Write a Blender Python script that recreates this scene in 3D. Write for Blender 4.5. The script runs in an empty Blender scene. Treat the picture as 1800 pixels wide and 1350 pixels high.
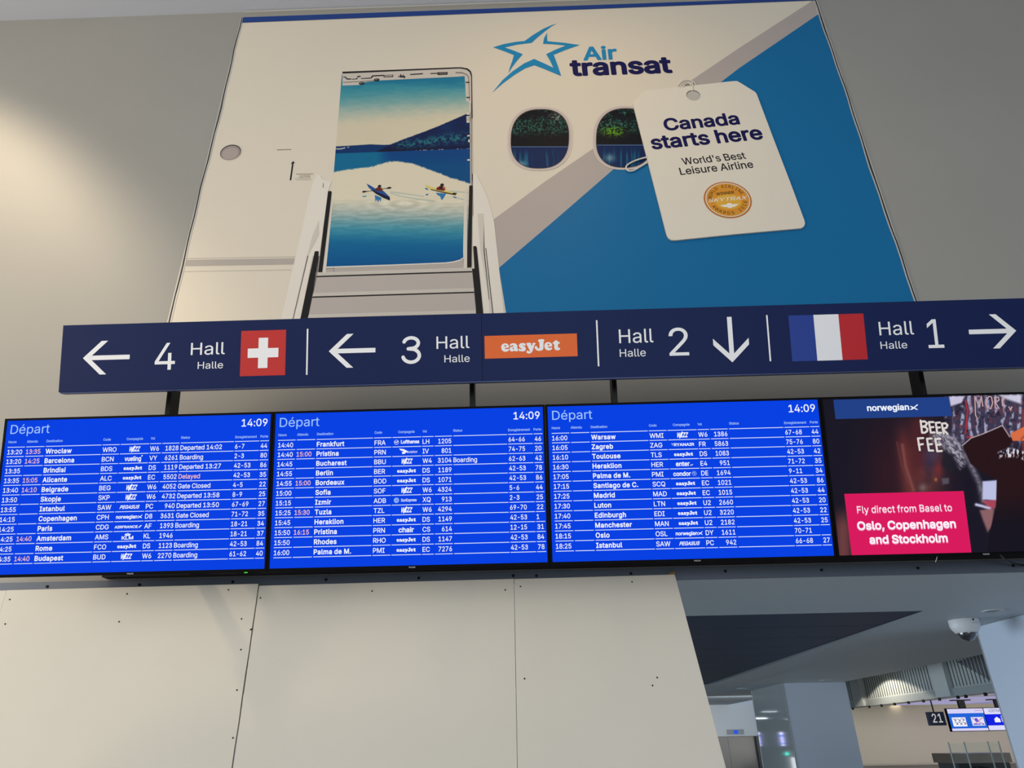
import bpy, math, random
import numpy as np
from mathutils import Vector, Matrix
from mathutils.geometry import tessellate_polygon

random.seed(7)
SC = bpy.context.scene
COL = SC.collection

# ------------------------------------------------------------------ camera, world, light, exposure
EYE = 1.9
CAM = np.array([0.0, 0.0, EYE])
FPX = 1236.14
PITCH, YAW, ROLL = 0.473011, -0.0170858, -0.0190539
FW = np.array([math.sin(YAW) * math.cos(PITCH), math.cos(YAW) * math.cos(PITCH), math.sin(PITCH)])
_r0 = np.array([math.cos(YAW), -math.sin(YAW), 0.0])
_u0 = np.cross(_r0, FW)
RI = math.cos(ROLL) * _r0 + math.sin(ROLL) * _u0
UP = -math.sin(ROLL) * _r0 + math.cos(ROLL) * _u0
cam_data = bpy.data.cameras.new('camera')
cam_data.sensor_width = 36.0
cam_data.lens = FPX * 36.0 / 1800.0
cam_data.clip_start = 0.05
cam_data.clip_end = 200
cam = bpy.data.objects.new('camera', cam_data)
COL.objects.link(cam)
cam.matrix_world = Matrix(((RI[0], UP[0], -FW[0], CAM[0]), (RI[1], UP[1], -FW[1], CAM[1]),
                           (RI[2], UP[2], -FW[2], CAM[2]), (0, 0, 0, 1)))
SC.camera = cam

world = bpy.data.worlds.new('world')
SC.world = world
world.use_nodes = True
bgn = world.node_tree.nodes['Background']
bgn.inputs[0].default_value = (0.62, 0.74, 0.92, 1)
bgn.inputs[1].default_value = 0.42

SC.view_settings.view_transform = 'Standard'
SC.view_settings.look = 'None'
SC.view_settings.exposure = 0.0
SC.view_settings.gamma = 1.0
SC.view_settings.use_curve_mapping = False
SC.cycles.use_denoising = True
SC.cycles.max_bounces = 8


def area_light(name, loc, target, sx, sy, power, color):
    d = bpy.data.lights.new(name, 'AREA')
    d.shape = 'RECTANGLE'
    d.size, d.size_y, d.energy, d.color = sx, sy, power, color
    o = bpy.data.objects.new(name, d)
    o.location = loc
    o.rotation_euler = (Vector(target) - Vector(loc)).to_track_quat('-Z', 'Y').to_euler()
    COL.objects.link(o)
    return o


def spot_light(name, loc, target, power, color, angle, blend, radius=0.05):
    d = bpy.data.lights.new(name, 'SPOT')
    d.energy, d.color, d.spot_size, d.spot_blend, d.shadow_soft_size = power, color, math.radians(angle), blend, radius
    o = bpy.data.objects.new(name, d)
    o.location = loc
    o.rotation_euler = (Vector(target) - Vector(loc)).to_track_quat('-Z', 'Y').to_euler()
    COL.objects.link(o)
    return o


WARM = (1.0, 0.80, 0.56)
COOL = (0.86, 0.93, 1.0)
# daylight from the glazed hall side behind the viewer, plus a low fill
area_light('hall_daylight', (-2.5, -7.5, 3.4), (0, 3.45, 2.4), 11, 4.0, 215, (1.0, 0.97, 0.92))
area_light('hall_low_fill', (1.5, -6.5, 1.5), (3.9, 10.6, 1.7), 5.0, 1.6, 170, (0.88, 0.94, 1.0))  # added fill, brightens the front of the middle column and the hoarding
# warm lamps of the tall hall on the left and above the poster, plus an added fill
spot_light('hall_spotlight', (-4.6, 1.5, EYE + 4.9), (-4.6, 3.45, EYE + 1.6), 370, WARM, 93, 0.4, 0.15)
area_light('left_wall_fill', (-7.2, -1.2, 3.6), (-3.4, 3.45, 3.0), 3.2, 3.2, 230, (1.0, 0.87, 0.70))  # wide area light added to brighten the lower left wall
spot_light('poster_spotlight', (0.4, 1.6, EYE + 4.95), (0.4, 3.4, EYE + 3.2), 55, (1.0, 0.68, 0.30), 110, 0.9, 0.3)
# fills added for the lower and back hall, and the bulkhead lamp
area_light('lower_hall_fill', (-6.5, 7.5, 1.3), (4, 9, 1.9), 7.0, 2.2, 460, (0.80, 0.90, 1.0))  # added area light from the left, lifts the dark low ceiling and columns
area_light('back_hall_fill', (8.6, 9.0, 1.3), (7.6, 14.8, 1.2), 2.5, 1.0, 80, (1.0, 0.95, 0.9))  # added out of view to light the back wall, standing for daylight
spot_light('bulkhead_downlight', (4.62, 11.15, EYE + 0.95), (4.62, 11.15, EYE - 2), 60, (1.0, 0.84, 0.66), 140, 0.08, 0.02)
area_light('lift_header_fill', (3.9, 13.6, EYE + 0.60), (4.1, 17, EYE + 0.2), 1.6, 1.0, 13, (0.92, 0.97, 1.0))  # unseen light added to whiten the lift header

# ------------------------------------------------------------------ helpers


def lin(c):
    c = c / 255.0
    return c / 12.92 if c <= 0.04045 else ((c + 0.055) / 1.055) ** 2.4


def hexlin(h):
    h = h.lstrip('#')
    return tuple(lin(int(h[i:i + 2], 16)) for i in (0, 2, 4))


MATS = {}


def M(h, rough=0.5, metal=0.0, emit=0.0, spec=0.25, noise=0.0, bump=0.0, scale=30.0, coat=0.0):
    """procedural material: base colour with an optional noise mottling and bump"""
    key = (h, rough, metal, emit, spec, noise, bump, scale, coat)
    if key in MATS:
        return MATS[key]
    m = bpy.data.materials.new('mat_' + h.lstrip('#') + ('_glow' if emit else ''))
    m.use_nodes = True
    nt = m.node_tree
    b = nt.nodes['Principled BSDF']
    c = hexlin(h) + (1.0,)
    b.inputs['Base Color'].default_value = c
    b.inputs['Roughness'].default_value = rough
    b.inputs['Metallic'].default_value = metal
    b.inputs['Specular IOR Level'].default_value = spec
    b.inputs['Coat Weight'].default_value = coat
    if emit:
        b.inputs['Base Color'].default_value = (0.004, 0.004, 0.005, 1)
        b.inputs['Emission Color'].default_value = c
        b.inputs['Emission Strength'].default_value = emit
        b.inputs['Specular IOR Level'].default_value = 0.0
    if noise or bump:
        tc = nt.nodes.new('ShaderNodeTexCoord')
        nz = nt.nodes.new('ShaderNodeTexNoise')
        nz.inputs['Scale'].default_value = scale
        nz.inputs['Detail'].default_value = 5
        nt.links.new(tc.outputs['Object'], nz.inputs['Vector'])
        if noise:
            mx = nt.nodes.new('ShaderNodeMix')
            mx.data_type = 'RGBA'
            mx.blend_type = 'MULTIPLY'
            mx.inputs['Factor'].default_value = noise
            mx.inputs['A'].default_value = c
            nt.links.new(nz.outputs['Color'], mx.inputs['B'])
            rp = nt.nodes.new('ShaderNodeValToRGB')
            rp.color_ramp.elements[0].color = (0.55, 0.55, 0.55, 1)
            rp.color_ramp.elements[0].position = 0.3
            rp.color_ramp.elements[1].position = 0.7
            nt.links.new(nz.outputs['Fac'], rp.inputs['Fac'])
            nt.links.new(rp.outputs['Color'], mx.inputs['B'])
            nt.links.new(mx.outputs['Result'], b.inputs['Base Color'])
        if bump:
            bp = nt.nodes.new('ShaderNodeBump')
            bp.inputs['Strength'].default_value = bump
            bp.inputs['Distance'].default_value = 0.01
            nt.links.new(nz.outputs['Fac'], bp.inputs['Height'])
            nt.links.new(bp.outputs['Normal'], b.inputs['Normal'])
    MATS[key] = m
    return m


def print_material(name, emit):
    """a printed or shown picture: colours stored on the mesh it is printed on"""
    m = bpy.data.materials.new(name)
    m.use_nodes = True
    nt = m.node_tree
    b = nt.nodes['Principled BSDF']
    at = nt.nodes.new('ShaderNodeVertexColor')
    at.layer_name = 'picture'
    if emit:
        b.inputs['Base Color'].default_value = (0.004, 0.004, 0.005, 1)
        nt.links.new(at.outputs['Color'], b.inputs['Emission Color'])
        b.inputs['Emission Strength'].default_value = emit
        b.inputs['Roughness'].default_value = 0.3
        b.inputs['Specular IOR Level'].default_value = 0.0
    else:
        nt.links.new(at.outputs['Color'], b.inputs['Base Color'])
        b.inputs['Roughness'].default_value = 0.5
        b.inputs['Specular IOR Level'].default_value = 0.15
    return m


def tag(o, label=None, cat=None, group=None, kind=None):
    for k, v in (('label', label), ('category', cat), ('group', group), ('kind', kind)):
        if v:
            o[k] = v
    return o


def empty(name, loc, label=None, cat=None, group=None):
    o = bpy.data.objects.new(name, None)
    o.location = loc
    o.empty_display_size = 0.1
    COL.objects.link(o)
    return tag(o, label, cat, group)


def root_loc(o):
    v = np.zeros(3)
    while o is not None:
        v = v + np.array(o.location)
        o = o.parent
    return v


def area2(c):
    return sum(c[i - 1][0] * c[i][1] - c[i][0] * c[i - 1][1] for i in range(len(c)))


def has_point(poly, q):
    r = False
    for i in range(len(poly)):
        (x0, y0), (x1, y1) = poly[i - 1][:2], poly[i][:2]
        if (y0 > q[1]) != (y1 > q[1]) and q[0] < x0 + (q[1] - y0) * (x1 - x0) / (y1 - y0):
            r = not r
    return r


def islands(cons):
    """group contours into outlines with the holes that lie in them"""
    if len(cons) == 1:
        return [cons]
    cons = sorted(cons, key=lambda c: -abs(area2(c)))
    groups = []
    for c in cons:
        host = None
        for g in groups:
            if has_point(g[0], c[0]) and not any(has_point(k, c[0]) for k in g[1:]):
                host = g
        if host is None:
            groups.append([c])
        else:
            host.append(c)
    return groups


class MB:
    """collects shapes in world coordinates; build() links them as ONE mesh object"""

    def __init__(s):
        s.v, s.f, s.m, s.mats, s.sm = [], [], [], [], []

    def mi(s, mat):
        if mat not in s.mats:
            s.mats.append(mat)
        return s.mats.index(mat)

    def add(s, verts, faces, mat, smooth=False):
        n = len(s.v)
        s.v += [tuple(float(c) for c in p) for p in verts]
        i = s.mi(mat)
        for f in faces:
            s.f.append(tuple(n + k for k in f))
            s.m.append(i)
            s.sm.append(smooth)
        return s

    def obox(s, O, A, B, C, mat):
        O, A, B, C = (np.array(q, float) for q in (O, A, B, C))
        v = [O, O + A, O + A + B, O + B, O + C, O + A + C, O + A + B + C, O + B + C]
        f = [(0, 3, 2, 1), (4, 5, 6, 7), (0, 1, 5, 4), (1, 2, 6, 5), (2, 3, 7, 6), (3, 0, 4, 7)]
        if np.dot(np.cross(A, B), C) < 0:
            f = [tuple(reversed(q)) for q in f]
        return s.add(v, f, mat)

    def box(s, x0, x1, y0, y1, z0, z1, mat):
        return s.obox((x0, y0, z0), (x1 - x0, 0, 0), (0, y1 - y0, 0), (0, 0, z1 - z0), mat)

    def flat(s, pl, contours, h, mat):
        """filled outline (first contour) with holes / islands, lying h in front of the plane"""
        if not isinstance(contours[0][0], (tuple, list, np.ndarray)):
            contours = [contours]
        for grp in islands(contours):
            # unit-sized copy for a robust fill, then back onto the plane
            P = np.array([p for c in grp for p in c], float)
            lo, sc = P.min(0), max(float((P.max(0) - P.min(0)).max()), 1e-9)
            cs = [[Vector(((p[0] - lo[0]) / sc, (p[1] - lo[1]) / sc, 0)) for p in c] for c in grp]
            pts = [p for c in cs for p in c]
            faces = []
            for t in tessellate_polygon(cs):
                a, b, c = (pts[k] for k in t)
                ar = (b.x - a.x) * (c.y - a.y) - (b.y - a.y) * (c.x - a.x)
                if abs(ar) < 1e-9:
                    continue
                faces.append(tuple(t) if ar > 0 else (t[0], t[2], t[1]))
            s.add([pl.P(p[0], p[1], h) for p in P], faces, mat)
        return s

    def slab(s, pl, outline, h0, h1, mat, side=None):
        """solid plate with the given outline between heights h0 and h1"""
        a = 0.0
        n = len(outline)
        for i in range(n):
            x0, y0 = outline[i]
            x1, y1 = outline[(i + 1) % n]
            a += x0 * y1 - x1 * y0
        if a < 0:
            outline = list(reversed(outline))
        s.flat(pl, [outline], h1, mat)
        v = [pl.P(p[0], p[1], h0) for p in outline] + [pl.P(p[0], p[1], h1) for p in outline]
        s.add(v, [(i, (i + 1) % n, n + (i + 1) % n, n + i) for i in range(n)], side or mat)
        s.add(v[:n], [tuple(reversed(range(n)))], side or mat)
        return s

    def stroke(s, pl, pts, w, h, mat):
        """flat line of width w with round ends"""
        for i in range(len(pts) - 1):
            a, b = np.array(pts[i], float), np.array(pts[i + 1], float)
            d = b - a
            L = np.hypot(*d)
            if L < 1e-9:
                continue
            d = d / L
            ang = math.atan2(d[1], d[0])
            o = []
            for k in range(7):
                t = ang - math.pi / 2 + math.pi * k / 6
                o.append(tuple(b + w / 2 * np.array([math.cos(t), math.sin(t)])))
            for k in range(7):
                t = ang + math.pi / 2 + math.pi * k / 6
                o.append(tuple(a + w / 2 * np.array([math.cos(t), math.sin(t)])))
            s.flat(pl, [o], h + i * 2e-6, mat)
        return s

    def cyl(s, p0, p1, r0, mat, r1=None, n=20, caps=True, smooth=True):
        p0, p1 = np.array(p0, float), np.array(p1, float)
        r1 = r0 if r1 is None else r1
        d = p1 - p0
        d = d / np.linalg.norm(d)
        a = np.cross(d, (0, 0, 1.0) if abs(d[2]) < 0.9 else (1.0, 0, 0))
        a = a / np.linalg.norm(a)
        b = np.cross(d, a)
        v = []
        for p, r in ((p0, r0), (p1, r1)):
            for k in range(n):
                t = 2 * math.pi * k / n
                v.append(p + r * (math.cos(t) * a + math.sin(t) * b))
        s.add(v, [(k, (k + 1) % n, n + (k + 1) % n, n + k) for k in range(n)], mat, smooth)
        if caps:
            s.add(v[:n], [tuple(reversed(range(n)))], mat)
            s.add(v[n:], [tuple(range(n))], mat)
        return s

    def tube(s, path, r, mat, n=8):
        P = [np.array(p, float) for p in path]
        rings = []
        for i, p in enumerate(P):
            d = P[min(i + 1, len(P) - 1)] - P[max(i - 1, 0)]
            d = d / (np.linalg.norm(d) + 1e-12)
            a = np.cross(d, (0.3, 1.0, 0.2))
            a = a / np.linalg.norm(a)
            b = np.cross(d, a)
            rings.append([p + r * (math.cos(2 * math.pi * k / n) * a + math.sin(2 * math.pi * k / n) * b) for k in range(n)])
        v = [q for g in rings for q in g]
        f = []
        for i in range(len(P) - 1):
            for k in range(n):
                f.append((i * n + k, i * n + (k + 1) % n, (i + 1) * n + (k + 1) % n, (i + 1) * n + k))
        f.append(tuple(reversed(range(n))))
        f.append(tuple((len(P) - 1) * n + k for k in range(n)))
        return s.add(v, f, mat, True)

    def lathe(s, c, prof, mat, n=32, smooth=True):
        """profile of (radius, height) turned about the vertical through c"""
        v, f = [], []
        for r, z in prof:
            for k in range(n):
                t = 2 * math.pi * k / n
                v.append((c[0] + r * math.cos(t), c[1] + r * math.sin(t), c[2] + z))
        for i in range(len(prof) - 1):
            for k in range(n):
                f.append((i * n + k, i * n + (k + 1) % n, (i + 1) * n + (k + 1) % n, (i + 1) * n + k))
        return s.add(v, f, mat, smooth)

    def text(s, pl, string, BL, cap, mat, h=0.001, BR=None, xs=1.0, bold=0, skew=0.0, up=None, align='l', track=0):
        """lettering on a plane: baseline starts at BL (uv); cap = capital height; BR fits the ink width;
        up = direction vector (uv) of the capital height when it is not upright"""
        ink = text_ink(string, bold, track)
        x = 0
        BL = np.array(BL, float)
        if BR is not None:
            X = (np.array(BR, float) - BL) / (ink[1] - ink[0])
        else:
            X = np.array([cap / 1000.0 * xs, 0.0])
        if up is not None:
            Y = np.array(up, float) / 1000.0
        else:
            Y = np.array([skew * cap / 1000.0, cap / 1000.0])
        org = BL - X * ink[0]
        if align == 'r':
            org = BL - X * ink[1]
        elif align == 'c':
            org = BL - X * (ink[0] + ink[1]) / 2
        for ch in string:
            adv, cons = GLYPH[weight(bold)].get(ch, (330, []))
            cs = [[tuple(org + X * (x + p[0]) + Y * p[1]) for p in c] for c in cons]
            # drawn contours turn one way, counters (holes) the other
            outs = [c for c, g in zip(cs, cons) if area2(g) < 0]
            holes = [c for c, g in zip(cs, cons) if area2(g) >= 0]
            for k, c in enumerate(outs):
                s.flat(pl, [c] + [q for q in holes if has_point(c, q[0])], h + k * 2e-5, mat)
            x += adv + track
        return s

    def build(s, name, parent=None, kind=None, label=None):
        me = bpy.data.meshes.new(name)
        off = root_loc(parent) if parent is not None else np.zeros(3)
        me.from_pydata([(p[0] - off[0], p[1] - off[1], p[2] - off[2]) for p in s.v], [], s.f)
        for m in s.mats:
            me.materials.append(m)
        me.polygons.foreach_set('material_index', s.m)
        me.polygons.foreach_set('use_smooth', s.sm)
        me.update()
        o = bpy.data.objects.new(name, me)
        COL.objects.link(o)
        if parent is not None:
            o.parent = parent
        if kind:
            o['kind'] = kind
        if label:
            o['label'] = label
        return o


def weight(bold):
    return 'R' if bold < 8 else 'M' if bold < 25 else 'B' if bold < 51 else 'H'


def text_ink(string, bold=0, track=0):
    x, lo, hi = 0, None, 0
    for ch in string:
        adv, cons = GLYPH[weight(bold)].get(ch, (330, []))
        for c in cons:
            a, b = min(p[0] for p in c) + x, max(p[0] for p in c) + x
            lo = a if lo is None else min(lo, a)
            hi = max(hi, b)
        x += adv + track
    return lo or 0, hi


class Plane:
    def __init__(s, O, tilt=0.0, U=None, V=None):
        s.O = np.array(O, float)
        s.U = np.array([1.0, 0, 0] if U is None else U, float)
        s.V = np.array([0, -math.sin(tilt), math.cos(tilt)] if V is None else V, float)
        s.N = np.cross(s.U, s.V)

    def P(s, u, v, h=0.0):
        return s.O + u * s.U + v * s.V + h * s.N

    def px(s, x, y):
        """the point of this plane that the photograph shows at pixel (x, y), in its own metres"""
        d = FW + RI * (x - 900) / FPX - UP * (y - 675) / FPX
        q = CAM + d * (np.dot(s.N, s.O - CAM) / np.dot(s.N, d)) - s.O
        return (float(q @ s.U), float(q @ s.V))

    def pxs(s, pts, ox=0, oy=0, k=1.0):
        return [s.px(ox + x / k, oy + y / k) for x, y in pts]

    def to_px(s, u, v):
        q = s.O[None, None] + u[..., None] * s.U + v[..., None] * s.V - CAM
        z = q @ FW
        return 900 + FPX * (q @ RI) / z, 675 - FPX * (q @ UP) / z


def circle(c, r, n=40, a0=0.0, a1=2 * math.pi, ry=None):
    ry = r if ry is None else ry
    return [(c[0] + r * math.cos(a0 + (a1 - a0) * k / n), c[1] + ry * math.sin(a0 + (a1 - a0) * k / n)) for k in range(n)]


def ring(mb, pl, c, r0, r1, h, mat, n=48):
    mb.flat(pl, [circle(c, r1, n), circle(c, r0, n)], h, mat)


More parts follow.
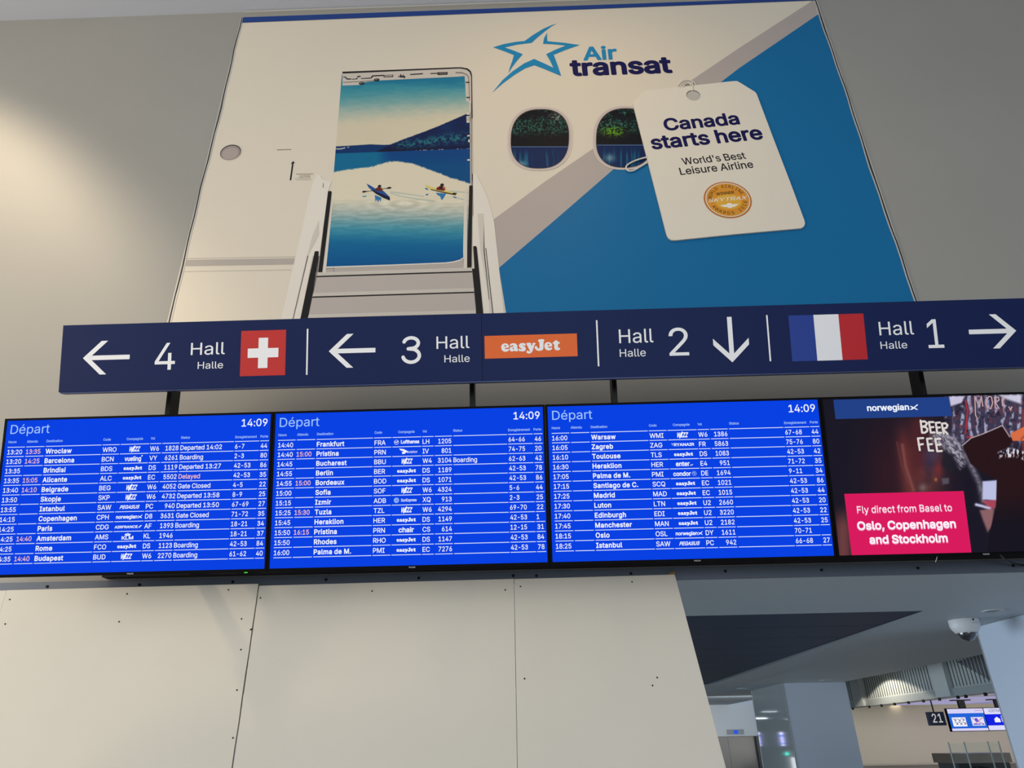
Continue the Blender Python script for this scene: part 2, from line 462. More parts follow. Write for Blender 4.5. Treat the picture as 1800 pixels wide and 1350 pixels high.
# letter outlines: capital height 1000; weight, character, advance, contours
GLYPH_DATA = r'''
R0891|375,-9 312,12 256,44 205,93 166,149 134,219 110,303 97,394 92,499 97,604 111,695 135,779 167,849 205,905 256,954 312,988 375,1009 445,1015 515,1009 578,988 635,954 686,905 724,849 756,779 780,695 794,604 799,499 794,394 780,303 756,219 728,156 686,93 635,44 578,11 515,-9 445,-15 406,-12|487,104 529,118 571,149 602,184 625,226 648,289 667,380 674,499 667,618 647,716 626,772 602,814 571,850 529,882 494,895 445,901 396,895 361,882 319,851 289,814 265,772 244,716 224,618 217,499 224,380 244,282 266,226 291,182 326,143 361,119 396,106 438,100
R1891|148,99 151,109 410,109 415,113 413,876 408,876 172,703 167,715 169,841 389,1002 536,1002 544,995 544,113 550,109 767,109 770,1 760,-2 158,-2 148,1
R2891|124,92 127,97 554,558 587,603 610,645 623,687 628,729 621,778 604,820 573,855 533,882 491,896 435,900 386,895 344,880 302,849 273,806 257,764 252,715 246,709 134,709 127,715 132,771 145,820 167,869 197,912 234,946 281,978 330,999 386,1011 442,1015 498,1011 554,999 603,977 645,949 680,917 711,876 733,834 746,785 751,729 745,673 731,624 701,565 660,505 603,436 304,120 302,113 764,112 767,1 757,-2 134,-2 124,1
R3891|304,5 262,22 220,45 178,77 128,135 105,177 88,226 90,254 101,276 122,293 150,299 178,292 199,273 227,211 262,169 311,136 374,115 437,109 500,119 556,142 598,173 634,219 643,240 651,282 644,331 631,359 605,394 556,432 500,455 444,464 395,465 367,475 325,475 304,481 287,492 276,506 268,541 273,562 282,576 311,596 367,599 402,610 472,613 507,622 556,645 577,661 605,695 617,730 614,765 606,786 592,807 556,839 507,862 444,874 381,870 352,863 304,842 264,807 231,751 213,738 199,732 171,732 143,746 126,772 123,800 143,849 166,884 199,919 239,947 283,970 360,993 409,999 458,998 507,991 549,979 591,962 626,941 664,912 689,884 720,835 734,800 741,758 740,716 731,674 712,632 689,599 661,569 625,541 627,534 661,511 696,479 720,450 742,415 760,373 771,331 774,275 771,240 762,205 741,156 718,121 694,93 654,58 582,16 528,-2 444,-14 379,-12
R4891|552,197 548,205 86,205 79,205 76,211 76,309 79,316 485,1002 604,1002 611,995 216,323 548,321 552,330 553,624 674,626 677,323 807,321 814,316 814,211 807,205 680,204 676,197 676,1 667,-2 562,-2 552,1
R8891|320,1 271,18 215,49 178,79 149,114 118,170 105,212 100,268 106,324 128,387 159,436 201,478 243,505 294,520 288,527 250,542 215,566 180,604 157,646 141,695 136,744 141,793 154,842 180,890 208,924 236,949 278,976 334,1000 390,1012 446,1015 502,1012 551,1001 600,982 645,954 685,919 712,884 735,842 747,799 752,744 747,695 732,646 708,604 677,569 635,540 603,527 596,520 642,506 691,475 729,436 761,387 783,324 790,268 786,219 769,163 746,121 712,81 670,46 621,19 565,0 509,-11 446,-15 390,-12|502,104 562,121 600,146 630,177 653,226 660,275 654,317 634,366 593,411 554,436 502,454 446,460 390,455 334,436 292,408 260,373 236,324 229,275 235,226 258,177 285,148 327,121 383,104 432,100|446,571 488,575 534,590 575,618 603,653 619,688 626,737 619,786 600,828 576,856 537,883 495,897 446,902 390,896 348,881 320,862 284,821 270,786 263,737 270,688 285,653 313,618 348,593 397,576
RA943|392,995 397,1002 544,1001 912,1 901,-2 775,0 677,272 670,277 271,277 264,274 170,1 159,-2 40,-2 30,1|630,393 632,400 561,596 474,872 467,885 418,722 306,393
RB897|116,995 119,1002 469,1002 539,998 595,986 651,963 693,936 726,904 751,869 776,806 784,729 778,673 763,631 735,590 700,560 621,519 665,508 714,485 756,449 792,400 816,337 823,267 820,218 807,169 791,134 760,92 721,59 679,34 623,14 560,2 483,-2 119,-2 116,1|483,114 553,119 609,136 650,162 674,190 691,225 696,274 690,316 672,358 637,400 602,426 546,445 483,452 252,452 247,442 247,120 252,114|469,563 518,568 567,585 602,609 629,638 651,680 657,736 653,771 637,811 612,841 581,863 532,880 469,886 248,883 247,568 252,563
RC1003|437,-7 367,12 297,46 233,93 177,156 135,226 102,310 84,401 77,492 84,597 102,688 135,772 178,845 234,907 297,954 367,988 444,1008 528,1015 598,1010 668,993 731,967 792,926 837,884 882,821 912,758 931,688 927,684 920,683 801,685 783,737 765,772 738,807 696,843 661,864 619,881 570,891 528,894 465,889 409,872 364,849 318,813 277,765 248,715 223,646 210,576 205,499 210,422 225,345 248,284 278,233 313,191 360,153 416,125 465,112 528,106 570,109 619,120 661,137 703,162 737,191 763,226 786,268 801,315 920,317 927,317 931,310 912,240 883,177 842,121 792,72 731,34 668,7 598,-10 528,-15 485,-12
RD987|116,995 119,1002 441,1002 532,995 616,976 693,942 757,897 812,838 853,771 885,687 903,596 909,505 903,407 884,309 850,225 810,162 756,105 688,57 609,24 525,5 434,-2 119,-2 116,1|420,114 497,119 567,135 623,161 672,196 712,239 742,293 766,358 778,428 783,498 778,575 765,645 743,708 714,759 672,806 623,842 567,866 504,881 434,886 248,883 247,120 252,114
RE823|116,995 119,1002 728,1002 734,995 734,897 734,890 728,886 248,883 247,568 252,564 693,564 701,561 701,456 700,449 693,448 252,448 247,442 247,120 252,114 259,114 735,114 740,106 739,1 735,-2 126,-2 116,1
RF806|116,995 119,1002 721,1002 728,995 728,897 728,890 721,886 248,883 247,554 252,549 679,549 683,540 682,435 252,433 247,428 247,421 247,1 238,-2 126,-2 116,1
RH1016|116,995 119,1002 245,1001 247,575 252,570 763,570 769,575 770,1001 896,1002 900,995 900,1 896,-2 777,-2 769,1 769,442 769,449 763,454 252,454 247,449 247,442 247,1 238,-2 126,-2 116,1
RI591|61,113 223,114 230,120 230,876 229,883 223,886 62,886 59,890 59,995 62,1002 69,1002 524,1002 532,995 531,889 524,886 361,883 361,120 363,115 370,114 531,113 532,1 524,-2 69,-2 59,1
RK917|116,995 119,1002 238,1002 245,1001 247,995 246,498 252,490 410,673 714,1002 875,1002 879,995 480,568 882,0 735,-2 728,2 392,473 385,474 249,330 247,323 247,1 238,-2 126,-2 116,1
RL772|116,995 119,1002 238,1002 245,1001 247,995 247,120 252,114 259,114 707,114 712,106 711,1 707,-2 126,-2 116,1
RN1029|116,995 119,1002 266,1002 273,995 711,302 784,170 788,183 782,379 782,995 784,1001 791,1002 910,1001 913,995 913,1 903,-2 763,-2 756,2 396,568 245,825 240,820 239,813 248,568 248,1 238,-2 126,-2 116,1
RO1048|437,-7 367,12 297,46 233,93 178,156 135,226 102,310 84,401 77,499 84,597 102,688 135,772 183,849 234,907 297,954 360,985 444,1008 528,1015 605,1008 689,986 759,949 816,905 867,849 914,772 947,688 965,597 971,499 965,401 944,303 913,225 871,156 822,100 752,46 682,12 605,-8 528,-15 484,-12|584,111 640,128 683,149 729,184 766,226 800,282 824,345 839,422 844,499 838,583 825,653 801,716 767,772 731,814 682,851 633,875 584,889 528,894 465,888 409,872 360,846 319,814 283,772 249,716 224,653 210,576 205,499 210,422 225,345 249,282 283,226 318,187 367,150 416,125 465,112 514,107
RR883|116,995 119,1002 462,1002 532,998 602,983 658,960 707,927 737,897 770,848 789,806 803,750 807,687 802,631 790,582 764,526 741,491 704,456 658,427 627,414 621,407 842,1 833,-2 693,-1 483,387 476,388 251,386 247,379 247,1 238,-2 126,-2 116,1|455,503 525,509 581,525 625,554 652,589 669,631 677,694 670,750 655,792 624,834 581,863 525,880 455,887 252,887 248,883 247,512 252,503
RS878|307,-4 251,16 202,42 159,75 124,117 97,165 81,215 74,264 76,269 202,270 208,264 220,215 244,174 279,142 328,117 384,103 440,99 503,104 559,119 615,152 644,180 668,222 677,271 671,314 650,351 622,376 580,400 531,420 363,467 286,494 223,526 169,565 130,614 108,670 100,733 105,782 121,838 145,880 181,922 223,955 272,982 321,999 377,1011 447,1015 510,1012 566,1000 622,979 671,952 708,922 741,884 768,838 783,796 789,747 783,741 664,741 649,789 629,824 587,861 545,882 496,895 440,899 384,894 328,877 293,857 253,817 235,782 228,740 237,691 260,656 293,629 335,607 377,591 517,552 608,521 657,499 708,467 746,432 776,391 796,341 805,271 800,222 784,166 756,117 727,82 685,47 643,23 580,-1 510,-15 440,-19 380,-16
RT882|376,883 63,886 60,890 60,995 63,1002 70,1002 819,1001 819,888 508,883 507,1 497,-2 385,-2 377,1
RU1017|364,2 301,29 248,62 203,104 166,153 137,216 121,272 116,342 117,1000 246,1000 246,349 255,279 279,223 316,174 371,135 434,111 511,103 581,111 651,137 700,173 738,223 761,279 770,349 770,1000 896,1002 901,993 901,342 895,272 877,209 850,153 814,104 770,64 714,28 651,2 588,-12 511,-18 457,-15
RV943|32,995 33,1001 159,1002 166,1002 170,995 379,407 474,111 568,407 772,995 775,1001 782,1002 908,1001 910,995 548,1 544,-2 404,-2 399,1
RW1349|31,995 33,1001 159,1002 165,995 323,386 376,145 383,146 437,379 600,1000 747,1000 934,288 964,152 971,146 1002,288 1183,995 1188,1002 1314,1001 1317,995 1041,-2 901,-2 893,1 722,631 677,831 670,832 626,631 455,1 446,-2 306,-2 303,1
Ra765|243,-11 180,11 131,42 91,89 73,124 63,159 58,208 64,271 82,313 115,355 152,382 194,401 250,417 495,454 516,462 531,474 539,495 533,551 523,579 503,607 474,628 432,644 383,648 334,644 292,631 264,616 230,586 194,537 79,572 111,635 152,681 208,719 257,739 320,753 383,758 474,747 516,733 558,712 602,677 637,628 656,572 664,488 663,-1 544,-2 542,89 537,99 495,46 467,23 425,1 369,-14 313,-19 281,-16|334,91 397,98 446,117 488,149 516,185 534,229 540,271 537,367 509,356 460,345 306,322 271,312 229,293 204,271 187,239 184,201 190,166 201,144 222,123 257,104 292,95
Rc778|341,-13 285,2 229,30 180,68 138,116 108,167 83,230 70,293 65,363 70,440 84,510 109,573 142,629 180,672 229,709 285,737 348,753 404,758 460,754 509,743 558,726 604,699 637,671 670,633 693,594 713,545 705,541 593,515 569,566 531,608 481,635 446,643 404,646 362,642 320,629 287,608 242,559 215,508 197,440 191,370 197,300 216,230 245,174 285,132 320,110 362,98 404,93 474,102 530,131 555,153 571,174 600,231 712,203 713,195 698,153 674,111 642,74 600,39 558,15 509,-4 460,-14 404,-18 363,-15
Rd834|320,-12 271,2 215,32 173,67 138,109 104,167 83,230 70,293 65,370 70,447 82,510 105,573 138,632 173,673 215,708 271,737 327,752 383,758 446,752 495,736 541,706 569,678 600,634 607,631 611,1000 732,1000 732,-1 614,-2 613,104 607,113 561,55 537,33 495,5 446,-12 383,-18 343,-15|404,94 446,99 481,110 516,130 559,174 586,226 605,293 611,370 605,447 586,517 558,569 516,611 481,632 439,643 404,646 355,641 320,631 285,610 243,565 214,510 197,447 191,370 197,300 215,229 244,174 285,132 320,110 369,97
Re794|348,-13 285,3 229,30 180,68 141,111 107,167 85,223 70,293 65,370 70,440 85,510 106,566 137,622 173,666 223,706 278,735 341,752 404,758 467,752 523,737 579,710 629,671 670,622 704,552 725,475 732,335 726,331 194,330 198,272 217,216 250,163 299,122 355,100 418,93 460,96 502,108 530,122 561,146 583,174 600,209 715,181 717,174 692,118 661,76 609,34 558,8 488,-12 418,-18 370,-15|201,436 593,436 603,440 600,468 584,524 551,580 516,614 481,633 446,643 404,647 362,643 320,631 291,615 250,580 214,524 198,475 194,439
Rf499|156,638 14,641 11,645 11,743 21,748 156,750 156,848 164,904 185,953 224,997 266,1022 315,1038 371,1044 441,1037 479,1023 448,921 385,930 336,923 307,904 287,869 281,820 282,750 448,746 450,645 441,641 282,638 281,1 273,-2 161,-2 157,1
Rh806|101,995 104,1002 216,1002 223,1001 225,995 225,645 230,636 258,677 300,715 342,737 391,753 447,758 517,750 580,726 622,696 650,666 672,631 691,582 700,533 704,470 703,1 699,-2 587,-2 580,1 580,456 574,519 559,562 535,596 503,622 461,640 412,645 363,639 321,624 283,596 250,554 232,505 225,442 225,1 216,-2 111,-2 101,1
Ri328|101,743 110,748 222,747 225,743 225,1 215,-2 110,-2 101,1|131,875 103,894 85,918 80,953 85,981 103,1006 131,1025 166,1032 194,1027 222,1009 244,981 249,946 244,918 222,891 194,873 157,869
Rk748|101,995 104,1002 216,1002 223,1001 225,995 225,428 226,421 230,418 239,421 559,748 699,748 708,743 400,428 401,421 733,1 727,-2 580,-2 575,1 307,341 300,345 226,274 225,1 216,-2 111,-2 101,1
Rl372|216,-1 181,12 146,36 120,73 106,115 101,171 101,997 104,1001 216,1002 225,997 225,199 229,150 239,122 258,108 286,104 335,108 356,10 356,3 314,-4 272,-7 238,-4
Rm1199|101,743 104,747 216,748 222,743 223,622 225,631 258,680 300,719 335,740 377,754 433,761 482,756 524,740 560,715 596,673 622,617 660,673 706,715 748,739 797,755 853,761 923,753 979,732 1028,694 1063,649 1082,603 1092,561 1097,498 1097,8 1096,1 1091,-2 979,-2 972,1 972,498 967,547 951,585 923,616 895,632 867,642 825,648 776,642 734,625 701,596 681,568 667,533 661,484 661,8 657,-2 545,-2 537,1 537,505 532,547 517,583 496,609 468,630 433,642 391,648 349,643 314,629 279,605 250,568 231,519 225,463 225,1 216,-2 111,-2 101,1
Rn805|101,743 111,748 216,748 221,743 223,624 258,677 300,715 342,737 391,753 447,758 517,750 580,726 615,702 644,673 671,631 691,582 700,533 704,470 703,1 699,-2 587,-2 580,1 580,456 574,519 559,562 535,596 503,622 461,640 412,645 363,639 321,624 283,596 250,554 232,505 225,442 225,1 216,-2 111,-2 101,1
Ro816|341,-13 285,2 229,30 180,68 138,116 108,167 83,230 70,293 65,363 70,440 84,510 109,573 142,629 187,678 229,709 278,734 341,752 404,758 474,752 537,734 591,706 635,672 674,629 705,577 732,510 746,440 751,370 746,293 733,230 708,167 674,111 629,62 586,30 530,2 467,-13 404,-18 363,-15|404,93 453,98 495,110 530,132 576,181 601,230 620,300 626,370 620,440 600,510 572,563 530,608 495,629 453,642 404,646 362,642 320,629 287,608 242,559 215,508 197,440 191,370 197,300 216,230 245,174 285,133 320,110 369,97
Rp834|101,742 104,747 111,748 216,748 222,742 223,630 231,630 267,679 300,711 335,734 384,751 454,758 510,752 566,736 620,707 662,672 698,630 729,574 752,511 765,441 769,371 765,301 752,231 730,168 699,112 658,63 615,29 573,7 510,-13 454,-18 391,-12 342,4 300,31 273,56 229,112 225,98 225,-280 216,-283 111,-283 101,-280|433,94 475,98 510,109 545,129 591,175 620,231 637,301 643,371 637,441 619,511 589,567 549,609 517,629 475,642 433,646 391,642 349,630 316,609 279,572 249,518 230,448 223,371 230,294 249,224 279,170 315,133 349,112 391,98
Rr509|101,743 111,748 216,748 221,743 223,634 242,666 265,696 300,724 335,743 377,755 475,756 481,750 481,638 475,633 405,638 356,633 314,616 279,592 248,554 231,512 225,463 225,1 216,-2 111,-2 101,1
Rs717|281,-11 218,6 162,35 120,72 91,118 69,181 71,186 183,211 199,174 217,146 246,119 295,99 358,91 400,95 449,108 477,122 504,146 520,174 524,195 518,237 497,265 463,287 414,304 295,331 232,350 183,375 143,405 111,447 96,489 90,538 94,580 105,615 127,654 169,697 225,730 295,751 365,758 435,752 498,734 554,701 592,664 619,622 638,573 631,567 526,544 503,587 477,616 449,636 414,647 372,652 309,644 260,622 232,595 220,573 215,545 222,510 246,479 281,459 337,440 512,394 562,370 598,342 631,300 648,258 653,209 649,167 636,125 614,90 568,44 512,12 435,-11 358,-18 316,-15
Rt447|266,-3 224,11 182,39 151,77 131,126 126,182 126,637 119,641 14,641 11,644 11,742 14,747 125,749 126,924 133,928 245,928 250,924 252,748 392,748 399,747 403,742 403,644 399,641 259,641 250,637 250,196 254,154 266,126 294,106 336,100 392,106 399,103 420,7 416,0 378,-7 329,-10 297,-7
Ru806|286,-4 230,17 188,44 159,75 137,110 116,159 105,215 101,271 103,747 224,747 225,285 231,229 245,187 274,145 307,120 342,107 391,101 440,106 489,124 526,152 557,194 574,243 580,299 580,745 701,747 704,740 704,5 699,-2 587,-2 584,110 580,119 545,67 503,30 461,7 412,-7 356,-12 328,-9
Rv765|33,743 42,748 161,748 168,745 328,302 378,138 385,130 437,302 596,743 602,748 728,747 731,743 448,3 441,-2 322,-2 317,1
Ry765|98,-275 92,-270 119,-169 175,-175 203,-173 231,-162 252,-145 278,-109 317,-4 32,745 161,748 168,745 327,304 378,138 385,134 438,304 599,745 728,748 731,745 729,738 405,-109 378,-166 346,-214 315,-243 273,-269 224,-283 182,-287 135,-284
Ré794|348,-13 285,3 229,30 180,68 141,111 107,167 85,223 70,293 65,370 70,440 85,510 106,566 137,622 173,666 223,706 278,735 341,752 404,758 467,752 523,737 579,710 629,671 670,622 704,552 725,475 732,335 726,331 194,330 198,272 217,216 250,163 299,122 355,100 418,93 460,96 502,108 530,122 561,146 583,174 600,209 715,181 717,174 692,118 661,76 609,34 558,8 488,-12 418,-18 370,-15|201,436 593,436 603,440 600,468 584,524 551,580 516,614 481,633 446,643 404,647 362,643 320,631 291,615 250,580 214,524 198,475 194,439|439,1039 446,1042 572,1041 575,1035 446,842 355,841 347,846
M'405|134,625 119,1003 125,1014 139,1019 272,1018 282,1010 285,996 270,618 265,611 251,605 153,605 139,611
M-891|205,370 205,482 211,495 218,499 659,500 673,496 680,485 681,370 676,356 666,351 225,350 210,356
M0891|305,-4 242,33 193,81 147,149 116,219 93,303 80,394 75,492 80,604 94,695 117,779 151,856 195,919 249,970 305,1004 367,1024 445,1032 515,1026 585,1004 648,965 697,918 740,856 774,779 797,695 811,604 816,499 811,394 795,296 774,219 744,149 697,81 653,37 585,-4 522,-25 445,-32 373,-26|452,117 487,122 522,134 557,160 586,191 610,233 631,289 650,387 657,499 650,618 631,709 610,765 585,809 557,840 529,862 487,879 445,884 403,879 361,862 333,841 305,809 281,765 260,709 241,618 234,499 242,380 260,289 281,233 305,191 333,159 368,134 410,121
M1891|131,1 131,106 137,120 144,125 396,126 398,134 398,841 396,845 389,842 180,687 165,684 158,687 150,701 153,848 382,1017 550,1017 558,1009 561,995 562,127 774,125 781,120 787,106 786,-6 781,-13 767,-19 151,-19 136,-13
M2891|107,1 107,92 113,106 540,567 571,610 594,652 606,687 611,729 605,771 589,811 561,843 526,866 491,878 435,883 386,877 351,864 312,834 292,806 275,764 269,708 260,695 246,692 120,694 110,708 114,771 129,827 152,876 187,925 225,962 274,994 330,1016 386,1028 442,1032 498,1028 561,1014 610,992 652,965 694,927 727,883 751,834 764,785 768,729 763,673 747,617 715,555 676,498 617,426 341,134 351,130 771,129 784,113 783,-6 778,-13 764,-19 127,-19 112,-13
M3891|297,-11 248,9 201,37 143,88 108,134 86,177 71,226 74,261 90,289 115,308 143,316 178,311 199,298 213,283 242,219 276,179 297,163 339,142 402,128 437,126 493,135 547,156 585,184 618,226 627,247 633,282 625,331 611,359 591,384 549,416 500,437 444,447 395,447 360,458 318,459 297,465 277,478 262,496 253,520 251,541 255,562 266,583 283,601 304,611 325,616 367,617 395,626 472,630 521,645 548,660 577,686 591,706 600,737 597,765 584,789 570,806 528,835 500,847 451,857 388,855 353,846 311,826 276,796 252,751 234,731 206,717 178,714 146,723 122,744 108,772 106,800 111,821 127,856 156,898 191,933 227,960 269,983 318,1001 402,1015 458,1015 507,1008 556,995 598,977 638,954 675,925 703,894 736,842 750,807 758,758 758,716 749,674 728,625 704,590 653,541 710,488 736,457 761,415 778,373 788,331 792,282 789,247 775,191 757,149 734,114 696,71 665,44 626,19 575,-5 535,-18 486,-28 437,-32 358,-26
M4891|535,1 534,185 527,188 72,189 65,193 59,204 59,309 63,323 469,1009 485,1019 611,1019 627,1009 630,1002 626,988 246,344 247,340 254,338 527,338 534,341 537,631 542,638 555,643 674,643 688,636 693,624 693,344 695,339 702,338 814,338 827,330 831,316 831,204 828,197 814,188 702,188 693,183 693,1 688,-13 674,-19 555,-19 540,-13
M5891|314,-15 265,6 223,30 181,66 147,107 121,156 105,205 98,254 103,268 118,275 244,274 258,261 268,219 286,187 314,158 349,135 391,121 433,117 482,123 538,148 573,176 599,212 620,268 625,317 619,373 600,422 571,464 531,498 482,518 426,525 377,520 328,507 293,491 265,469 251,464 132,478 117,485 113,499 170,1003 174,1012 188,1019 727,1018 739,1003 739,891 735,877 727,872 321,870 314,869 312,863 288,639 293,634 342,657 391,669 454,675 517,668 580,650 643,616 695,569 732,520 761,464 781,394 787,324 782,254 765,191 741,140 710,93 664,47 608,10 559,-12 503,-27 433,-32 360,-26
M6891|321,-12 273,11 226,44 182,88 150,135 126,191 110,254 106,317 114,394 140,478 185,569 255,681 480,1010 497,1019 637,1018 651,1004 649,989 403,632 406,629 462,636 518,632 581,617 637,591 677,562 711,527 744,478 763,435 778,373 783,310 779,247 765,191 740,135 707,86 665,44 616,10 567,-12 504,-28 441,-32 373,-26|448,115 490,120 539,141 574,170 599,205 618,254 625,310 617,366 602,408 571,450 539,477 497,495 448,502 399,497 350,477 317,450 291,415 271,366 265,310 270,261 287,211 315,170 348,142 399,120
M7891|173,-6 174,8 607,869 116,871 108,876 103,890 106,1009 113,1016 123,1019 777,1016 787,1002 786,876 340,-9 333,-16 319,-19 193,-19 177,-13
M8891|313,-14 264,2 208,33 166,67 133,107 102,163 88,212 83,268 90,331 109,387 145,447 187,489 236,520 242,527 202,555 170,590 141,639 124,695 119,751 124,800 139,849 165,898 194,934 229,965 271,992 327,1015 383,1028 446,1032 502,1029 558,1016 607,997 656,967 698,930 726,893 750,849 765,800 769,751 764,695 750,646 718,590 687,555 647,527 652,520 705,485 740,450 777,394 799,331 807,268 802,212 784,156 757,107 726,71 687,37 635,7 572,-16 509,-28 446,-32 366,-26|446,116 502,121 551,135 593,163 619,191 636,226 642,268 637,317 614,364 586,395 551,418 495,438 446,443 390,437 334,416 302,394 271,359 252,317 247,275 252,226 269,191 299,159 334,137 390,120|488,592 530,607 565,633 588,660 603,695 608,744 604,779 589,814 565,843 537,863 495,879 446,885 404,881 355,865 327,846 305,821 285,779 280,737 286,695 300,660 323,632 355,609 397,593 425,590
M9891|238,-6 239,8 486,365 483,369 427,364 371,368 308,383 259,405 217,434 175,477 147,519 125,568 110,631 106,694 110,750 125,813 151,869 182,914 224,957 273,990 322,1012 385,1028 441,1032 504,1028 560,1014 617,988 672,947 707,911 736,869 764,806 779,743 783,680 774,603 752,526 703,428 637,323 408,-13 392,-19 259,-19 242,-13|497,505 539,522 574,551 601,589 617,631 625,687 616,749 600,792 574,830 539,859 497,878 441,886 392,878 357,863 315,830 287,788 271,743 266,694 273,631 289,589 315,552 350,524 392,505 441,498
M:369|112,2 89,34 78,83 85,118 112,159 147,182 189,189 231,180 266,155 287,124 296,83 289,41 266,6 231,-18 189,-28 154,-22|147,521 112,543 86,580 78,622 85,657 112,699 147,723 189,730 224,724 263,699 288,664 296,622 289,580 265,545 231,523 189,513 164,517
MA943|14,-6 15,8 380,1009 387,1016 397,1019 551,1017 562,1002 927,8 928,-6 922,-14 908,-19 775,-19 763,-13 663,259 285,260 278,260 275,253 180,-13 166,-19 33,-19 18,-13|600,410 608,414 467,826 392,589 331,414 334,411
MB897|99,1 102,1009 109,1016 119,1019 476,1019 539,1015 602,1002 658,979 700,952 736,918 766,876 793,806 802,729 796,673 779,624 745,575 712,547 676,526 725,498 770,459 808,407 832,344 840,267 837,218 825,169 803,120 770,79 735,48 686,19 623,-3 560,-15 483,-19 119,-19 104,-13|483,131 546,136 602,151 637,174 658,198 675,232 680,267 674,309 656,351 630,383 595,410 546,428 483,435 266,434 266,132|469,580 518,586 560,601 594,624 616,650 635,687 640,736 635,771 623,801 602,827 574,847 525,864 469,869 266,868 266,580
MC1003|360,-4 283,34 216,86 164,145 124,212 87,303 68,394 60,499 68,604 87,695 119,779 166,856 223,919 283,966 360,1004 444,1025 528,1032 598,1027 675,1009 738,982 801,941 850,895 898,828 927,765 949,688 946,674 927,666 794,668 787,674 771,723 752,759 724,797 689,827 654,849 612,865 570,874 528,877 472,872 416,856 374,835 330,800 293,758 265,709 240,646 227,576 222,499 227,422 240,352 265,289 294,240 325,203 374,165 416,143 465,129 528,123 570,126 612,136 654,152 695,177 724,203 748,233 771,275 787,324 794,332 934,333 946,324 948,310 927,233 898,170 852,107 801,58 745,22 682,-6 605,-26 528,-32 448,-26
MD987|99,1 102,1009 109,1016 119,1019 441,1019 532,1012 623,991 700,957 770,908 826,848 869,778 901,694 920,596 926,498 920,400 902,309 865,218 826,155 768,92 700,45 616,8 532,-11 434,-19 119,-19 104,-13|420,131 490,135 560,151 616,176 658,206 700,253 728,302 750,365 761,428 766,498 761,575 749,638 727,701 700,750 662,792 616,826 567,848 504,864 434,869 266,868 266,132
ME823|99,1 102,1009 109,1016 119,1019 728,1019 742,1016 751,1002 751,890 747,876 735,869 266,868 265,582 707,579 714,573 718,561 718,449 711,435 700,431 266,431 264,134 273,131 742,130 749,127 757,113 757,1 752,-13 735,-19 119,-19 104,-13
MF806|99,1 102,1009 109,1016 119,1019 735,1017 745,1002 745,890 741,876 729,869 266,868 264,568 686,565 693,561 700,547 699,428 693,421 679,416 266,416 263,-6 259,-13 245,-19 119,-19 104,-13
MG1023|360,-4 283,33 220,81 161,149 119,219 87,299 67,394 60,499 67,604 86,695 118,779 164,856 221,919 283,967 360,1005 437,1025 521,1032 598,1027 675,1008 745,977 801,939 851,891 899,828 929,765 951,688 948,676 934,666 794,668 786,674 767,723 747,758 717,797 689,823 654,846 612,864 570,873 521,877 472,873 416,858 374,836 328,800 292,758 265,709 240,646 227,576 222,499 227,422 241,352 262,296 295,240 332,198 367,170 416,145 472,128 528,123 584,128 626,138 668,156 703,180 735,212 764,254 781,296 794,366 787,372 549,373 537,387 537,506 542,516 556,522 948,520 956,513 959,499 959,394 952,310 934,239 903,170 858,107 807,58 752,22 689,-6 612,-26 528,-32 449,-26
MH1016|99,1 102,1009 109,1016 119,1019 238,1019 252,1017 261,1009 266,587 749,587 755,1009 770,1019 896,1019 910,1014 917,995 917,1 912,-13 896,-19 770,-19 757,-13 753,-6 749,437 266,437 263,-6 259,-13 245,-19 119,-19 104,-13
MI591|42,1 42,113 48,126 62,131 209,131 213,134 213,862 209,869 62,869 48,874 42,890 45,1009 52,1016 62,1019 538,1017 549,1002 549,890 545,876 531,869 384,869 378,862 378,141 378,134 384,131 531,131 541,127 549,113 548,-6 544,-13 531,-19 62,-19 47,-13
MK917|99,1 102,1009 109,1016 119,1019 238,1019 252,1017 261,1009 263,540 266,535 400,687 706,1016 890,1016 900,1002 896,988 505,568 505,561 896,13 901,1 896,-12 882,-19 735,-19 718,-13 385,449 267,323 264,316 264,1 259,-12 245,-19 119,-19 104,-13
ML772|99,1 99,1002 105,1014 119,1019 245,1019 259,1012 264,995 264,134 273,131 714,130 721,127 729,113 728,-6 721,-15 707,-19 119,-19 104,-13
MM1235|99,1 99,995 105,1014 119,1019 294,1019 307,1016 314,1009 564,372 616,214 623,220 674,372 920,1009 927,1016 938,1019 1113,1019 1127,1015 1132,1009 1135,995 1135,1 1130,-13 1113,-19 994,-19 980,-16 973,-6 973,732 972,715 966,711 912,561 690,-6 686,-13 672,-19 560,-19 546,-10 319,561 259,726 258,-6 252,-14 238,-19 119,-19 104,-13
MN1029|99,1 102,1009 109,1016 119,1019 266,1019 280,1014 688,372 763,246 768,260 765,1002 770,1013 784,1019 910,1019 924,1013 930,995 930,1 925,-13 910,-19 763,-19 746,-13 380,561 266,754 261,757 259,766 265,568 264,-6 259,-13 245,-19 119,-19 104,-13
MO1048|360,-4 283,35 216,86 168,142 122,215 87,303 68,394 60,499 68,604 87,695 119,779 167,856 223,919 283,965 360,1004 437,1024 521,1032 612,1024 689,1004 766,965 829,916 878,862 926,786 962,695 981,604 988,499 981,394 962,303 929,219 882,142 826,79 766,35 689,-4 605,-25 528,-32 448,-26|528,123 577,128 626,141 675,164 717,197 755,240 785,289 809,352 822,422 827,499 822,576 809,646 785,709 756,758 717,803 675,836 633,857 577,872 521,877 472,872 423,859 374,835 332,803 293,758 264,709 240,646 227,576 222,499 227,422 240,352 265,289 294,240 332,197 374,165 416,144 472,128
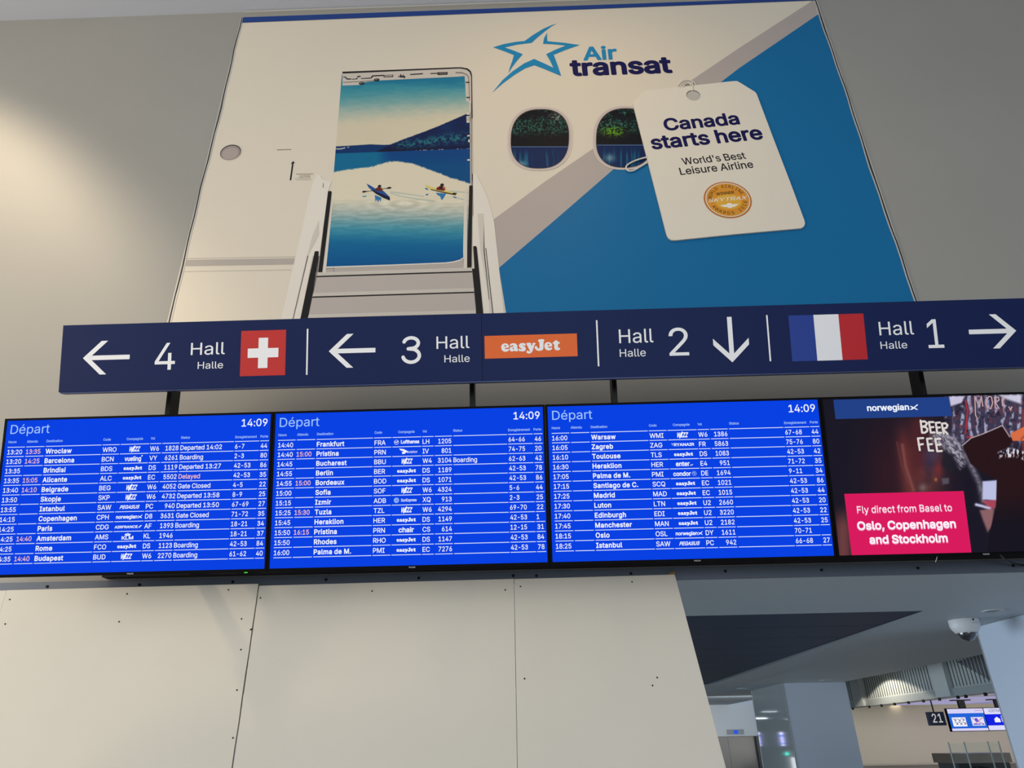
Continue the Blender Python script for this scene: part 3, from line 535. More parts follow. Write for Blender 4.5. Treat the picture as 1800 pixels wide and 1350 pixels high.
MP874|99,1 102,1009 109,1016 119,1019 462,1019 539,1013 602,1000 662,974 713,939 749,903 782,855 805,799 818,736 822,680 818,624 806,568 782,512 750,463 707,422 658,389 602,365 539,352 462,346 266,346 263,-6 259,-13 245,-19 119,-19 104,-13|455,496 525,502 574,520 611,547 639,589 653,631 658,680 653,736 639,778 609,820 574,845 518,864 455,870 266,869 266,496
MQ1048|696,-3 605,-25 528,-32 444,-25 360,-4 285,33 220,82 165,145 122,215 88,299 67,397 60,502 67,600 87,698 122,785 164,853 219,915 283,965 360,1004 444,1025 528,1032 605,1025 689,1004 759,970 829,916 885,854 928,782 962,698 982,600 988,502 982,397 963,306 931,222 885,146 820,75 934,-80 939,-100 934,-107 920,-113 787,-113 774,-107|592,131 590,138 465,304 463,313 470,327 486,332 612,332 626,328 724,204 757,243 782,285 807,348 822,418 827,495 822,579 808,649 787,705 754,761 717,803 675,836 626,859 577,872 528,877 472,872 416,856 374,835 333,803 296,761 262,706 241,649 227,579 222,502 227,425 240,355 263,292 297,236 332,197 374,165 423,141 472,128 514,124
MR883|99,1 102,1009 109,1016 119,1019 462,1019 532,1015 602,1001 665,976 714,944 754,904 782,862 807,806 819,757 824,687 820,631 808,582 780,519 751,477 714,442 644,400 858,8 859,-6 855,-13 840,-19 700,-19 680,-13 476,365 469,370 266,369 263,-6 259,-13 245,-19 119,-19 104,-13|455,520 525,526 574,541 609,564 640,603 655,645 660,694 652,750 640,785 616,817 574,847 525,863 455,870 266,869 266,521
MS878|300,-20 244,0 188,31 146,64 111,106 81,159 65,208 56,264 59,278 76,287 212,285 221,278 235,222 256,187 293,154 335,132 377,122 440,116 503,122 552,135 601,163 634,194 652,229 659,271 653,313 636,341 608,365 573,385 524,404 356,452 279,479 209,514 159,551 115,607 92,663 83,733 88,789 106,845 132,892 167,932 216,971 265,998 321,1017 377,1028 447,1032 510,1029 573,1016 629,995 678,968 720,934 755,894 784,845 801,796 807,747 804,733 790,724 657,725 647,733 634,782 615,814 581,845 545,864 496,878 440,882 384,877 342,864 293,836 269,810 251,775 246,740 252,698 278,663 304,642 342,623 384,606 524,567 615,537 671,511 720,479 756,446 790,401 814,341 822,271 816,215 800,159 776,116 744,75 696,33 647,5 580,-19 517,-31 440,-36 355,-30
MT882|360,1 360,862 357,868 350,869 56,870 47,876 43,890 46,1009 53,1016 63,1019 826,1017 838,1002 838,890 834,876 826,871 525,868 523,-6 518,-13 504,-19 378,-19 365,-13
MU1017|357,-13 294,13 238,49 189,94 154,141 121,209 104,272 99,342 101,1007 106,1014 119,1019 238,1019 252,1017 261,1007 263,349 271,286 291,237 329,185 378,150 441,127 511,120 581,128 637,149 686,184 726,237 745,286 753,349 755,1007 770,1019 903,1018 911,1014 918,1000 918,342 912,272 893,202 866,146 826,93 777,48 721,12 658,-14 588,-29 511,-35 425,-29
MV943|16,988 16,1009 23,1016 33,1019 159,1019 173,1017 182,1009 395,414 474,170 552,414 760,1009 775,1019 919,1016 929,1002 926,988 564,-6 558,-14 544,-19 404,-19 387,-13
MW1349|14,995 19,1014 33,1019 159,1019 171,1016 178,1009 338,393 376,231 383,229 423,393 586,1009 600,1019 755,1016 765,1002 964,233 971,229 1170,1009 1177,1016 1188,1019 1314,1019 1328,1014 1334,995 1055,-13 1041,-19 894,-19 881,-13 877,-6 705,627 677,744 670,745 642,626 471,-6 467,-13 453,-19 306,-19 291,-13
MX932|17,1 23,15 371,512 43,988 39,1002 44,1013 58,1019 205,1019 219,1012 415,723 464,640 471,642 519,722 723,1016 737,1019 877,1019 891,1012 896,1002 892,988 566,519 567,512 912,10 915,1 910,-13 891,-19 751,-19 737,-14 556,246 471,380 464,385 373,244 191,-15 177,-19 37,-19 22,-13
MY928|381,1 379,407 17,988 13,1002 16,1009 23,1016 33,1019 180,1019 194,1011 394,687 460,569 467,565 535,687 733,1011 747,1019 901,1018 914,1002 910,988 548,407 544,-7 537,-16 523,-19 397,-19 386,-13
MZ862|63,1 65,99 595,869 73,870 64,876 60,890 63,1009 70,1016 80,1019 789,1016 799,1002 796,897 351,246 269,134 276,129 787,131 796,127 804,113 804,1 799,-13 780,-19 87,-19 68,-13
Ma765|180,-8 124,26 75,82 57,117 45,159 41,208 47,271 66,320 103,368 145,397 193,418 243,433 488,470 509,478 520,488 523,502 518,544 503,579 488,598 467,613 425,627 390,630 334,626 299,616 272,600 243,576 214,530 201,520 75,554 63,565 64,579 101,649 145,697 200,733 257,757 320,770 383,775 474,764 523,749 568,726 614,689 652,635 674,572 681,495 681,-2 677,-11 663,-19 537,-18 530,-13 525,-2 523,51 474,7 425,-17 376,-31 320,-36 252,-30|334,108 397,116 439,132 475,159 502,194 517,229 523,271 523,334 516,340 460,328 306,304 267,292 243,281 221,264 204,236 200,208 203,180 215,154 236,134 257,123 313,110
Md834|257,-10 208,16 166,51 121,104 89,160 65,230 53,293 48,370 53,447 66,517 90,580 126,643 162,685 204,720 264,753 320,768 383,775 453,768 502,751 544,725 586,683 592,692 594,1007 607,1019 740,1016 750,1000 748,-8 733,-19 607,-17 600,-12 596,-1 593,69 578,48 548,20 502,-11 449,-29 390,-34 317,-29|439,115 474,125 509,146 543,181 572,237 588,300 594,370 588,447 571,510 544,559 509,595 476,615 439,625 404,629 362,625 327,615 294,594 260,559 230,503 214,440 208,370 214,300 230,237 260,181 295,146 327,125 362,115 404,111
Me794|278,-13 215,19 169,55 130,97 95,153 67,223 53,293 48,370 54,447 69,517 90,573 121,629 166,683 214,720 271,751 334,768 404,775 467,770 530,752 586,726 642,682 686,629 720,559 741,482 749,384 748,328 740,317 726,314 215,314 212,307 214,279 235,216 264,173 306,138 355,118 411,111 460,114 495,123 523,137 544,154 565,179 586,219 600,226 726,196 734,188 735,174 712,118 677,69 619,20 564,-8 495,-28 418,-35 340,-29|579,453 584,461 565,524 540,566 509,597 474,618 439,627 404,630 362,626 327,615 299,600 261,566 230,517 214,468 215,453
Mg836|257,-292 201,-267 152,-232 110,-189 82,-145 83,-127 187,-65 201,-61 215,-70 250,-114 272,-134 313,-156 355,-168 404,-172 460,-167 502,-155 544,-131 572,-99 587,-64 593,-8 593,76 586,81 544,38 502,13 446,-4 383,-10 320,-4 264,10 208,38 159,76 124,115 92,167 67,230 53,300 48,377 54,454 68,524 89,580 124,641 162,685 208,723 271,755 320,768 383,775 453,768 502,752 544,726 579,693 593,675 596,748 606,762 740,763 748,755 751,741 751,-15 745,-85 729,-141 703,-190 670,-226 628,-259 579,-284 495,-308 404,-315 322,-309|404,135 460,143 509,166 544,199 572,244 589,307 595,377 589,447 572,511 546,559 509,597 476,615 439,626 404,629 362,625 327,615 299,598 257,557 232,510 214,447 208,377 213,314 234,244 258,202 294,167 327,149 362,139
Mi328|84,1 85,750 89,759 103,765 229,764 238,757 242,743 241,-6 236,-13 222,-19 103,-19 89,-13|124,859 96,878 70,911 62,953 70,988 90,1016 124,1041 166,1049 201,1042 236,1020 259,988 267,953 259,911 236,880 208,861 166,851 139,855
Ml372|167,-1 132,26 104,66 89,115 84,171 84,997 90,1014 104,1019 223,1019 237,1012 241,1004 242,199 245,157 251,136 265,125 293,121 335,126 349,118 373,10 372,-4 363,-12 321,-21 272,-24 214,-18
Mn805|84,1 84,743 88,757 104,765 224,764 237,750 238,694 244,687 286,726 335,753 391,770 447,775 524,766 587,741 626,715 660,680 686,638 706,589 717,533 721,470 721,1 716,-13 699,-19 580,-19 568,-13 564,-6 563,456 558,512 544,554 524,583 496,606 454,624 412,628 363,621 321,604 293,582 265,547 250,505 242,442 241,-6 237,-13 223,-19 104,-19 89,-13
Mo816|278,-13 215,19 166,58 126,104 96,153 68,223 53,293 48,370 54,447 68,517 93,580 126,636 173,688 222,724 278,752 341,769 404,775 474,769 537,752 593,725 646,685 691,634 723,580 750,510 762,447 768,370 763,293 748,223 720,153 685,97 647,55 600,18 537,-13 474,-30 404,-35 335,-29|446,114 488,126 520,146 558,186 588,244 603,300 609,370 602,440 587,496 558,553 519,594 488,613 453,625 411,629 362,625 327,613 297,594 258,552 230,496 215,440 208,370 215,295 231,237 257,188 296,146 327,126 362,115 397,111
Mp834|84,-280 84,742 87,756 104,765 216,765 230,762 239,749 239,686 244,677 286,721 321,745 384,769 454,775 510,769 573,752 629,722 672,686 708,644 745,581 767,518 782,448 786,371 782,294 768,224 746,161 713,104 671,53 629,18 580,-9 517,-29 447,-35 384,-28 335,-12 286,21 244,65 241,-287 237,-294 223,-300 104,-300 89,-294|468,114 508,126 538,145 574,182 604,238 620,301 626,371 620,441 604,504 573,560 538,596 510,613 475,625 433,629 391,625 356,614 328,597 292,560 262,504 247,448 240,371 248,294 262,238 291,182 328,145 356,127 391,115 419,112
Mr509|84,1 84,743 88,757 104,765 223,764 237,750 239,701 244,697 293,740 328,758 370,771 447,775 489,770 496,761 498,750 495,624 482,615 412,621 363,617 321,601 287,575 265,549 249,512 242,463 241,-6 237,-13 223,-19 104,-19 89,-13
Ms717|207,-8 155,19 106,62 71,118 51,181 54,195 64,203 190,227 202,216 215,181 229,160 253,135 302,115 358,108 400,112 435,121 472,139 491,159 504,181 508,202 502,230 484,254 456,272 225,335 169,363 134,391 99,434 80,482 73,538 77,580 90,622 114,664 155,707 218,745 295,768 365,775 442,769 512,746 561,717 603,678 634,629 656,573 652,559 638,551 533,527 519,528 509,538 491,575 460,608 442,621 414,629 365,634 309,626 267,607 248,587 236,566 232,545 238,517 260,490 288,474 519,410 572,384 610,355 645,309 663,265 670,209 665,160 651,118 624,76 582,33 519,-4 442,-28 358,-35 281,-29
Mt447|210,-2 168,28 135,70 116,119 109,182 106,623 14,624 0,629 -5,637 -6,742 -3,756 7,764 98,765 105,766 109,770 109,924 114,938 126,945 245,945 259,941 267,924 267,770 273,765 406,764 420,749 420,644 413,629 399,624 273,624 267,616 267,196 272,154 282,133 294,126 336,117 399,124 409,119 416,105 438,0 427,-14 378,-24 329,-27 268,-21
Mu806|279,-19 216,5 175,33 146,64 121,103 99,159 89,208 84,271 86,754 92,761 104,765 216,765 230,763 240,754 242,285 249,229 265,187 284,159 307,141 349,123 391,118 440,123 482,140 516,166 537,194 557,243 563,306 565,754 580,765 699,765 713,761 721,747 719,-9 713,-16 699,-19 580,-18 573,-14 567,-2 566,64 517,19 468,-9 412,-24 363,-29 301,-23
My765|84,-289 75,-277 105,-158 119,-149 175,-158 196,-156 224,-146 244,-130 263,-102 299,-4 17,738 16,752 21,760 35,765 168,765 182,755 343,311 378,200 385,194 422,311 582,752 588,761 602,765 728,765 742,760 748,752 747,738 420,-117 391,-179 363,-221 329,-254 280,-285 231,-300 182,-304 115,-298
B,369|54,-279 40,-269 30,-255 26,-234 89,160 103,178 124,187 271,188 292,182 304,172 313,158 316,130 210,-255 194,-274 173,-282 68,-283
B.369|133,-46 88,-15 60,27 49,83 59,132 91,179 133,208 189,218 238,209 287,175 316,132 325,76 315,27 280,-21 238,-47 181,-57
BA943|5,-40 -8,-27 -16,-6 -13,15 354,1023 369,1040 390,1048 544,1048 565,1042 579,1031 588,1016 953,22 958,1 954,-20 936,-40 915,-48 775,-48 747,-38 733,-20 642,230 306,231 299,230 296,225 213,-13 201,-34 173,-48 26,-48|558,439 568,442 467,726 374,449 372,442 376,439
BB897|98,-44 84,-34 74,-20 70,1 70,995 76,1023 91,1040 112,1048 476,1048 546,1043 602,1032 665,1008 719,974 762,932 792,890 821,813 831,736 824,666 801,603 770,560 734,526 791,479 829,428 861,351 869,267 865,211 851,155 828,106 791,59 749,23 693,-10 630,-31 560,-44 483,-48 112,-48|483,160 546,165 588,177 620,197 637,218 646,239 650,274 646,302 634,330 609,363 581,384 539,400 483,406 294,404 294,161|469,609 511,614 546,627 574,646 593,666 606,694 611,736 607,764 598,785 581,807 560,822 518,836 469,840 294,838 294,609
BC1003|430,-53 339,-26 269,8 206,56 147,121 94,205 58,296 38,394 31,499 38,604 58,702 94,793 145,877 199,937 262,986 346,1030 437,1054 528,1061 605,1056 682,1037 752,1008 822,961 878,908 923,842 956,772 977,695 977,674 962,650 941,638 794,638 775,646 762,660 742,716 723,751 703,777 675,802 640,823 605,837 570,845 521,847 472,843 430,831 388,810 350,779 319,744 290,696 269,639 256,576 251,499 256,422 269,359 290,303 315,261 353,217 388,190 430,169 479,156 528,152 563,154 605,164 640,178 675,198 700,219 724,251 742,282 761,338 773,352 787,360 941,362 967,345 978,317 956,226 924,156 878,93 822,37 758,-5 682,-37 605,-56 519,-61
BD987|98,-44 84,-34 74,-20 70,1 70,995 76,1023 91,1040 112,1048 448,1048 546,1040 630,1020 717,981 787,932 847,868 894,792 929,701 949,603 955,505 949,400 930,302 891,204 847,134 784,68 714,19 630,-18 532,-41 434,-48 112,-48|420,160 490,165 553,179 602,202 644,232 675,267 702,316 721,372 732,428 737,498 733,568 721,631 702,687 674,736 644,769 609,796 560,820 497,836 427,840 294,838 294,161
BE823|98,-44 84,-34 74,-20 70,1 70,995 76,1023 91,1040 119,1048 728,1048 756,1041 770,1029 779,1009 780,883 770,859 749,843 728,840 294,838 294,610 714,607 735,593 747,568 747,449 745,435 735,419 721,408 707,403 294,402 293,162 735,160 756,156 776,141 785,120 786,-6 778,-27 763,-41 742,-48 112,-48
BF806|98,-44 84,-34 74,-20 70,1 70,995 76,1023 91,1040 119,1048 728,1048 749,1042 763,1030 773,1009 774,883 763,858 742,843 721,840 301,840 293,834 294,595 679,595 700,591 720,575 728,554 729,435 721,409 707,395 686,387 294,387 293,1 289,-20 273,-39 252,-47 112,-48
BG1023|437,-54 339,-27 269,8 206,55 146,121 93,205 58,296 37,394 31,499 37,604 57,702 93,793 144,877 206,945 269,993 339,1028 430,1053 521,1061 605,1055 682,1036 759,1002 822,960 878,905 924,842 958,772 979,695 979,674 968,653 941,638 794,638 773,646 761,660 738,716 722,744 696,777 671,800 640,821 607,835 563,845 521,848 472,843 430,832 388,811 348,779 314,737 290,695 269,639 256,576 251,499 256,422 269,359 290,304 316,261 352,219 388,191 430,170 472,158 528,152 577,156 619,167 647,179 688,205 715,233 738,268 752,302 759,341 549,343 528,352 514,367 508,387 509,513 521,536 535,546 549,551 955,548 976,534 987,513 988,394 982,310 961,226 924,149 885,93 835,44 764,-5 689,-37 612,-55 521,-61
BH1016|98,-44 84,-34 74,-20 70,1 70,1002 81,1030 98,1044 112,1048 245,1048 266,1043 287,1023 293,1002 294,616 721,616 723,1002 728,1022 742,1038 770,1048 903,1048 928,1037 940,1023 946,1002 946,1 938,-27 924,-40 903,-48 770,-48 746,-41 727,-20 723,1 721,408 294,408 293,1 289,-20 273,-39 252,-47 112,-48
BI591|41,-44 27,-34 13,-6 13,113 20,137 34,152 55,160 184,162 184,834 181,839 174,840 55,840 41,844 26,855 13,883 16,1016 31,1037 55,1048 531,1048 552,1042 572,1023 578,1002 578,883 571,862 557,848 538,841 412,840 407,834 407,169 412,160 538,159 552,154 566,143 575,127 578,113 578,1 574,-20 555,-41 531,-48 55,-48
BK917|98,-44 84,-34 74,-20 70,1 70,1002 81,1030 98,1044 112,1048 245,1048 266,1043 287,1023 293,1002 294,614 686,1038 714,1048 875,1048 896,1045 910,1038 923,1023 929,1002 925,981 917,969 540,561 920,29 930,1 922,-27 903,-43 882,-48 728,-48 700,-36 385,403 293,309 293,1 285,-27 270,-41 252,-47 112,-48
BL772|98,-44 84,-34 74,-20 70,1 71,1009 84,1034 105,1046 252,1047 266,1043 280,1032 290,1016 293,1002 293,162 707,160 728,156 748,141 757,120 758,-6 744,-34 728,-44 714,-48 112,-48
BM1235|98,-44 84,-34 74,-20 70,1 70,1002 73,1016 84,1034 112,1048 301,1048 322,1041 336,1029 589,386 616,309 623,316 896,1027 910,1041 931,1048 1120,1048 1148,1035 1161,1016 1164,995 1164,1 1160,-20 1150,-34 1134,-44 1120,-48 987,-48 959,-36 945,-15 943,533 938,549 716,-20 697,-41 672,-48 553,-47 537,-41 522,-27 294,544 290,540 288,526 286,-13 274,-34 252,-46 112,-48
BN1029|98,-44 84,-34 74,-20 70,1 70,1002 81,1030 98,1044 119,1048 273,1048 301,1034 735,351 736,995 739,1016 754,1037 777,1048 910,1048 938,1039 953,1023 959,1002 959,1 951,-27 931,-43 910,-48 756,-48 742,-45 726,-34 359,540 294,648 292,-13 280,-34 252,-48 112,-48
BO1048|430,-53 346,-30 269,9 196,65 142,128 98,198 61,289 38,394 31,499 38,604 61,709 98,800 141,870 196,933 269,991 346,1030 437,1054 528,1061 619,1053 710,1026 787,986 850,936 904,877 955,793 991,702 1011,604 1017,499 1011,394 988,289 951,198 908,128 853,65 780,9 703,-30 614,-54 518,-61|528,152 577,157 612,167 661,190 696,217 731,257 759,303 780,359 793,422 798,499 793,576 781,639 760,695 731,743 696,783 661,810 625,828 570,844 521,848 479,844 437,833 388,809 353,782 318,743 290,695 268,639 256,576 251,499 256,422 269,359 290,303 318,256 353,218 388,190 428,170 479,156
BP874|98,-44 84,-34 74,-20 70,1 70,995 76,1023 91,1040 112,1048 462,1048 539,1043 609,1028 672,1002 728,965 775,918 807,869 834,806 847,743 851,680 847,624 833,560 808,498 776,449 728,401 677,365 616,339 532,322 462,317 294,317 293,1 289,-20 273,-39 252,-47 112,-48|455,525 518,531 560,546 588,567 613,603 625,638 629,680 623,734 613,764 588,799 560,819 511,835 448,841 294,840 294,525
BR883|98,-44 84,-34 74,-20 70,1 70,995 76,1023 91,1040 112,1048 469,1048 539,1044 609,1029 679,1001 732,967 779,918 808,876 833,820 848,757 853,694 848,624 834,568 812,518 771,456 728,417 684,386 883,22 889,1 882,-24 868,-39 847,-48 693,-48 669,-41 651,-22 455,340 301,341 293,337 293,1 289,-20 273,-39 252,-47 112,-48|455,549 518,554 560,567 594,589 615,617 625,645 630,694 624,743 614,771 595,797 563,820 518,835 455,841 294,840 294,551
BS878|363,-61 286,-46 230,-25 181,1 129,40 87,89 55,145 37,201 27,271 39,299 62,314 216,315 230,309 244,295 265,229 282,201 306,180 349,159 391,148 433,146 496,150 545,164 585,187 608,210 623,236 630,271 627,299 616,320 594,339 559,359 517,376 349,423 272,451 195,488 139,530 93,586 62,663 54,733 62,803 83,865 108,908 146,952 195,992 258,1026 314,1045 370,1056 447,1061 517,1057 587,1042 643,1020 692,993 738,957 781,908 809,859 829,803 836,747 832,725 818,706 797,696 650,697 633,705 622,718 604,775 592,796 566,820 531,838 496,848 440,853 384,847 349,836 314,816 293,794 279,768 275,740 282,705 293,689 315,670 354,649 391,635 531,595 629,563 684,537 734,505 783,460 818,411 842,348 851,271 845,208 825,145 799,96 765,54 716,12 657,-22 587,-47 517,-61 431,-65
BT882|357,-43 345,-34 331,-6 331,834 322,840 63,840 35,848 21,862 14,883 17,1016 35,1040 63,1048 819,1048 840,1043 861,1023 867,1002 867,883 860,862 847,849 819,840 560,840 553,836 551,-13 539,-34 511,-48 374,-48
BU1017|427,-59 350,-42 280,-12 224,23 161,83 125,132 95,195 76,265 70,342 72,1014 79,1028 91,1040 119,1048 252,1047 273,1038 287,1021 292,1000 292,356 299,293 320,244 347,209 385,181 441,157 511,150 574,156 630,179 665,205 697,244 717,293 724,356 724,1000 729,1021 742,1038 763,1047 896,1048 917,1044 938,1027 947,1000 947,335 940,265 922,195 891,132 851,76 798,28 742,-9 664,-43 588,-59 501,-64
BV943|369,-36 354,-13 -12,981 -16,1002 -10,1023 5,1040 26,1048 159,1048 187,1043 208,1023 474,269 524,421 734,1023 747,1038 768,1047 908,1048 929,1044 952,1023 957,1009 957,988 590,-20 572,-40 551,-48 396,-48
BW1349|271,-34 259,-13 -15,988 -13,1016 -2,1034 26,1048 166,1048 187,1041 204,1023 376,360 383,357 560,1023 579,1042 600,1048 747,1048 775,1038 788,1023 793,1009 964,356 971,357 1144,1023 1160,1041 1181,1048 1321,1048 1349,1034 1361,1016 1363,988 1088,-13 1076,-34 1048,-48 894,-48 873,-43 855,-27 677,620 670,619 495,-22 481,-39 460,-47 299,-48
BY928|376,-42 366,-34 352,-6 352,393 -9,974 -16,995 -10,1023 5,1040 26,1048 180,1048 209,1037 222,1021 460,630 467,626 514,708 707,1023 719,1037 747,1048 894,1048 915,1043 929,1033 940,1016 943,995 936,976 575,393 575,1 571,-20 558,-36 537,-47 395,-48
BZ862|52,-38 36,-13 34,92 40,113 535,834 528,841 80,840 59,844 38,862 31,883 31,1002 38,1025 59,1044 80,1048 780,1048 808,1039 822,1023 828,1002 828,904 822,883 326,162 332,159 780,160 801,157 822,142 832,120 833,-6 825,-27 808,-42 787,-48 77,-48
Ba765|236,-57 166,-34 103,5 60,54 32,103 15,159 12,215 21,285 47,346 82,388 124,419 180,445 236,461 488,501 493,509 489,537 482,558 465,579 425,598 383,602 341,598 313,590 285,574 264,556 229,503 215,494 194,490 57,530 38,551 34,579 75,664 124,718 187,760 250,785 313,798 383,804 481,793 537,774 586,749 635,709 677,650 700,586 710,495 709,-9 698,-31 684,-42 670,-47 537,-48 513,-37 495,-13 439,-43 390,-57 308,-65|390,145 425,158 453,179 477,208 488,236 494,299 488,304 313,276 278,266 242,243 233,229 230,208 231,187 238,173 251,159 271,149 327,138
Bb834|370,-54 317,-36 272,-6 251,-36 223,-48 90,-46 69,-34 57,-15 55,1000 64,1028 76,1040 90,1046 230,1047 251,1039 265,1022 271,1000 272,748 317,776 384,798 454,804 517,797 580,780 643,748 699,700 735,657 767,601 794,531 811,447 815,370 811,293 793,209 771,146 739,90 692,33 643,-7 587,-38 517,-59 445,-64|433,140 468,144 496,153 517,166 552,202 575,244 592,307 597,370 592,433 575,496 552,539 520,573 496,588 468,596 433,600 398,597 370,589 346,573 314,542 293,503 275,440 269,370 276,300 291,244 314,200 342,172 370,153 391,146
Bc778|334,-58 257,-36 194,-1 149,34 110,77 67,146 39,216 25,286 19,370 24,447 40,524 68,594 110,663 159,713 206,748 261,776 334,797 404,804 467,800 523,787 579,767 628,739 670,703 709,657 734,615 754,566 759,545 757,531 745,510 726,499 593,467 572,473 560,482 533,538 516,559 500,573 467,591 432,599 376,597 341,587 318,573 284,538 261,496 242,426 237,370 242,307 257,251 283,202 313,170 341,152 369,144 404,140 460,147 488,160 518,181 534,202 555,251 565,265 579,274 600,278 733,244 754,225 761,202 739,132 711,83 670,37 628,2 579,-26 523,-48 467,-60 400,-64
Bd834|313,-58 257,-42 194,-9 138,37 100,83 67,139 38,216 24,293 19,370 24,447 40,531 64,594 96,650 138,703 194,750 250,779 313,797 390,804 460,796 516,777 558,751 563,762 563,1000 572,1028 586,1041 607,1048 747,1045 770,1028 779,1000 777,-15 763,-36 740,-47 614,-48 600,-46 583,-36 572,-22 565,-4 516,-36 460,-56 377,-64|404,140 432,143 460,151 488,167 522,202 541,237 559,300 564,377 560,440 544,498 518,545 490,573 467,587 432,597 404,600 369,597 338,587 313,573 281,538 259,496 243,440 237,370 242,307 259,244 281,202 313,169 341,151 362,145
Be794|341,-59 271,-41 203,-8 145,38 103,85 63,153 39,216 26,279 19,363 24,447 41,524 65,587 96,644 142,699 201,747 264,779 327,797 404,804 474,798 537,780 605,748 666,699 711,643 747,569 770,482 778,377 778,328 774,314 761,297 740,286 250,285 244,279 261,230 285,193 320,164 369,144 418,139 453,142 502,159 523,174 541,195 565,239 579,250 593,254 614,253 733,224 747,216 759,202 764,188 764,167 734,97 691,42 642,1 572,-36 502,-56 410,-64|544,482 546,489 540,510 519,545 488,577 460,591 404,601 362,596 341,590 313,574 278,541 258,510 250,482
Bf499|140,-45 124,-34 110,-6 110,589 105,595 7,595 -7,599 -22,610 -35,638 -34,757 -21,780 0,792 105,794 110,799 111,855 122,925 148,981 196,1034 245,1063 308,1083 371,1090 448,1083 501,1065 516,1051 523,1037 524,1016 492,904 477,883 455,874 385,884 350,877 340,869 332,855 327,799 336,794 455,793 469,789 483,778 496,750 495,631 483,610 462,597 336,595 327,589 327,1 323,-20 308,-38 287,-47 153,-48
Bg836|313,-336 250,-320 180,-289 131,-253 85,-204 52,-148 52,-127 57,-113 75,-94 173,-39 201,-32 229,-43 276,-99 292,-113 320,-128 362,-140 404,-143 453,-139 496,-127 523,-111 544,-88 559,-57 564,6 558,13 516,-12 453,-32 383,-39 320,-34 250,-15 194,12 145,49 101,97 68,150 39,223 25,293 19,377 24,454 40,531 67,601 100,657 138,703 194,749 257,781 320,798 383,804 453,798 516,777 565,747 578,776 600,792 747,791 769,776 780,748 780,-15 775,-85 758,-148 723,-211 685,-253 637,-288 586,-312 502,-336 399,-344|404,165 453,171 490,188 521,216 544,255 561,314 566,377 561,440 544,503 520,545 492,573 467,588 439,596 404,600 369,597 341,589 313,572 280,538 261,503 242,440 237,377 242,314 259,258 284,216 313,189 341,175 369,167
Bh806|83,-44 69,-34 59,-20 55,1 55,1002 66,1030 90,1046 230,1047 244,1043 258,1032 270,1009 272,754 328,781 384,798 447,804 531,794 601,767 643,739 681,701 713,652 735,596 745,540 750,477 750,-6 736,-34 720,-44 706,-48 573,-47 552,-38 538,-20 534,1 534,456 530,505 517,542 503,562 482,580 447,595 412,599 370,593 342,583 314,562 291,533 277,491 271,442 271,1 267,-20 251,-39 230,-47 97,-48
Bi328|82,-43 69,-34 55,-6 55,750 68,778 89,792 229,794 243,789 257,779 267,764 271,750 271,-6 257,-34 236,-46 97,-48|110,834 75,857 44,897 33,946 41,995 75,1043 117,1069 166,1078 215,1068 257,1040 285,1002 296,953 288,904 257,860 215,832 166,822 131,827
Bj328|-53,-315 -65,-294 -67,-168 -64,-154 -53,-136 -39,-126 24,-120 38,-113 51,-91 55,-56 56,756 67,777 80,788 94,793 234,793 259,777 271,749 271,-56 265,-133 245,-196 236,-210 200,-259 154,-294 80,-321 10,-329 -25,-329|110,833 78,854 45,896 33,945 41,994 73,1042 115,1069 164,1078 206,1071 255,1041 285,1001 296,952 287,903 258,861 218,833 171,823 136,826
Bk748|83,-44 69,-34 59,-20 55,1 55,1002 66,1030 90,1046 230,1047 244,1043 258,1032 268,1016 271,1002 272,523 524,778 538,789 559,794 713,794 734,786 749,771 756,743 745,715 460,421 770,29 777,15 780,-6 766,-34 741,-47 573,-48 552,-41 538,-27 300,275 293,275 271,253 271,1 263,-27 248,-41 230,-47 97,-48
Bl372|209,-47 166,-32 118,0 79,52 60,108 55,164 55,1004 59,1018 69,1034 97,1048 237,1046 258,1032 271,1004 271,199 274,164 279,152 342,154 356,149 372,136 381,115 403,3 393,-25 370,-40 321,-50 268,-53
Bm1199|83,-44 69,-34 59,-20 55,1 55,743 59,764 76,785 97,794 230,793 251,782 272,756 321,784 377,802 433,807 489,801 552,778 598,743 629,708 671,747 727,780 790,801 867,806 930,799 1000,773 1058,729 1102,673 1128,610 1139,561 1143,498 1143,1 1139,-20 1121,-41 1098,-48 965,-47 944,-38 930,-20 926,1 926,491 922,533 912,561 895,579 853,598 825,601 790,597 755,583 737,568 722,547 711,519 707,477 707,1 703,-20 685,-40 664,-48 531,-47 505,-34 495,-20 491,1 491,505 488,533 476,561 447,588 419,598 391,602 356,596 314,573 292,547 276,512 271,463 271,1 267,-20 251,-39 230,-47 97,-48
Bn805|83,-44 69,-34 59,-20 55,1 55,743 62,771 76,786 97,794 223,794 251,781 272,752 328,781 377,796 447,804 531,794 606,764 653,729 680,701 708,659 734,597 745,540 750,470 750,1 742,-27 727,-41 706,-48 580,-48 557,-41 538,-20 534,1 534,456 530,505 517,542 503,562 482,580 447,595 412,599 370,593 342,583 314,562 291,533 277,491 271,442 271,1 267,-20 251,-39 230,-47 97,-48
Bo816|334,-58 257,-36 194,-1 149,34 110,77 67,146 39,216 25,286 19,370 24,447 40,524 68,594 110,663 159,713 206,748 261,776 334,797 404,804 481,797 551,778 614,746 670,702 715,650 748,594 774,531 792,447 797,370 791,286 774,209 749,146 716,90 670,38 614,-7 551,-39 481,-58 400,-64|404,140 446,143 474,152 500,167 537,207 560,251 575,307 580,370 575,426 559,489 533,538 502,570 474,588 446,596 404,600 369,596 341,587 318,573 280,531 258,489 243,433 238,363 242,307 257,251 283,202 313,170 341,152 362,146
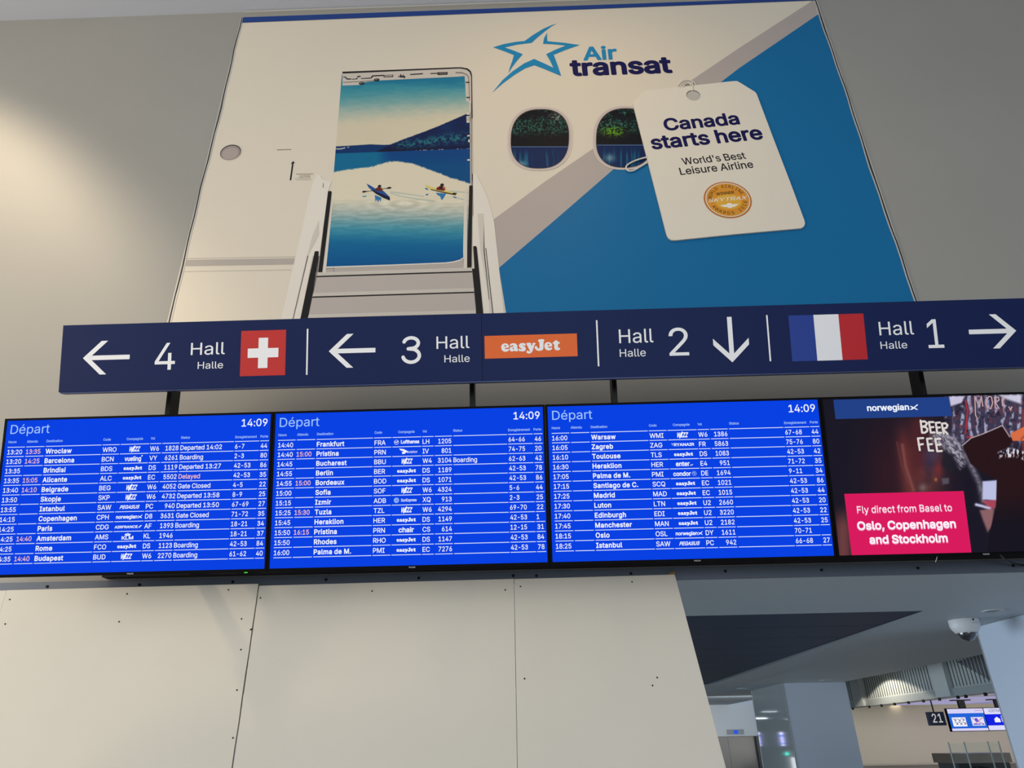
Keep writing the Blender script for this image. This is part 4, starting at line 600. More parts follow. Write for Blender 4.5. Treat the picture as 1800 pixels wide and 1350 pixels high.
Bp834|83,-325 69,-315 59,-301 55,-280 55,742 58,763 74,784 97,794 223,794 251,782 272,748 314,775 370,795 447,804 517,797 587,777 650,742 692,707 734,658 770,595 796,525 811,448 815,371 811,294 796,217 771,147 736,84 692,33 643,-7 580,-41 510,-59 447,-64 384,-58 321,-38 272,-5 271,-280 265,-303 251,-320 230,-328 97,-329|468,144 496,153 520,168 552,202 575,245 591,301 597,371 591,441 575,497 552,539 519,574 496,588 468,596 433,600 398,597 370,589 347,574 314,542 290,497 277,448 269,371 276,301 291,245 314,200 345,168 370,153 398,144 433,140
Br509|83,-44 69,-34 55,-6 55,743 59,764 76,785 97,794 230,793 251,781 265,758 318,785 370,801 447,804 496,799 517,783 527,757 527,631 517,605 503,593 489,587 405,592 370,588 336,575 307,554 290,533 277,505 271,463 271,1 267,-20 251,-39 230,-47 97,-48
Bs717|274,-57 204,-38 134,-1 85,42 50,97 25,167 22,188 29,210 50,229 183,257 204,253 218,243 228,230 245,188 267,162 309,143 358,137 421,147 456,165 475,188 478,202 471,223 442,246 218,307 155,337 106,377 74,419 50,482 44,545 49,587 62,629 88,678 135,727 211,774 281,796 372,804 449,797 512,778 578,741 624,698 660,643 684,580 682,552 673,538 652,525 540,499 519,498 505,502 491,513 466,559 442,585 428,595 407,601 365,605 323,600 282,580 269,566 263,552 267,526 274,517 302,500 526,438 593,405 636,370 672,321 692,272 699,209 694,160 677,104 651,62 596,7 533,-29 456,-54 351,-64
Bt447|259,-49 197,-28 148,7 109,56 86,119 80,182 80,588 77,594 7,595 -7,599 -21,609 -33,630 -35,742 -32,763 -21,780 0,792 70,794 80,798 82,938 94,959 119,973 252,974 273,967 288,952 296,931 296,798 301,794 413,792 434,780 448,756 449,637 435,609 420,599 406,595 301,595 296,588 296,196 301,161 308,151 336,146 406,152 420,147 434,135 445,112 466,14 466,-7 455,-28 434,-42 385,-52 325,-56
Bu806|272,-47 206,-23 163,5 118,53 92,96 73,145 59,208 55,271 55,747 61,768 76,786 97,794 216,794 244,789 265,768 271,747 271,285 276,243 286,208 307,178 328,162 353,152 391,147 433,151 469,166 495,187 511,208 529,250 534,306 534,747 540,768 552,784 573,793 699,794 720,790 741,773 750,747 747,-16 734,-35 713,-47 580,-48 552,-34 544,-23 538,-5 482,-34 426,-51 352,-58
Bv765|287,-36 273,-15 -11,729 -14,750 -7,771 14,790 35,794 168,794 189,788 203,776 378,297 385,292 560,774 574,787 595,794 728,794 749,790 763,780 774,764 778,750 775,729 489,-20 476,-36 455,-47 314,-48
Bw1115|241,-38 230,-27 224,-13 -3,736 -3,757 10,780 38,794 171,794 192,789 212,771 332,341 448,757 458,777 472,788 493,794 626,794 647,787 661,773 669,757 780,342 897,757 906,776 920,788 941,794 1074,794 1088,790 1105,778 1117,757 1115,729 890,-13 878,-34 850,-48 724,-48 703,-43 684,-27 556,408 431,-27 416,-41 395,-48 265,-48
Bx744|14,-40 -3,-20 -7,1 -1,22 244,379 243,386 14,722 8,750 21,778 35,789 56,794 196,794 224,785 238,770 371,559 378,563 513,771 527,785 553,794 693,794 721,783 738,757 738,736 733,722 500,379 745,22 751,-6 742,-27 728,-41 707,-48 560,-48 539,-41 524,-27 371,205 210,-37 182,-48 35,-48
Bz748|48,-34 36,-13 34,92 40,113 403,582 391,587 90,587 69,594 53,610 46,631 46,750 55,774 76,791 97,794 650,794 664,793 681,785 695,771 702,750 702,645 695,624 342,162 349,159 664,159 685,155 706,137 714,113 714,-6 706,-27 685,-44 664,-48 76,-48
HI591|11,-34 1,-6 1,113 9,141 27,162 48,171 167,172 172,176 172,820 167,828 48,829 34,834 16,848 7,862 1,883 1,1002 6,1023 27,1050 55,1060 531,1060 552,1056 577,1037 589,1009 590,883 580,855 559,836 538,829 419,827 419,176 426,172 538,171 559,164 578,148 586,134 590,113 590,-6 584,-27 573,-41 559,-52 531,-60 62,-60 36,-55
HL772|68,-34 61,-20 58,1 59,1009 66,1030 77,1044 105,1059 252,1060 273,1053 287,1042 300,1023 305,1002 305,176 315,172 707,172 728,169 751,155 768,127 770,-6 764,-27 754,-41 735,-54 714,-60 119,-60 93,-55
HW1349|261,-41 248,-20 -25,981 -26,1016 -9,1044 5,1054 26,1060 166,1060 194,1051 214,1030 376,411 383,406 550,1030 571,1051 593,1059 747,1060 777,1051 793,1037 804,1016 964,403 971,406 1134,1030 1153,1050 1181,1060 1321,1060 1342,1054 1356,1044 1374,1016 1375,988 1101,-13 1086,-41 1069,-53 1048,-60 894,-60 866,-53 845,-34 836,-13 677,574 670,573 512,-13 503,-34 481,-53 460,-60 306,-60 280,-55
HZ862|38,-41 23,-13 22,92 30,120 515,827 80,828 52,834 29,855 19,883 19,1002 24,1023 31,1036 52,1054 80,1060 780,1060 801,1056 815,1048 832,1030 840,1002 840,904 832,876 351,176 360,172 787,172 808,167 833,148 844,120 845,-6 835,-34 815,-52 787,-60 80,-60 57,-55
Ha765|229,-67 152,-40 96,-5 44,54 19,103 3,159 0,215 10,292 33,346 68,390 124,433 180,458 236,473 475,509 480,516 477,537 462,565 439,580 418,587 390,589 348,587 313,577 292,565 271,545 245,502 229,487 208,479 187,479 47,522 33,536 25,551 23,586 68,674 116,726 180,770 243,795 313,811 383,816 487,803 537,787 589,761 642,719 688,656 713,586 722,495 720,-16 703,-44 691,-52 670,-59 537,-60 516,-53 488,-32 446,-53 383,-71 313,-77 259,-72|334,149 383,155 418,168 445,187 466,215 475,236 481,287 474,289 320,265 285,256 257,241 244,222 242,201 248,180 271,162 306,152
Hf499|108,-34 98,-6 98,575 96,582 91,583 0,584 -21,593 -35,607 -47,638 -44,764 -28,790 -7,803 95,806 98,855 112,932 138,988 189,1043 245,1076 308,1096 371,1102 455,1093 511,1073 526,1058 535,1037 535,1009 502,897 487,876 462,863 441,861 385,871 357,867 350,862 343,850 339,813 343,806 455,806 476,799 490,788 502,771 508,750 508,638 497,609 486,596 469,587 448,583 343,583 339,575 336,-17 329,-34 316,-48 287,-59 154,-60 133,-55
Hh806|53,-34 46,-20 43,1 44,1009 51,1030 62,1044 90,1059 230,1060 251,1053 265,1042 275,1030 282,1009 283,778 286,774 321,792 384,810 447,816 531,806 608,777 650,749 692,707 723,659 747,596 757,540 762,477 762,-6 756,-27 746,-41 727,-54 706,-60 573,-59 552,-52 531,-32 522,1 522,456 517,505 504,540 475,570 447,583 412,587 370,580 342,569 324,554 301,526 289,491 283,442 283,1 277,-27 258,-48 230,-60 104,-60 78,-55
Hn805|53,-34 46,-20 43,1 43,743 46,764 53,778 69,796 90,805 223,806 251,796 279,770 321,792 377,809 447,816 531,806 615,772 656,743 685,714 720,662 745,603 757,540 762,470 762,1 759,-20 752,-34 734,-50 713,-59 580,-60 552,-52 538,-41 528,-27 522,1 522,456 517,505 504,540 475,570 447,583 412,587 370,580 342,569 324,554 301,526 289,491 283,442 283,1 277,-27 258,-48 230,-60 104,-60 78,-55
Hr509|53,-34 46,-20 43,1 43,743 49,771 69,796 97,806 230,805 251,796 272,775 314,797 370,813 454,816 503,809 518,799 530,785 539,757 539,631 534,610 526,596 510,583 489,575 405,580 370,576 342,565 317,547 300,527 287,498 283,456 283,1 277,-27 258,-48 230,-60 104,-60 78,-55
Hs717|190,-45 132,-15 78,32 40,90 30,111 10,181 13,202 19,216 31,230 50,242 176,268 197,268 218,259 232,246 255,195 274,172 309,156 358,149 400,154 442,170 463,192 463,212 456,223 435,236 274,277 204,299 148,328 103,363 60,419 40,475 32,538 37,587 54,643 84,692 134,743 197,781 288,809 365,816 449,809 530,783 582,753 633,706 670,650 694,587 696,559 688,538 673,522 652,512 540,487 519,485 498,492 484,503 457,552 435,576 421,585 400,591 372,593 323,587 293,573 275,552 278,531 309,510 533,448 594,419 639,384 682,328 704,272 711,209 705,153 690,104 659,54 606,-1 540,-39 449,-68 358,-76 290,-71
Ht447|252,-59 186,-35 138,0 96,56 75,112 68,182 68,574 63,583 7,583 -14,589 -37,609 -47,637 -47,749 -42,770 -28,790 -7,803 63,806 68,812 68,924 71,945 91,973 119,985 252,986 280,976 298,959 307,938 308,810 315,806 420,803 447,784 460,756 461,637 455,616 445,602 427,589 413,584 308,581 308,196 311,168 315,162 336,158 406,164 427,157 445,140 455,119 478,14 477,-14 462,-38 434,-55 385,-64 336,-68 274,-63
Hu806|272,-60 202,-34 152,-2 112,40 86,82 60,145 47,208 43,271 43,747 48,771 69,796 83,803 104,806 230,806 258,794 275,775 283,747 283,292 288,243 300,208 315,187 335,172 356,164 391,159 433,164 461,176 482,192 503,219 517,257 522,306 522,747 530,775 550,796 573,805 706,806 727,800 743,789 754,775 762,747 762,-2 755,-27 734,-51 706,-60 573,-59 545,-44 531,-25 524,-25 482,-47 419,-65 356,-70 307,-65
'''
GLYPH = {'R': {}, 'M': {}, 'B': {}, 'H': {}}
for _line in GLYPH_DATA.strip('\n').split('\n'):
    _p = _line[2:].split('|')
    GLYPH[_line[0]][_line[1]] = (int(_p[0]), [[tuple(int(q) for q in w.split(',')) for w in g.split(' ')] for g in _p[1:] if g])


def vnoise(x, y, seed=0):
    """smooth value noise"""
    xi, yi = np.floor(x).astype(np.int64), np.floor(y).astype(np.int64)
    fx, fy = x - xi, y - yi
    fx, fy = fx * fx * (3 - 2 * fx), fy * fy * (3 - 2 * fy)

    def hsh(a, b):
        n = (a * 374761393 + b * 668265263 + seed * 1274126177) & 0x7fffffff
        n = ((n ^ (n >> 13)) * 1103515245) & 0x7fffffff
        return ((n ^ (n >> 16)) & 0xffff) / 65535.0
    return (hsh(xi, yi) * (1 - fx) + hsh(xi + 1, yi) * fx) * (1 - fy) + (hsh(xi, yi + 1) * (1 - fx) + hsh(xi + 1, yi + 1) * fx) * fy


def fbm(x, y, seed=0, octaves=4):
    r, a, t = 0, 1.0, 0
    for k in range(octaves):
        r = r + a * vnoise(x * 2 ** k, y * 2 ** k, seed + k)
        t += a
        a *= 0.55
    return r / t


def sst(a, b, x):
    t = np.clip((x - a) / (b - a), 0, 1)
    return t * t * (3 - 2 * t)


def blend(img, col, m):
    return img * (1 - m[..., None]) + np.array(col, float) * m[..., None]


def inside(poly, X, Y):
    r = np.zeros(X.shape, bool)
    n = len(poly)
    for i in range(n):
        x0, y0 = poly[i]
        x1, y1 = poly[(i + 1) % n]
        if y0 == y1:
            continue
        c = (Y >= min(y0, y1)) & (Y < max(y0, y1))
        r ^= c & (X < x0 + (Y - y0) * (x1 - x0) / (y1 - y0))
    return r


def polydist(path, X, Y):
    d = np.full(X.shape, 1e9)
    for (x0, y0), (x1, y1) in zip(path[:-1], path[1:]):
        L = (x1 - x0) ** 2 + (y1 - y0) ** 2 + 1e-9
        t = np.clip(((X - x0) * (x1 - x0) + (Y - y0) * (y1 - y0)) / L, 0, 1)
        d = np.minimum(d, np.hypot(X - x0 - t * (x1 - x0), Y - y0 - t * (y1 - y0)))
    return d


def soft(poly, X, Y, w):
    """soft-edged polygon mask"""
    d = polydist(list(poly) + [poly[0]], X, Y)
    return np.where(inside(poly, X, Y), sst(-w, w, d), sst(-w, w, -d))


def picture(name, pl, corners, nx, ny, fn, h, mat, parent, keep=None):
    """picture surface spanning four uv corners (TL, TR, BR, BL); fn gives sRGB 0-255 from photo coordinates"""
    s, t = np.meshgrid(np.linspace(0, 1, nx), np.linspace(0, 1, ny))
    c = [np.array(q) for q in corners]
    W = [(1 - s) * (1 - t), s * (1 - t), s * t, (1 - s) * t]
    u = sum(w * q[0] for w, q in zip(W, c))
    v = sum(w * q[1] for w, q in zip(W, c))
    X, Y = pl.to_px(u, v)
    rgb = np.clip(fn(X, Y), 0, 255) / 255.0
    rgb = np.where(rgb <= 0.04045, rgb / 12.92, ((rgb + 0.055) / 1.055) ** 2.4)
    off = root_loc(parent)
    co = pl.O + u[..., None] * pl.U + v[..., None] * pl.V + h * pl.N - off
    i = np.arange(nx * ny).reshape(ny, nx)
    f = np.stack([i[1:, :-1], i[1:, 1:], i[:-1, 1:], i[:-1, :-1]], -1).reshape(-1, 4)
    if keep is not None:
        k = keep(X, Y)
        k = (k[1:, :-1] & k[1:, 1:] & k[:-1, 1:] & k[:-1, :-1]).reshape(-1)
        f = f[k]
    me = bpy.data.meshes.new(name)
    me.from_pydata(co.reshape(-1, 3).tolist(), [], f.tolist())
    ca = me.color_attributes.new('picture', 'FLOAT_COLOR', 'POINT')
    ca.data.foreach_set('color', np.concatenate([rgb.reshape(-1, 3), np.ones((nx * ny, 1))], 1).astype(np.float32).reshape(-1))
    me.materials.append(mat)
    me.update()
    o = bpy.data.objects.new(name, me)
    COL.objects.link(o)
    o.parent = parent
    return o

# ------------------------------------------------------------------ the setting
YW = 3.45                       # face of the tall wall
ZS = EYE + 0.687                # underside of the low ceiling
ZC = EYE + 5.03                 # ceiling of the tall hall
CREAM = M('#9d9b94', 0.5, spec=0.3, noise=0.10, bump=0.03, scale=1.3)
CEIL = M('#cbced6', 0.8)
SOFFIT = M('#a9b3ba', 0.55, noise=0.12, scale=0.8)
DARKSLAT = M('#26324a', 0.5)
STEEL = M('#868d96', 0.45, 0.35)
FLOOR = M('#b4b3ae', 0.35, noise=0.2, scale=2)
BLACK = M('#0b0b0d', 0.5)

mb = MB()
mb.box(-9, 13, -9, 32, -0.1, 0, FLOOR)
mb.build('floor', kind='structure')

mb = MB()
mb.box(-7.5, 7.5, YW, YW + 0.35, ZS + 0.012, ZC, CREAM)
mb.build('wall_front', kind='structure')
mb = MB()
mb.box(-9, 9, -6, YW + 0.35, ZC, ZC + 0.2, CEIL)
mb.build('ceiling', kind='structure')

# steel fascia along the foot of the wall, with round bolts
FP = Plane((0, YW - 0.012, 0))
mb = MB()
mb.box(-7.5, 7.5, YW - 0.012, YW, ZS - 0.002, ZS + 0.056, M('#626a77', 0.5, 0.2))
fascia = mb.build('trim_1', kind='structure')
for q in [(83, 1031), (245, 1028), (409, 1023), (573, 1019), (736, 1016), (902, 1012), (943, 1012), (1109, 1008),
          (1275, 1004), (1444, 1002), (1613.5, 998.6), (1781, 994)]:
    u, v = FP.px(*q)
    b = MB()
    b.cyl(FP.P(u, v, 0), FP.P(u, v, 0.006), 0.0072, BLACK, 0.0055, n=14)
    b.build('bolt', fascia)

# low ceiling with its dark slatted recess
HZ = Plane((0, 0, ZS), U=(1, 0, 0), V=(0, -1, 0))
mb = MB()
RX0, RX1, RY0, RY1 = -5.0, 2.43, 4.56, 10.6
mb.flat(HZ, [[(-7.5, -YW), (-7.5, -31), (4.33, -31), (4.33, -YW)],
             [(RX0, -RY0), (RX1, -RY0), (RX1, -RY1), (RX0, -RY1)]], 0, SOFFIT)
mb.box(RX1, RX1 + 0.02, RY0, RY1, ZS + 0.002, ZS + 0.14, DARKSLAT)
mb.box(RX0, RX1, RY0 - 0.02, RY0, ZS + 0.002, ZS + 0.14, DARKSLAT)
mb.box(RX0, RX1, RY1, RY1 + 0.02, ZS + 0.002, ZS + 0.14, DARKSLAT)
mb.box(4.31, 4.33, YW + 0.35, 31, ZS + 0.001, ZS + 0.40, SOFFIT)
mb.box(-7.5, 4.31, YW + 0.35, 31, ZS + 0.16, ZS + 0.30, SOFFIT)
soffit = mb.build('ceiling', kind='structure')
mb = MB()
y = RY0 + 0.004
while y < RY1 - 0.1:
    mb.box(RX0, RX1, y, min(y + 0.592, RY1), ZS + 0.004, ZS + 0.03, DARKSLAT)
    y += 0.6
mb.build('slatted_infill', soffit, label='dark slatted ceiling infill')
# crease of the folded ceiling beside the recess
mb = MB()
mb.add([(2.455, 4.9, ZS - 0.0005), (2.86, 5.2, ZS - 0.0005), (2.86, 10.4, ZS - 0.012), (2.455, 10.6, ZS - 0.012)], [(0, 3, 2, 1)], SOFFIT)
mb.build('ceiling_fold', soffit)

# ------------------------------------------------------------------ back hall setting
BACKW = M('#d6cdb9', 0.5)
mb = MB()
mb.box(5.62, 13, 14.8, 15.0, 0, EYE + 1.2, BACKW)
mb.build('wall_back', kind='structure')
mb = MB()
mb.box(5.32, 13, 5.5, 14.8, EYE + 0.53, EYE + 0.60, M('#c8c5c0', 0.25))
mb.build('ceiling', kind='structure')
mb = MB()
mb.box(4.335, 5.31, YW + 0.35, 14.8, EYE + 1.01, EYE + 1.1, M('#9aa3a6', 0.6))
mb.build('ceiling', kind='structure')
mb = MB()
mb.box(13, 13.2, YW, 15, 0, EYE + 1.2, BACKW)
mb.build('wall_right', kind='structure')
mb = MB()
mb.box(-7.5, 3.3, 30.0, 30.2, 0, ZS + 0.1, M('#8d8f90', 0.6))
mb.build('wall_far', kind='structure')

# ------------------------------------------------------------------ wall poster
W = Plane((0, YW - 0.010, 0))
poster = empty('wall_poster', (0.1, YW - 0.005, EYE + 2.0), 'huge airline advertising poster on the tall wall, an aircraft door over a lake with kayaks', 'poster')
PAPER = M('#dfd5c2', 0.45, noise=0.04, scale=0.7)
BLUE = M('#106ea3', 0.5, noise=0.15, scale=0.5, spec=0.2)
GREY = M('#b4a9a2', 0.45)
NAVY = M('#15154e', 0.5, spec=0.15)
LOGO = M('#1f86b8', 0.5, spec=0.2)
px = W.px
pxs = W.pxs
xl, xr = px(430, 300)[0], 0
u0, v0 = px(428.5, 27)
u1, v1 = px(1430, 0)
uL, uR, vT, vB = (u0 + px(299, 567)[0]) / 2, (px(1609, 527)[0] + u1) / 2, 0.5 * (v0 + v1), EYE + 2.04
mb = MB()
mb.slab(W, [(uL, vB), (uR, vB), (uR, vT), (uL, vT)], -0.010, 0, PAPER)
mb.build('sheet', poster)
h1, h2, h3, h4, h5 = 0.0008, 0.0016, 0.0024, 0.0032, 0.004
mb = MB()
mb.flat(W, [(uL, vT - 0.062), (uR, vT - 0.035), (uR, vT), (uL, vT)], h4, M('#1d3f86', 0.45))
mb.build('top_band', poster, label='dark blue band')


def clip_u(pts):
    return [(min(max(a, uL), uR), min(max(b, vB), vT)) for a, b in pts]


low = [(877, 471), (980, 383), (1079, 297), (1264, 147), (1299, 120), (1437, 26)]
mb = MB()
mb.flat(W, clip_u(pxs(low) + [(uR, px(1437, 26)[1]), (uR, vB)] + pxs([(897, 610)])), h1, BLUE)
mb.build('blue_field', poster, label='blue painted field')
mb = MB()
mb.flat(W, clip_u(pxs([(866, 387), (957, 320), (1043, 261), (1214, 142), (1300, 84), (1424, 4)]) + [(uR, vT)] + pxs(list(reversed(low)))), h1, GREY)
mb.build('grey_stripe', poster, label='grey diagonal stripe')
mb = MB()
mb.flat(W, pxs([(327, 457), (518, 454), (516, 465), (324, 468)]), h1, M('#b3aaa0'))
mb.flat(W, pxs([(328, 454), (520, 451), (520, 452), (328, 455)]), h1, M('#b9b1a5'))
mb.flat(W, pxs([(322, 477), (512, 474), (512, 475), (322, 478)]), h1, M('#bdb5a9'))
mb.build('fuselage_line', poster)
# metal tensioning frame around the sheet: dark joint and bright profile
FR, JO = M('#c9c6be', 0.35, 0.3), M('#1a1a1c', 0.6)
mb = MB()
for side in (-1, 1):
    x = uL if side < 0 else uR
    n = 24
    for k in range(n):
        za, zb = vB + (vT - vB) * k / n, vB + (vT - vB) * (k + 1) / n
        wa, wb = (0.0025 * math.sin(k * 1.7) + 0.003 * math.sin(k * 0.5), 0.0025 * math.sin((k + 1) * 1.7) + 0.003 * math.sin((k + 1) * 0.5))
        a, b = x + side * 0.003, x + side * 0.011
        mb.flat(W, [(a + wa, za), (b + wa, za), (b + wb, zb), (a + wb, zb)], h1, JO)
        a, b = (x - 0.003, x + 0.006) if side < 0 else (x - 0.006, x + 0.003)
        mb.flat(W, [(a + wa, za), (b + wa, za), (b + wb, zb), (a + wb, zb)], h2, FR)
        a, b = x + side * 0.011, x + side * 0.018
        mb.flat(W, [(a, za), (b, za), (b, zb), (a, zb)], h1, FR)
mb.box(uL, uR, YW - 0.016, YW, EYE + 5.005, EYE + 5.022, FR)
mb.build('edge_profile', poster, label='thin metal edge profile')

# round vent on the left
mb = MB()
c = px(405.5, 268)
ring(mb, W, c, 0.068, 0.074, h2, M('#d8cfbf'))
mb.flat(W, circle(c, 0.0695, 48), h2, M('#34302f'))
mb.flat(W, circle((c[0] + 0.001, c[1] - 0.005), 0.065, 48), h3, M('#9c8f88'))
mb.flat(W, circle((c[0] + 0.001, c[1] - 0.014), 0.054, 48), h4, M('#aca098'))
mb.build('round_vent', poster)

# arrow and caution lettering
mb = MB()
INK = M('#1c1c22')
mb.flat(W, pxs([(487, 263), (512, 262.4), (512, 263.4), (487, 264)]), h1, M('#55504a'))
mb.build('seam_mark', poster, label='thin dark printed line')
mb = MB()
mb.flat(W, pxs([(509.3, 317), (512, 317), (516.2, 287), (518.5, 287.6), (515.6, 283), (510.6, 288.5), (513.4, 287.6)]), h1, INK)
mb.build('arrow_mark', poster, label='small black arrow')
mb = MB()
for x0, x1, yy in [(521, 551, 305.3), (527, 546, 308.4), (521, 551, 306.6), (518, 547, 313.8), (520, 548, 316.4)]:
    mb.flat(W, pxs([(x0, yy), (x1, yy - 0.6), (x1, yy - 0.1), (x0, yy + 0.5)]), h1, M('#8d867c'))
mb.text(W, 'CAUTION', px(525.5, 312.6), 0.014, M('#6d675f'), h1, BR=px(544.5, 312))
mb.build('caution_lettering', poster)

# the lake picture in the door
PRINT = print_material('mat_printed_picture', 0)


def lake(X, Y):
    cx, cy = (X - 550) * 5.143, (Y - 100) * 5.143          # the enlarged frame the outline was measured in
    n1 = fbm(X / 14, Y / 3.5, 3)
    n2 = fbm(X / 3.0, Y / 2.4, 5)
    # sky
    img = np.zeros(X.shape + (3,)) + np.array((212, 202, 176.0))
    t = sst(620, 230, cy + 60 * (n1 - 0.5) + (cx - 700) * 0.06)
    img = blend(img, (46, 138, 158), t * 0.95)
    img = blend(img, (25, 110, 150), sst(300, 200, cy + 90 * (fbm(X / 30, Y / 5, 9) - 0.5)) * 0.7)
    shore = np.interp(cx, [190, 570, 1430], [876, 862, 830])
    hills = np.interp(cx, [190, 300, 400, 520, 640, 700, 760], [812, 806, 800, 792, 797, 795, 860])
    img = blend(img, (16, 52, 104), sst(-3, 3, cy - hills) * (cx < 760))
    img = blend(img, (215, 210, 195), ((np.abs(cy - 826 - 8 * np.sin(cx / 30)) < 5) & (cx < 330) & (n2 > .45)) * 0.8)
    ridge = np.interp(cx, [560, 600, 690, 850, 1000, 1150, 1300, 1430], [866, 845, 797, 735, 680, 622, 556, 500]) + 7 * (n2 - .5)
    mt = sst(-3, 3, cy - ridge) * (cx > 555)
    mcol = np.zeros_like(img) + np.array((20, 34, 78.0))
    mcol = blend(mcol, (18, 60, 112), sst(.4, .8, fbm(X / 30, Y / 8, 12)) * sst(850, 600, cy) * sst(1000, 1300, cx))
    band = np.exp(-((cy - np.interp(cx, [700, 1430], [812, 720])) / 45) ** 2) * sst(690, 800, cx)
    mcol = blend(mcol, (40, 125, 130), band * sst(.42, .62, n2) * 0.85)
    mcol = blend(mcol, (22, 20, 40), sst(780, 850, cy - (1430 - cx) * 0.02) * 0.75)
    img = img * (1 - mt[..., None]) + mcol * mt[..., None]
    # water
    wat = sst(-2, 2, cy - shore)
    w = np.zeros_like(img) + np.array((222, 213, 188.0))
    py = cy + 34 * (fbm(X / 26, Y / 3, 21) - .5) - 0.02 * (cx - 800)
    w = blend(w, (168, 182, 174), sst(1270, 1450, py))
    w = blend(w, (70, 146, 166), sst(1390, 1590, py))
    w = blend(w, (18, 104, 152), sst(1530, 1720, py))
    w = blend(w, (10, 84, 142), sst(1650, 1950, py))
    rip = np.sin(cy / 9 + 5 * fbm(X / 40, Y / 9, 31) * 3 + (cx - 900) * 0.004)
    w = w + (rip * 9 * np.exp(-((cy - 1450) / 150) ** 2))[..., None]
    arc = np.hypot((cx - 830) * 0.30, (cy - 1330))
    w = w + (np.sin(arc / 7) * 13 * np.exp(-(arc / 90) ** 2) * (cy > 1300))[..., None]
    refl = np.interp(cx, [175, 350, 550, 600, 640, 730, 900, 1080, 1250, 1430], [1045, 1018, 992, 975, 960, 943, 965, 1030, 1095, 1150]) + 14 * (n2 - .5) + 22 * (fbm(X / 1.1, Y / .8, 41) - .5)
    rm = sst(6, -6, cy - refl)
    rc = np.zeros_like(img) + np.array((18, 106, 146.0))
    rc = blend(rc, (10, 74, 128), sst(560, 760, cx) * 0.9)
    rc = blend(rc, (14, 62, 128), sst(560, 700, cx) * sst(1010, 870, cy) * 0.6)
    w = w * (1 - rm[..., None]) + rc * rm[..., None]
    for path in ([(705, 1235), (800, 1262), (960, 1290), (1100, 1305)], [(705, 1222), (840, 1240), (1000, 1262)], [(1240, 1215), (1400, 1228)], [(1290, 1275), (1400, 1300)]):
        w = blend(w, (95, 150, 160), np.exp(-(polydist(path, cx, cy) / 4) ** 2) * 0.5)
    img = img * (1 - wat[..., None]) + w * wat[..., None]
    img = blend(img, (235, 232, 220), ((np.abs(cy - shore + 2) < 2.6) & (cx > 780) & (vnoise(cx / 17, cy * 0, 51) > .72)) * 0.5)
    return img


door = picture('door_picture', W, pxs([(601, 131), (829, 128), (829, 467), (573, 470)]), 330, 460, lake, h2, PRINT, poster)


def q5(pts):
    return pxs(pts, 550, 100, 5.143)


# the two printed kayaks
mb = MB()
mb.flat(W, q5([(485, 1147), (520, 1165), (560, 1190), (640, 1215), (695, 1268), (697, 1302), (640, 1275), (560, 1225), (505, 1185)]), h3, M('#1f4f96'))
mb.flat(W, q5([(520, 1200), (600, 1232), (697, 1272), (697, 1302), (640, 1278), (570, 1240)]), h3 + 2e-5, M('#151a33'))
mb.flat(W, q5([(562, 1215), (570, 1192), (592, 1178), (615, 1180), (632, 1195), (630, 1216)]), h4, M('#6a2c22'))
mb.flat(W, q5([(612, 1182), (628, 1188), (634, 1212), (622, 1200)]), h4 + 2e-5, M('#b8843a'))
mb.flat(W, circle(q5([(603, 1171)])[0], 0.011, 14), h4 + 4e-5, M('#1b1a20'))
mb.stroke(W, q5([(490, 1220), (672, 1190)]), 0.004, h4 + 6e-5, M('#23222a'))
mb.flat(W, q5([(446, 1220), (460, 1213), (500, 1216), (470, 1228), (450, 1230)]), h4 + 8e-5, M('#17171c'))
mb.flat(W, q5([(662, 1190), (690, 1178), (712, 1182), (705, 1193), (672, 1196)]), h4 + 8e-5, M('#17171c'))
mb.flat(W, q5([(560, 1250), (620, 1275), (612, 1312), (600, 1290), (590, 1318), (578, 1290), (566, 1312)]), h3, M('#2b78b0'))
mb.flat(W, q5([(443, 1262), (480, 1256), (490, 1264), (455, 1270)]), h3, M('#3a93b0'))
mb.build('printed_kayak', door, label='blue kayak and paddler in the picture')
mb = MB()
mb.flat(W, q5([(1018, 1157), (1060, 1175), (1120, 1190), (1230, 1215), (1300, 1236), (1292, 1252), (1180, 1226), (1060, 1200), (1025, 1180)]), h3, M('#d9c66e'))
mb.flat(W, q5([(1060, 1197), (1180, 1222), (1292, 1244), (1292, 1254), (1180, 1232), (1070, 1206)]), h3 + 2e-5, M('#2a2620'))
mb.flat(W, q5([(1115, 1205), (1120, 1185), (1150, 1170), (1190, 1175), (1200, 1198), (1185, 1215)]), h4, M('#7a2420'))
mb.flat(W, q5([(1172, 1172), (1192, 1176), (1198, 1200), (1180, 1196)]), h4 + 2e-5, M('#c2642e'))
mb.flat(W, q5([(1140, 1190), (1156, 1168), (1176, 1170), (1170, 1200)]), h4 + 3e-5, M('#1d1a1e'))
mb.flat(W, circle(q5([(1168, 1160)])[0], 0.012, 14), h4 + 4e-5, M('#17151a'))
mb.flat(W, q5([(1262, 1232), (1300, 1232), (1300, 1243), (1266, 1243)]), h4, M('#17171c'))
mb.flat(W, q5([(1110, 1230), (1205, 1238), (1190, 1265), (1165, 1300), (1150, 1262), (1128, 1252)]), h3, M('#2b78b0'))
mb.flat(W, q5([(1262, 1262), (1296, 1268), (1296, 1282), (1270, 1274)]), h3, M('#3a88b5'))
mb.flat(W, q5([(1018, 1245), (1045, 1238), (1042, 1252), (1020, 1256)]), h3, M('#2f83b0'))
mb.flat(W, q5([(1012, 1185), (1040, 1192), (1040, 1208), (1016, 1198)]), h3, M('#3b7fa5'))
mb.build('printed_kayak', door, label='yellow kayak and paddler in the picture')

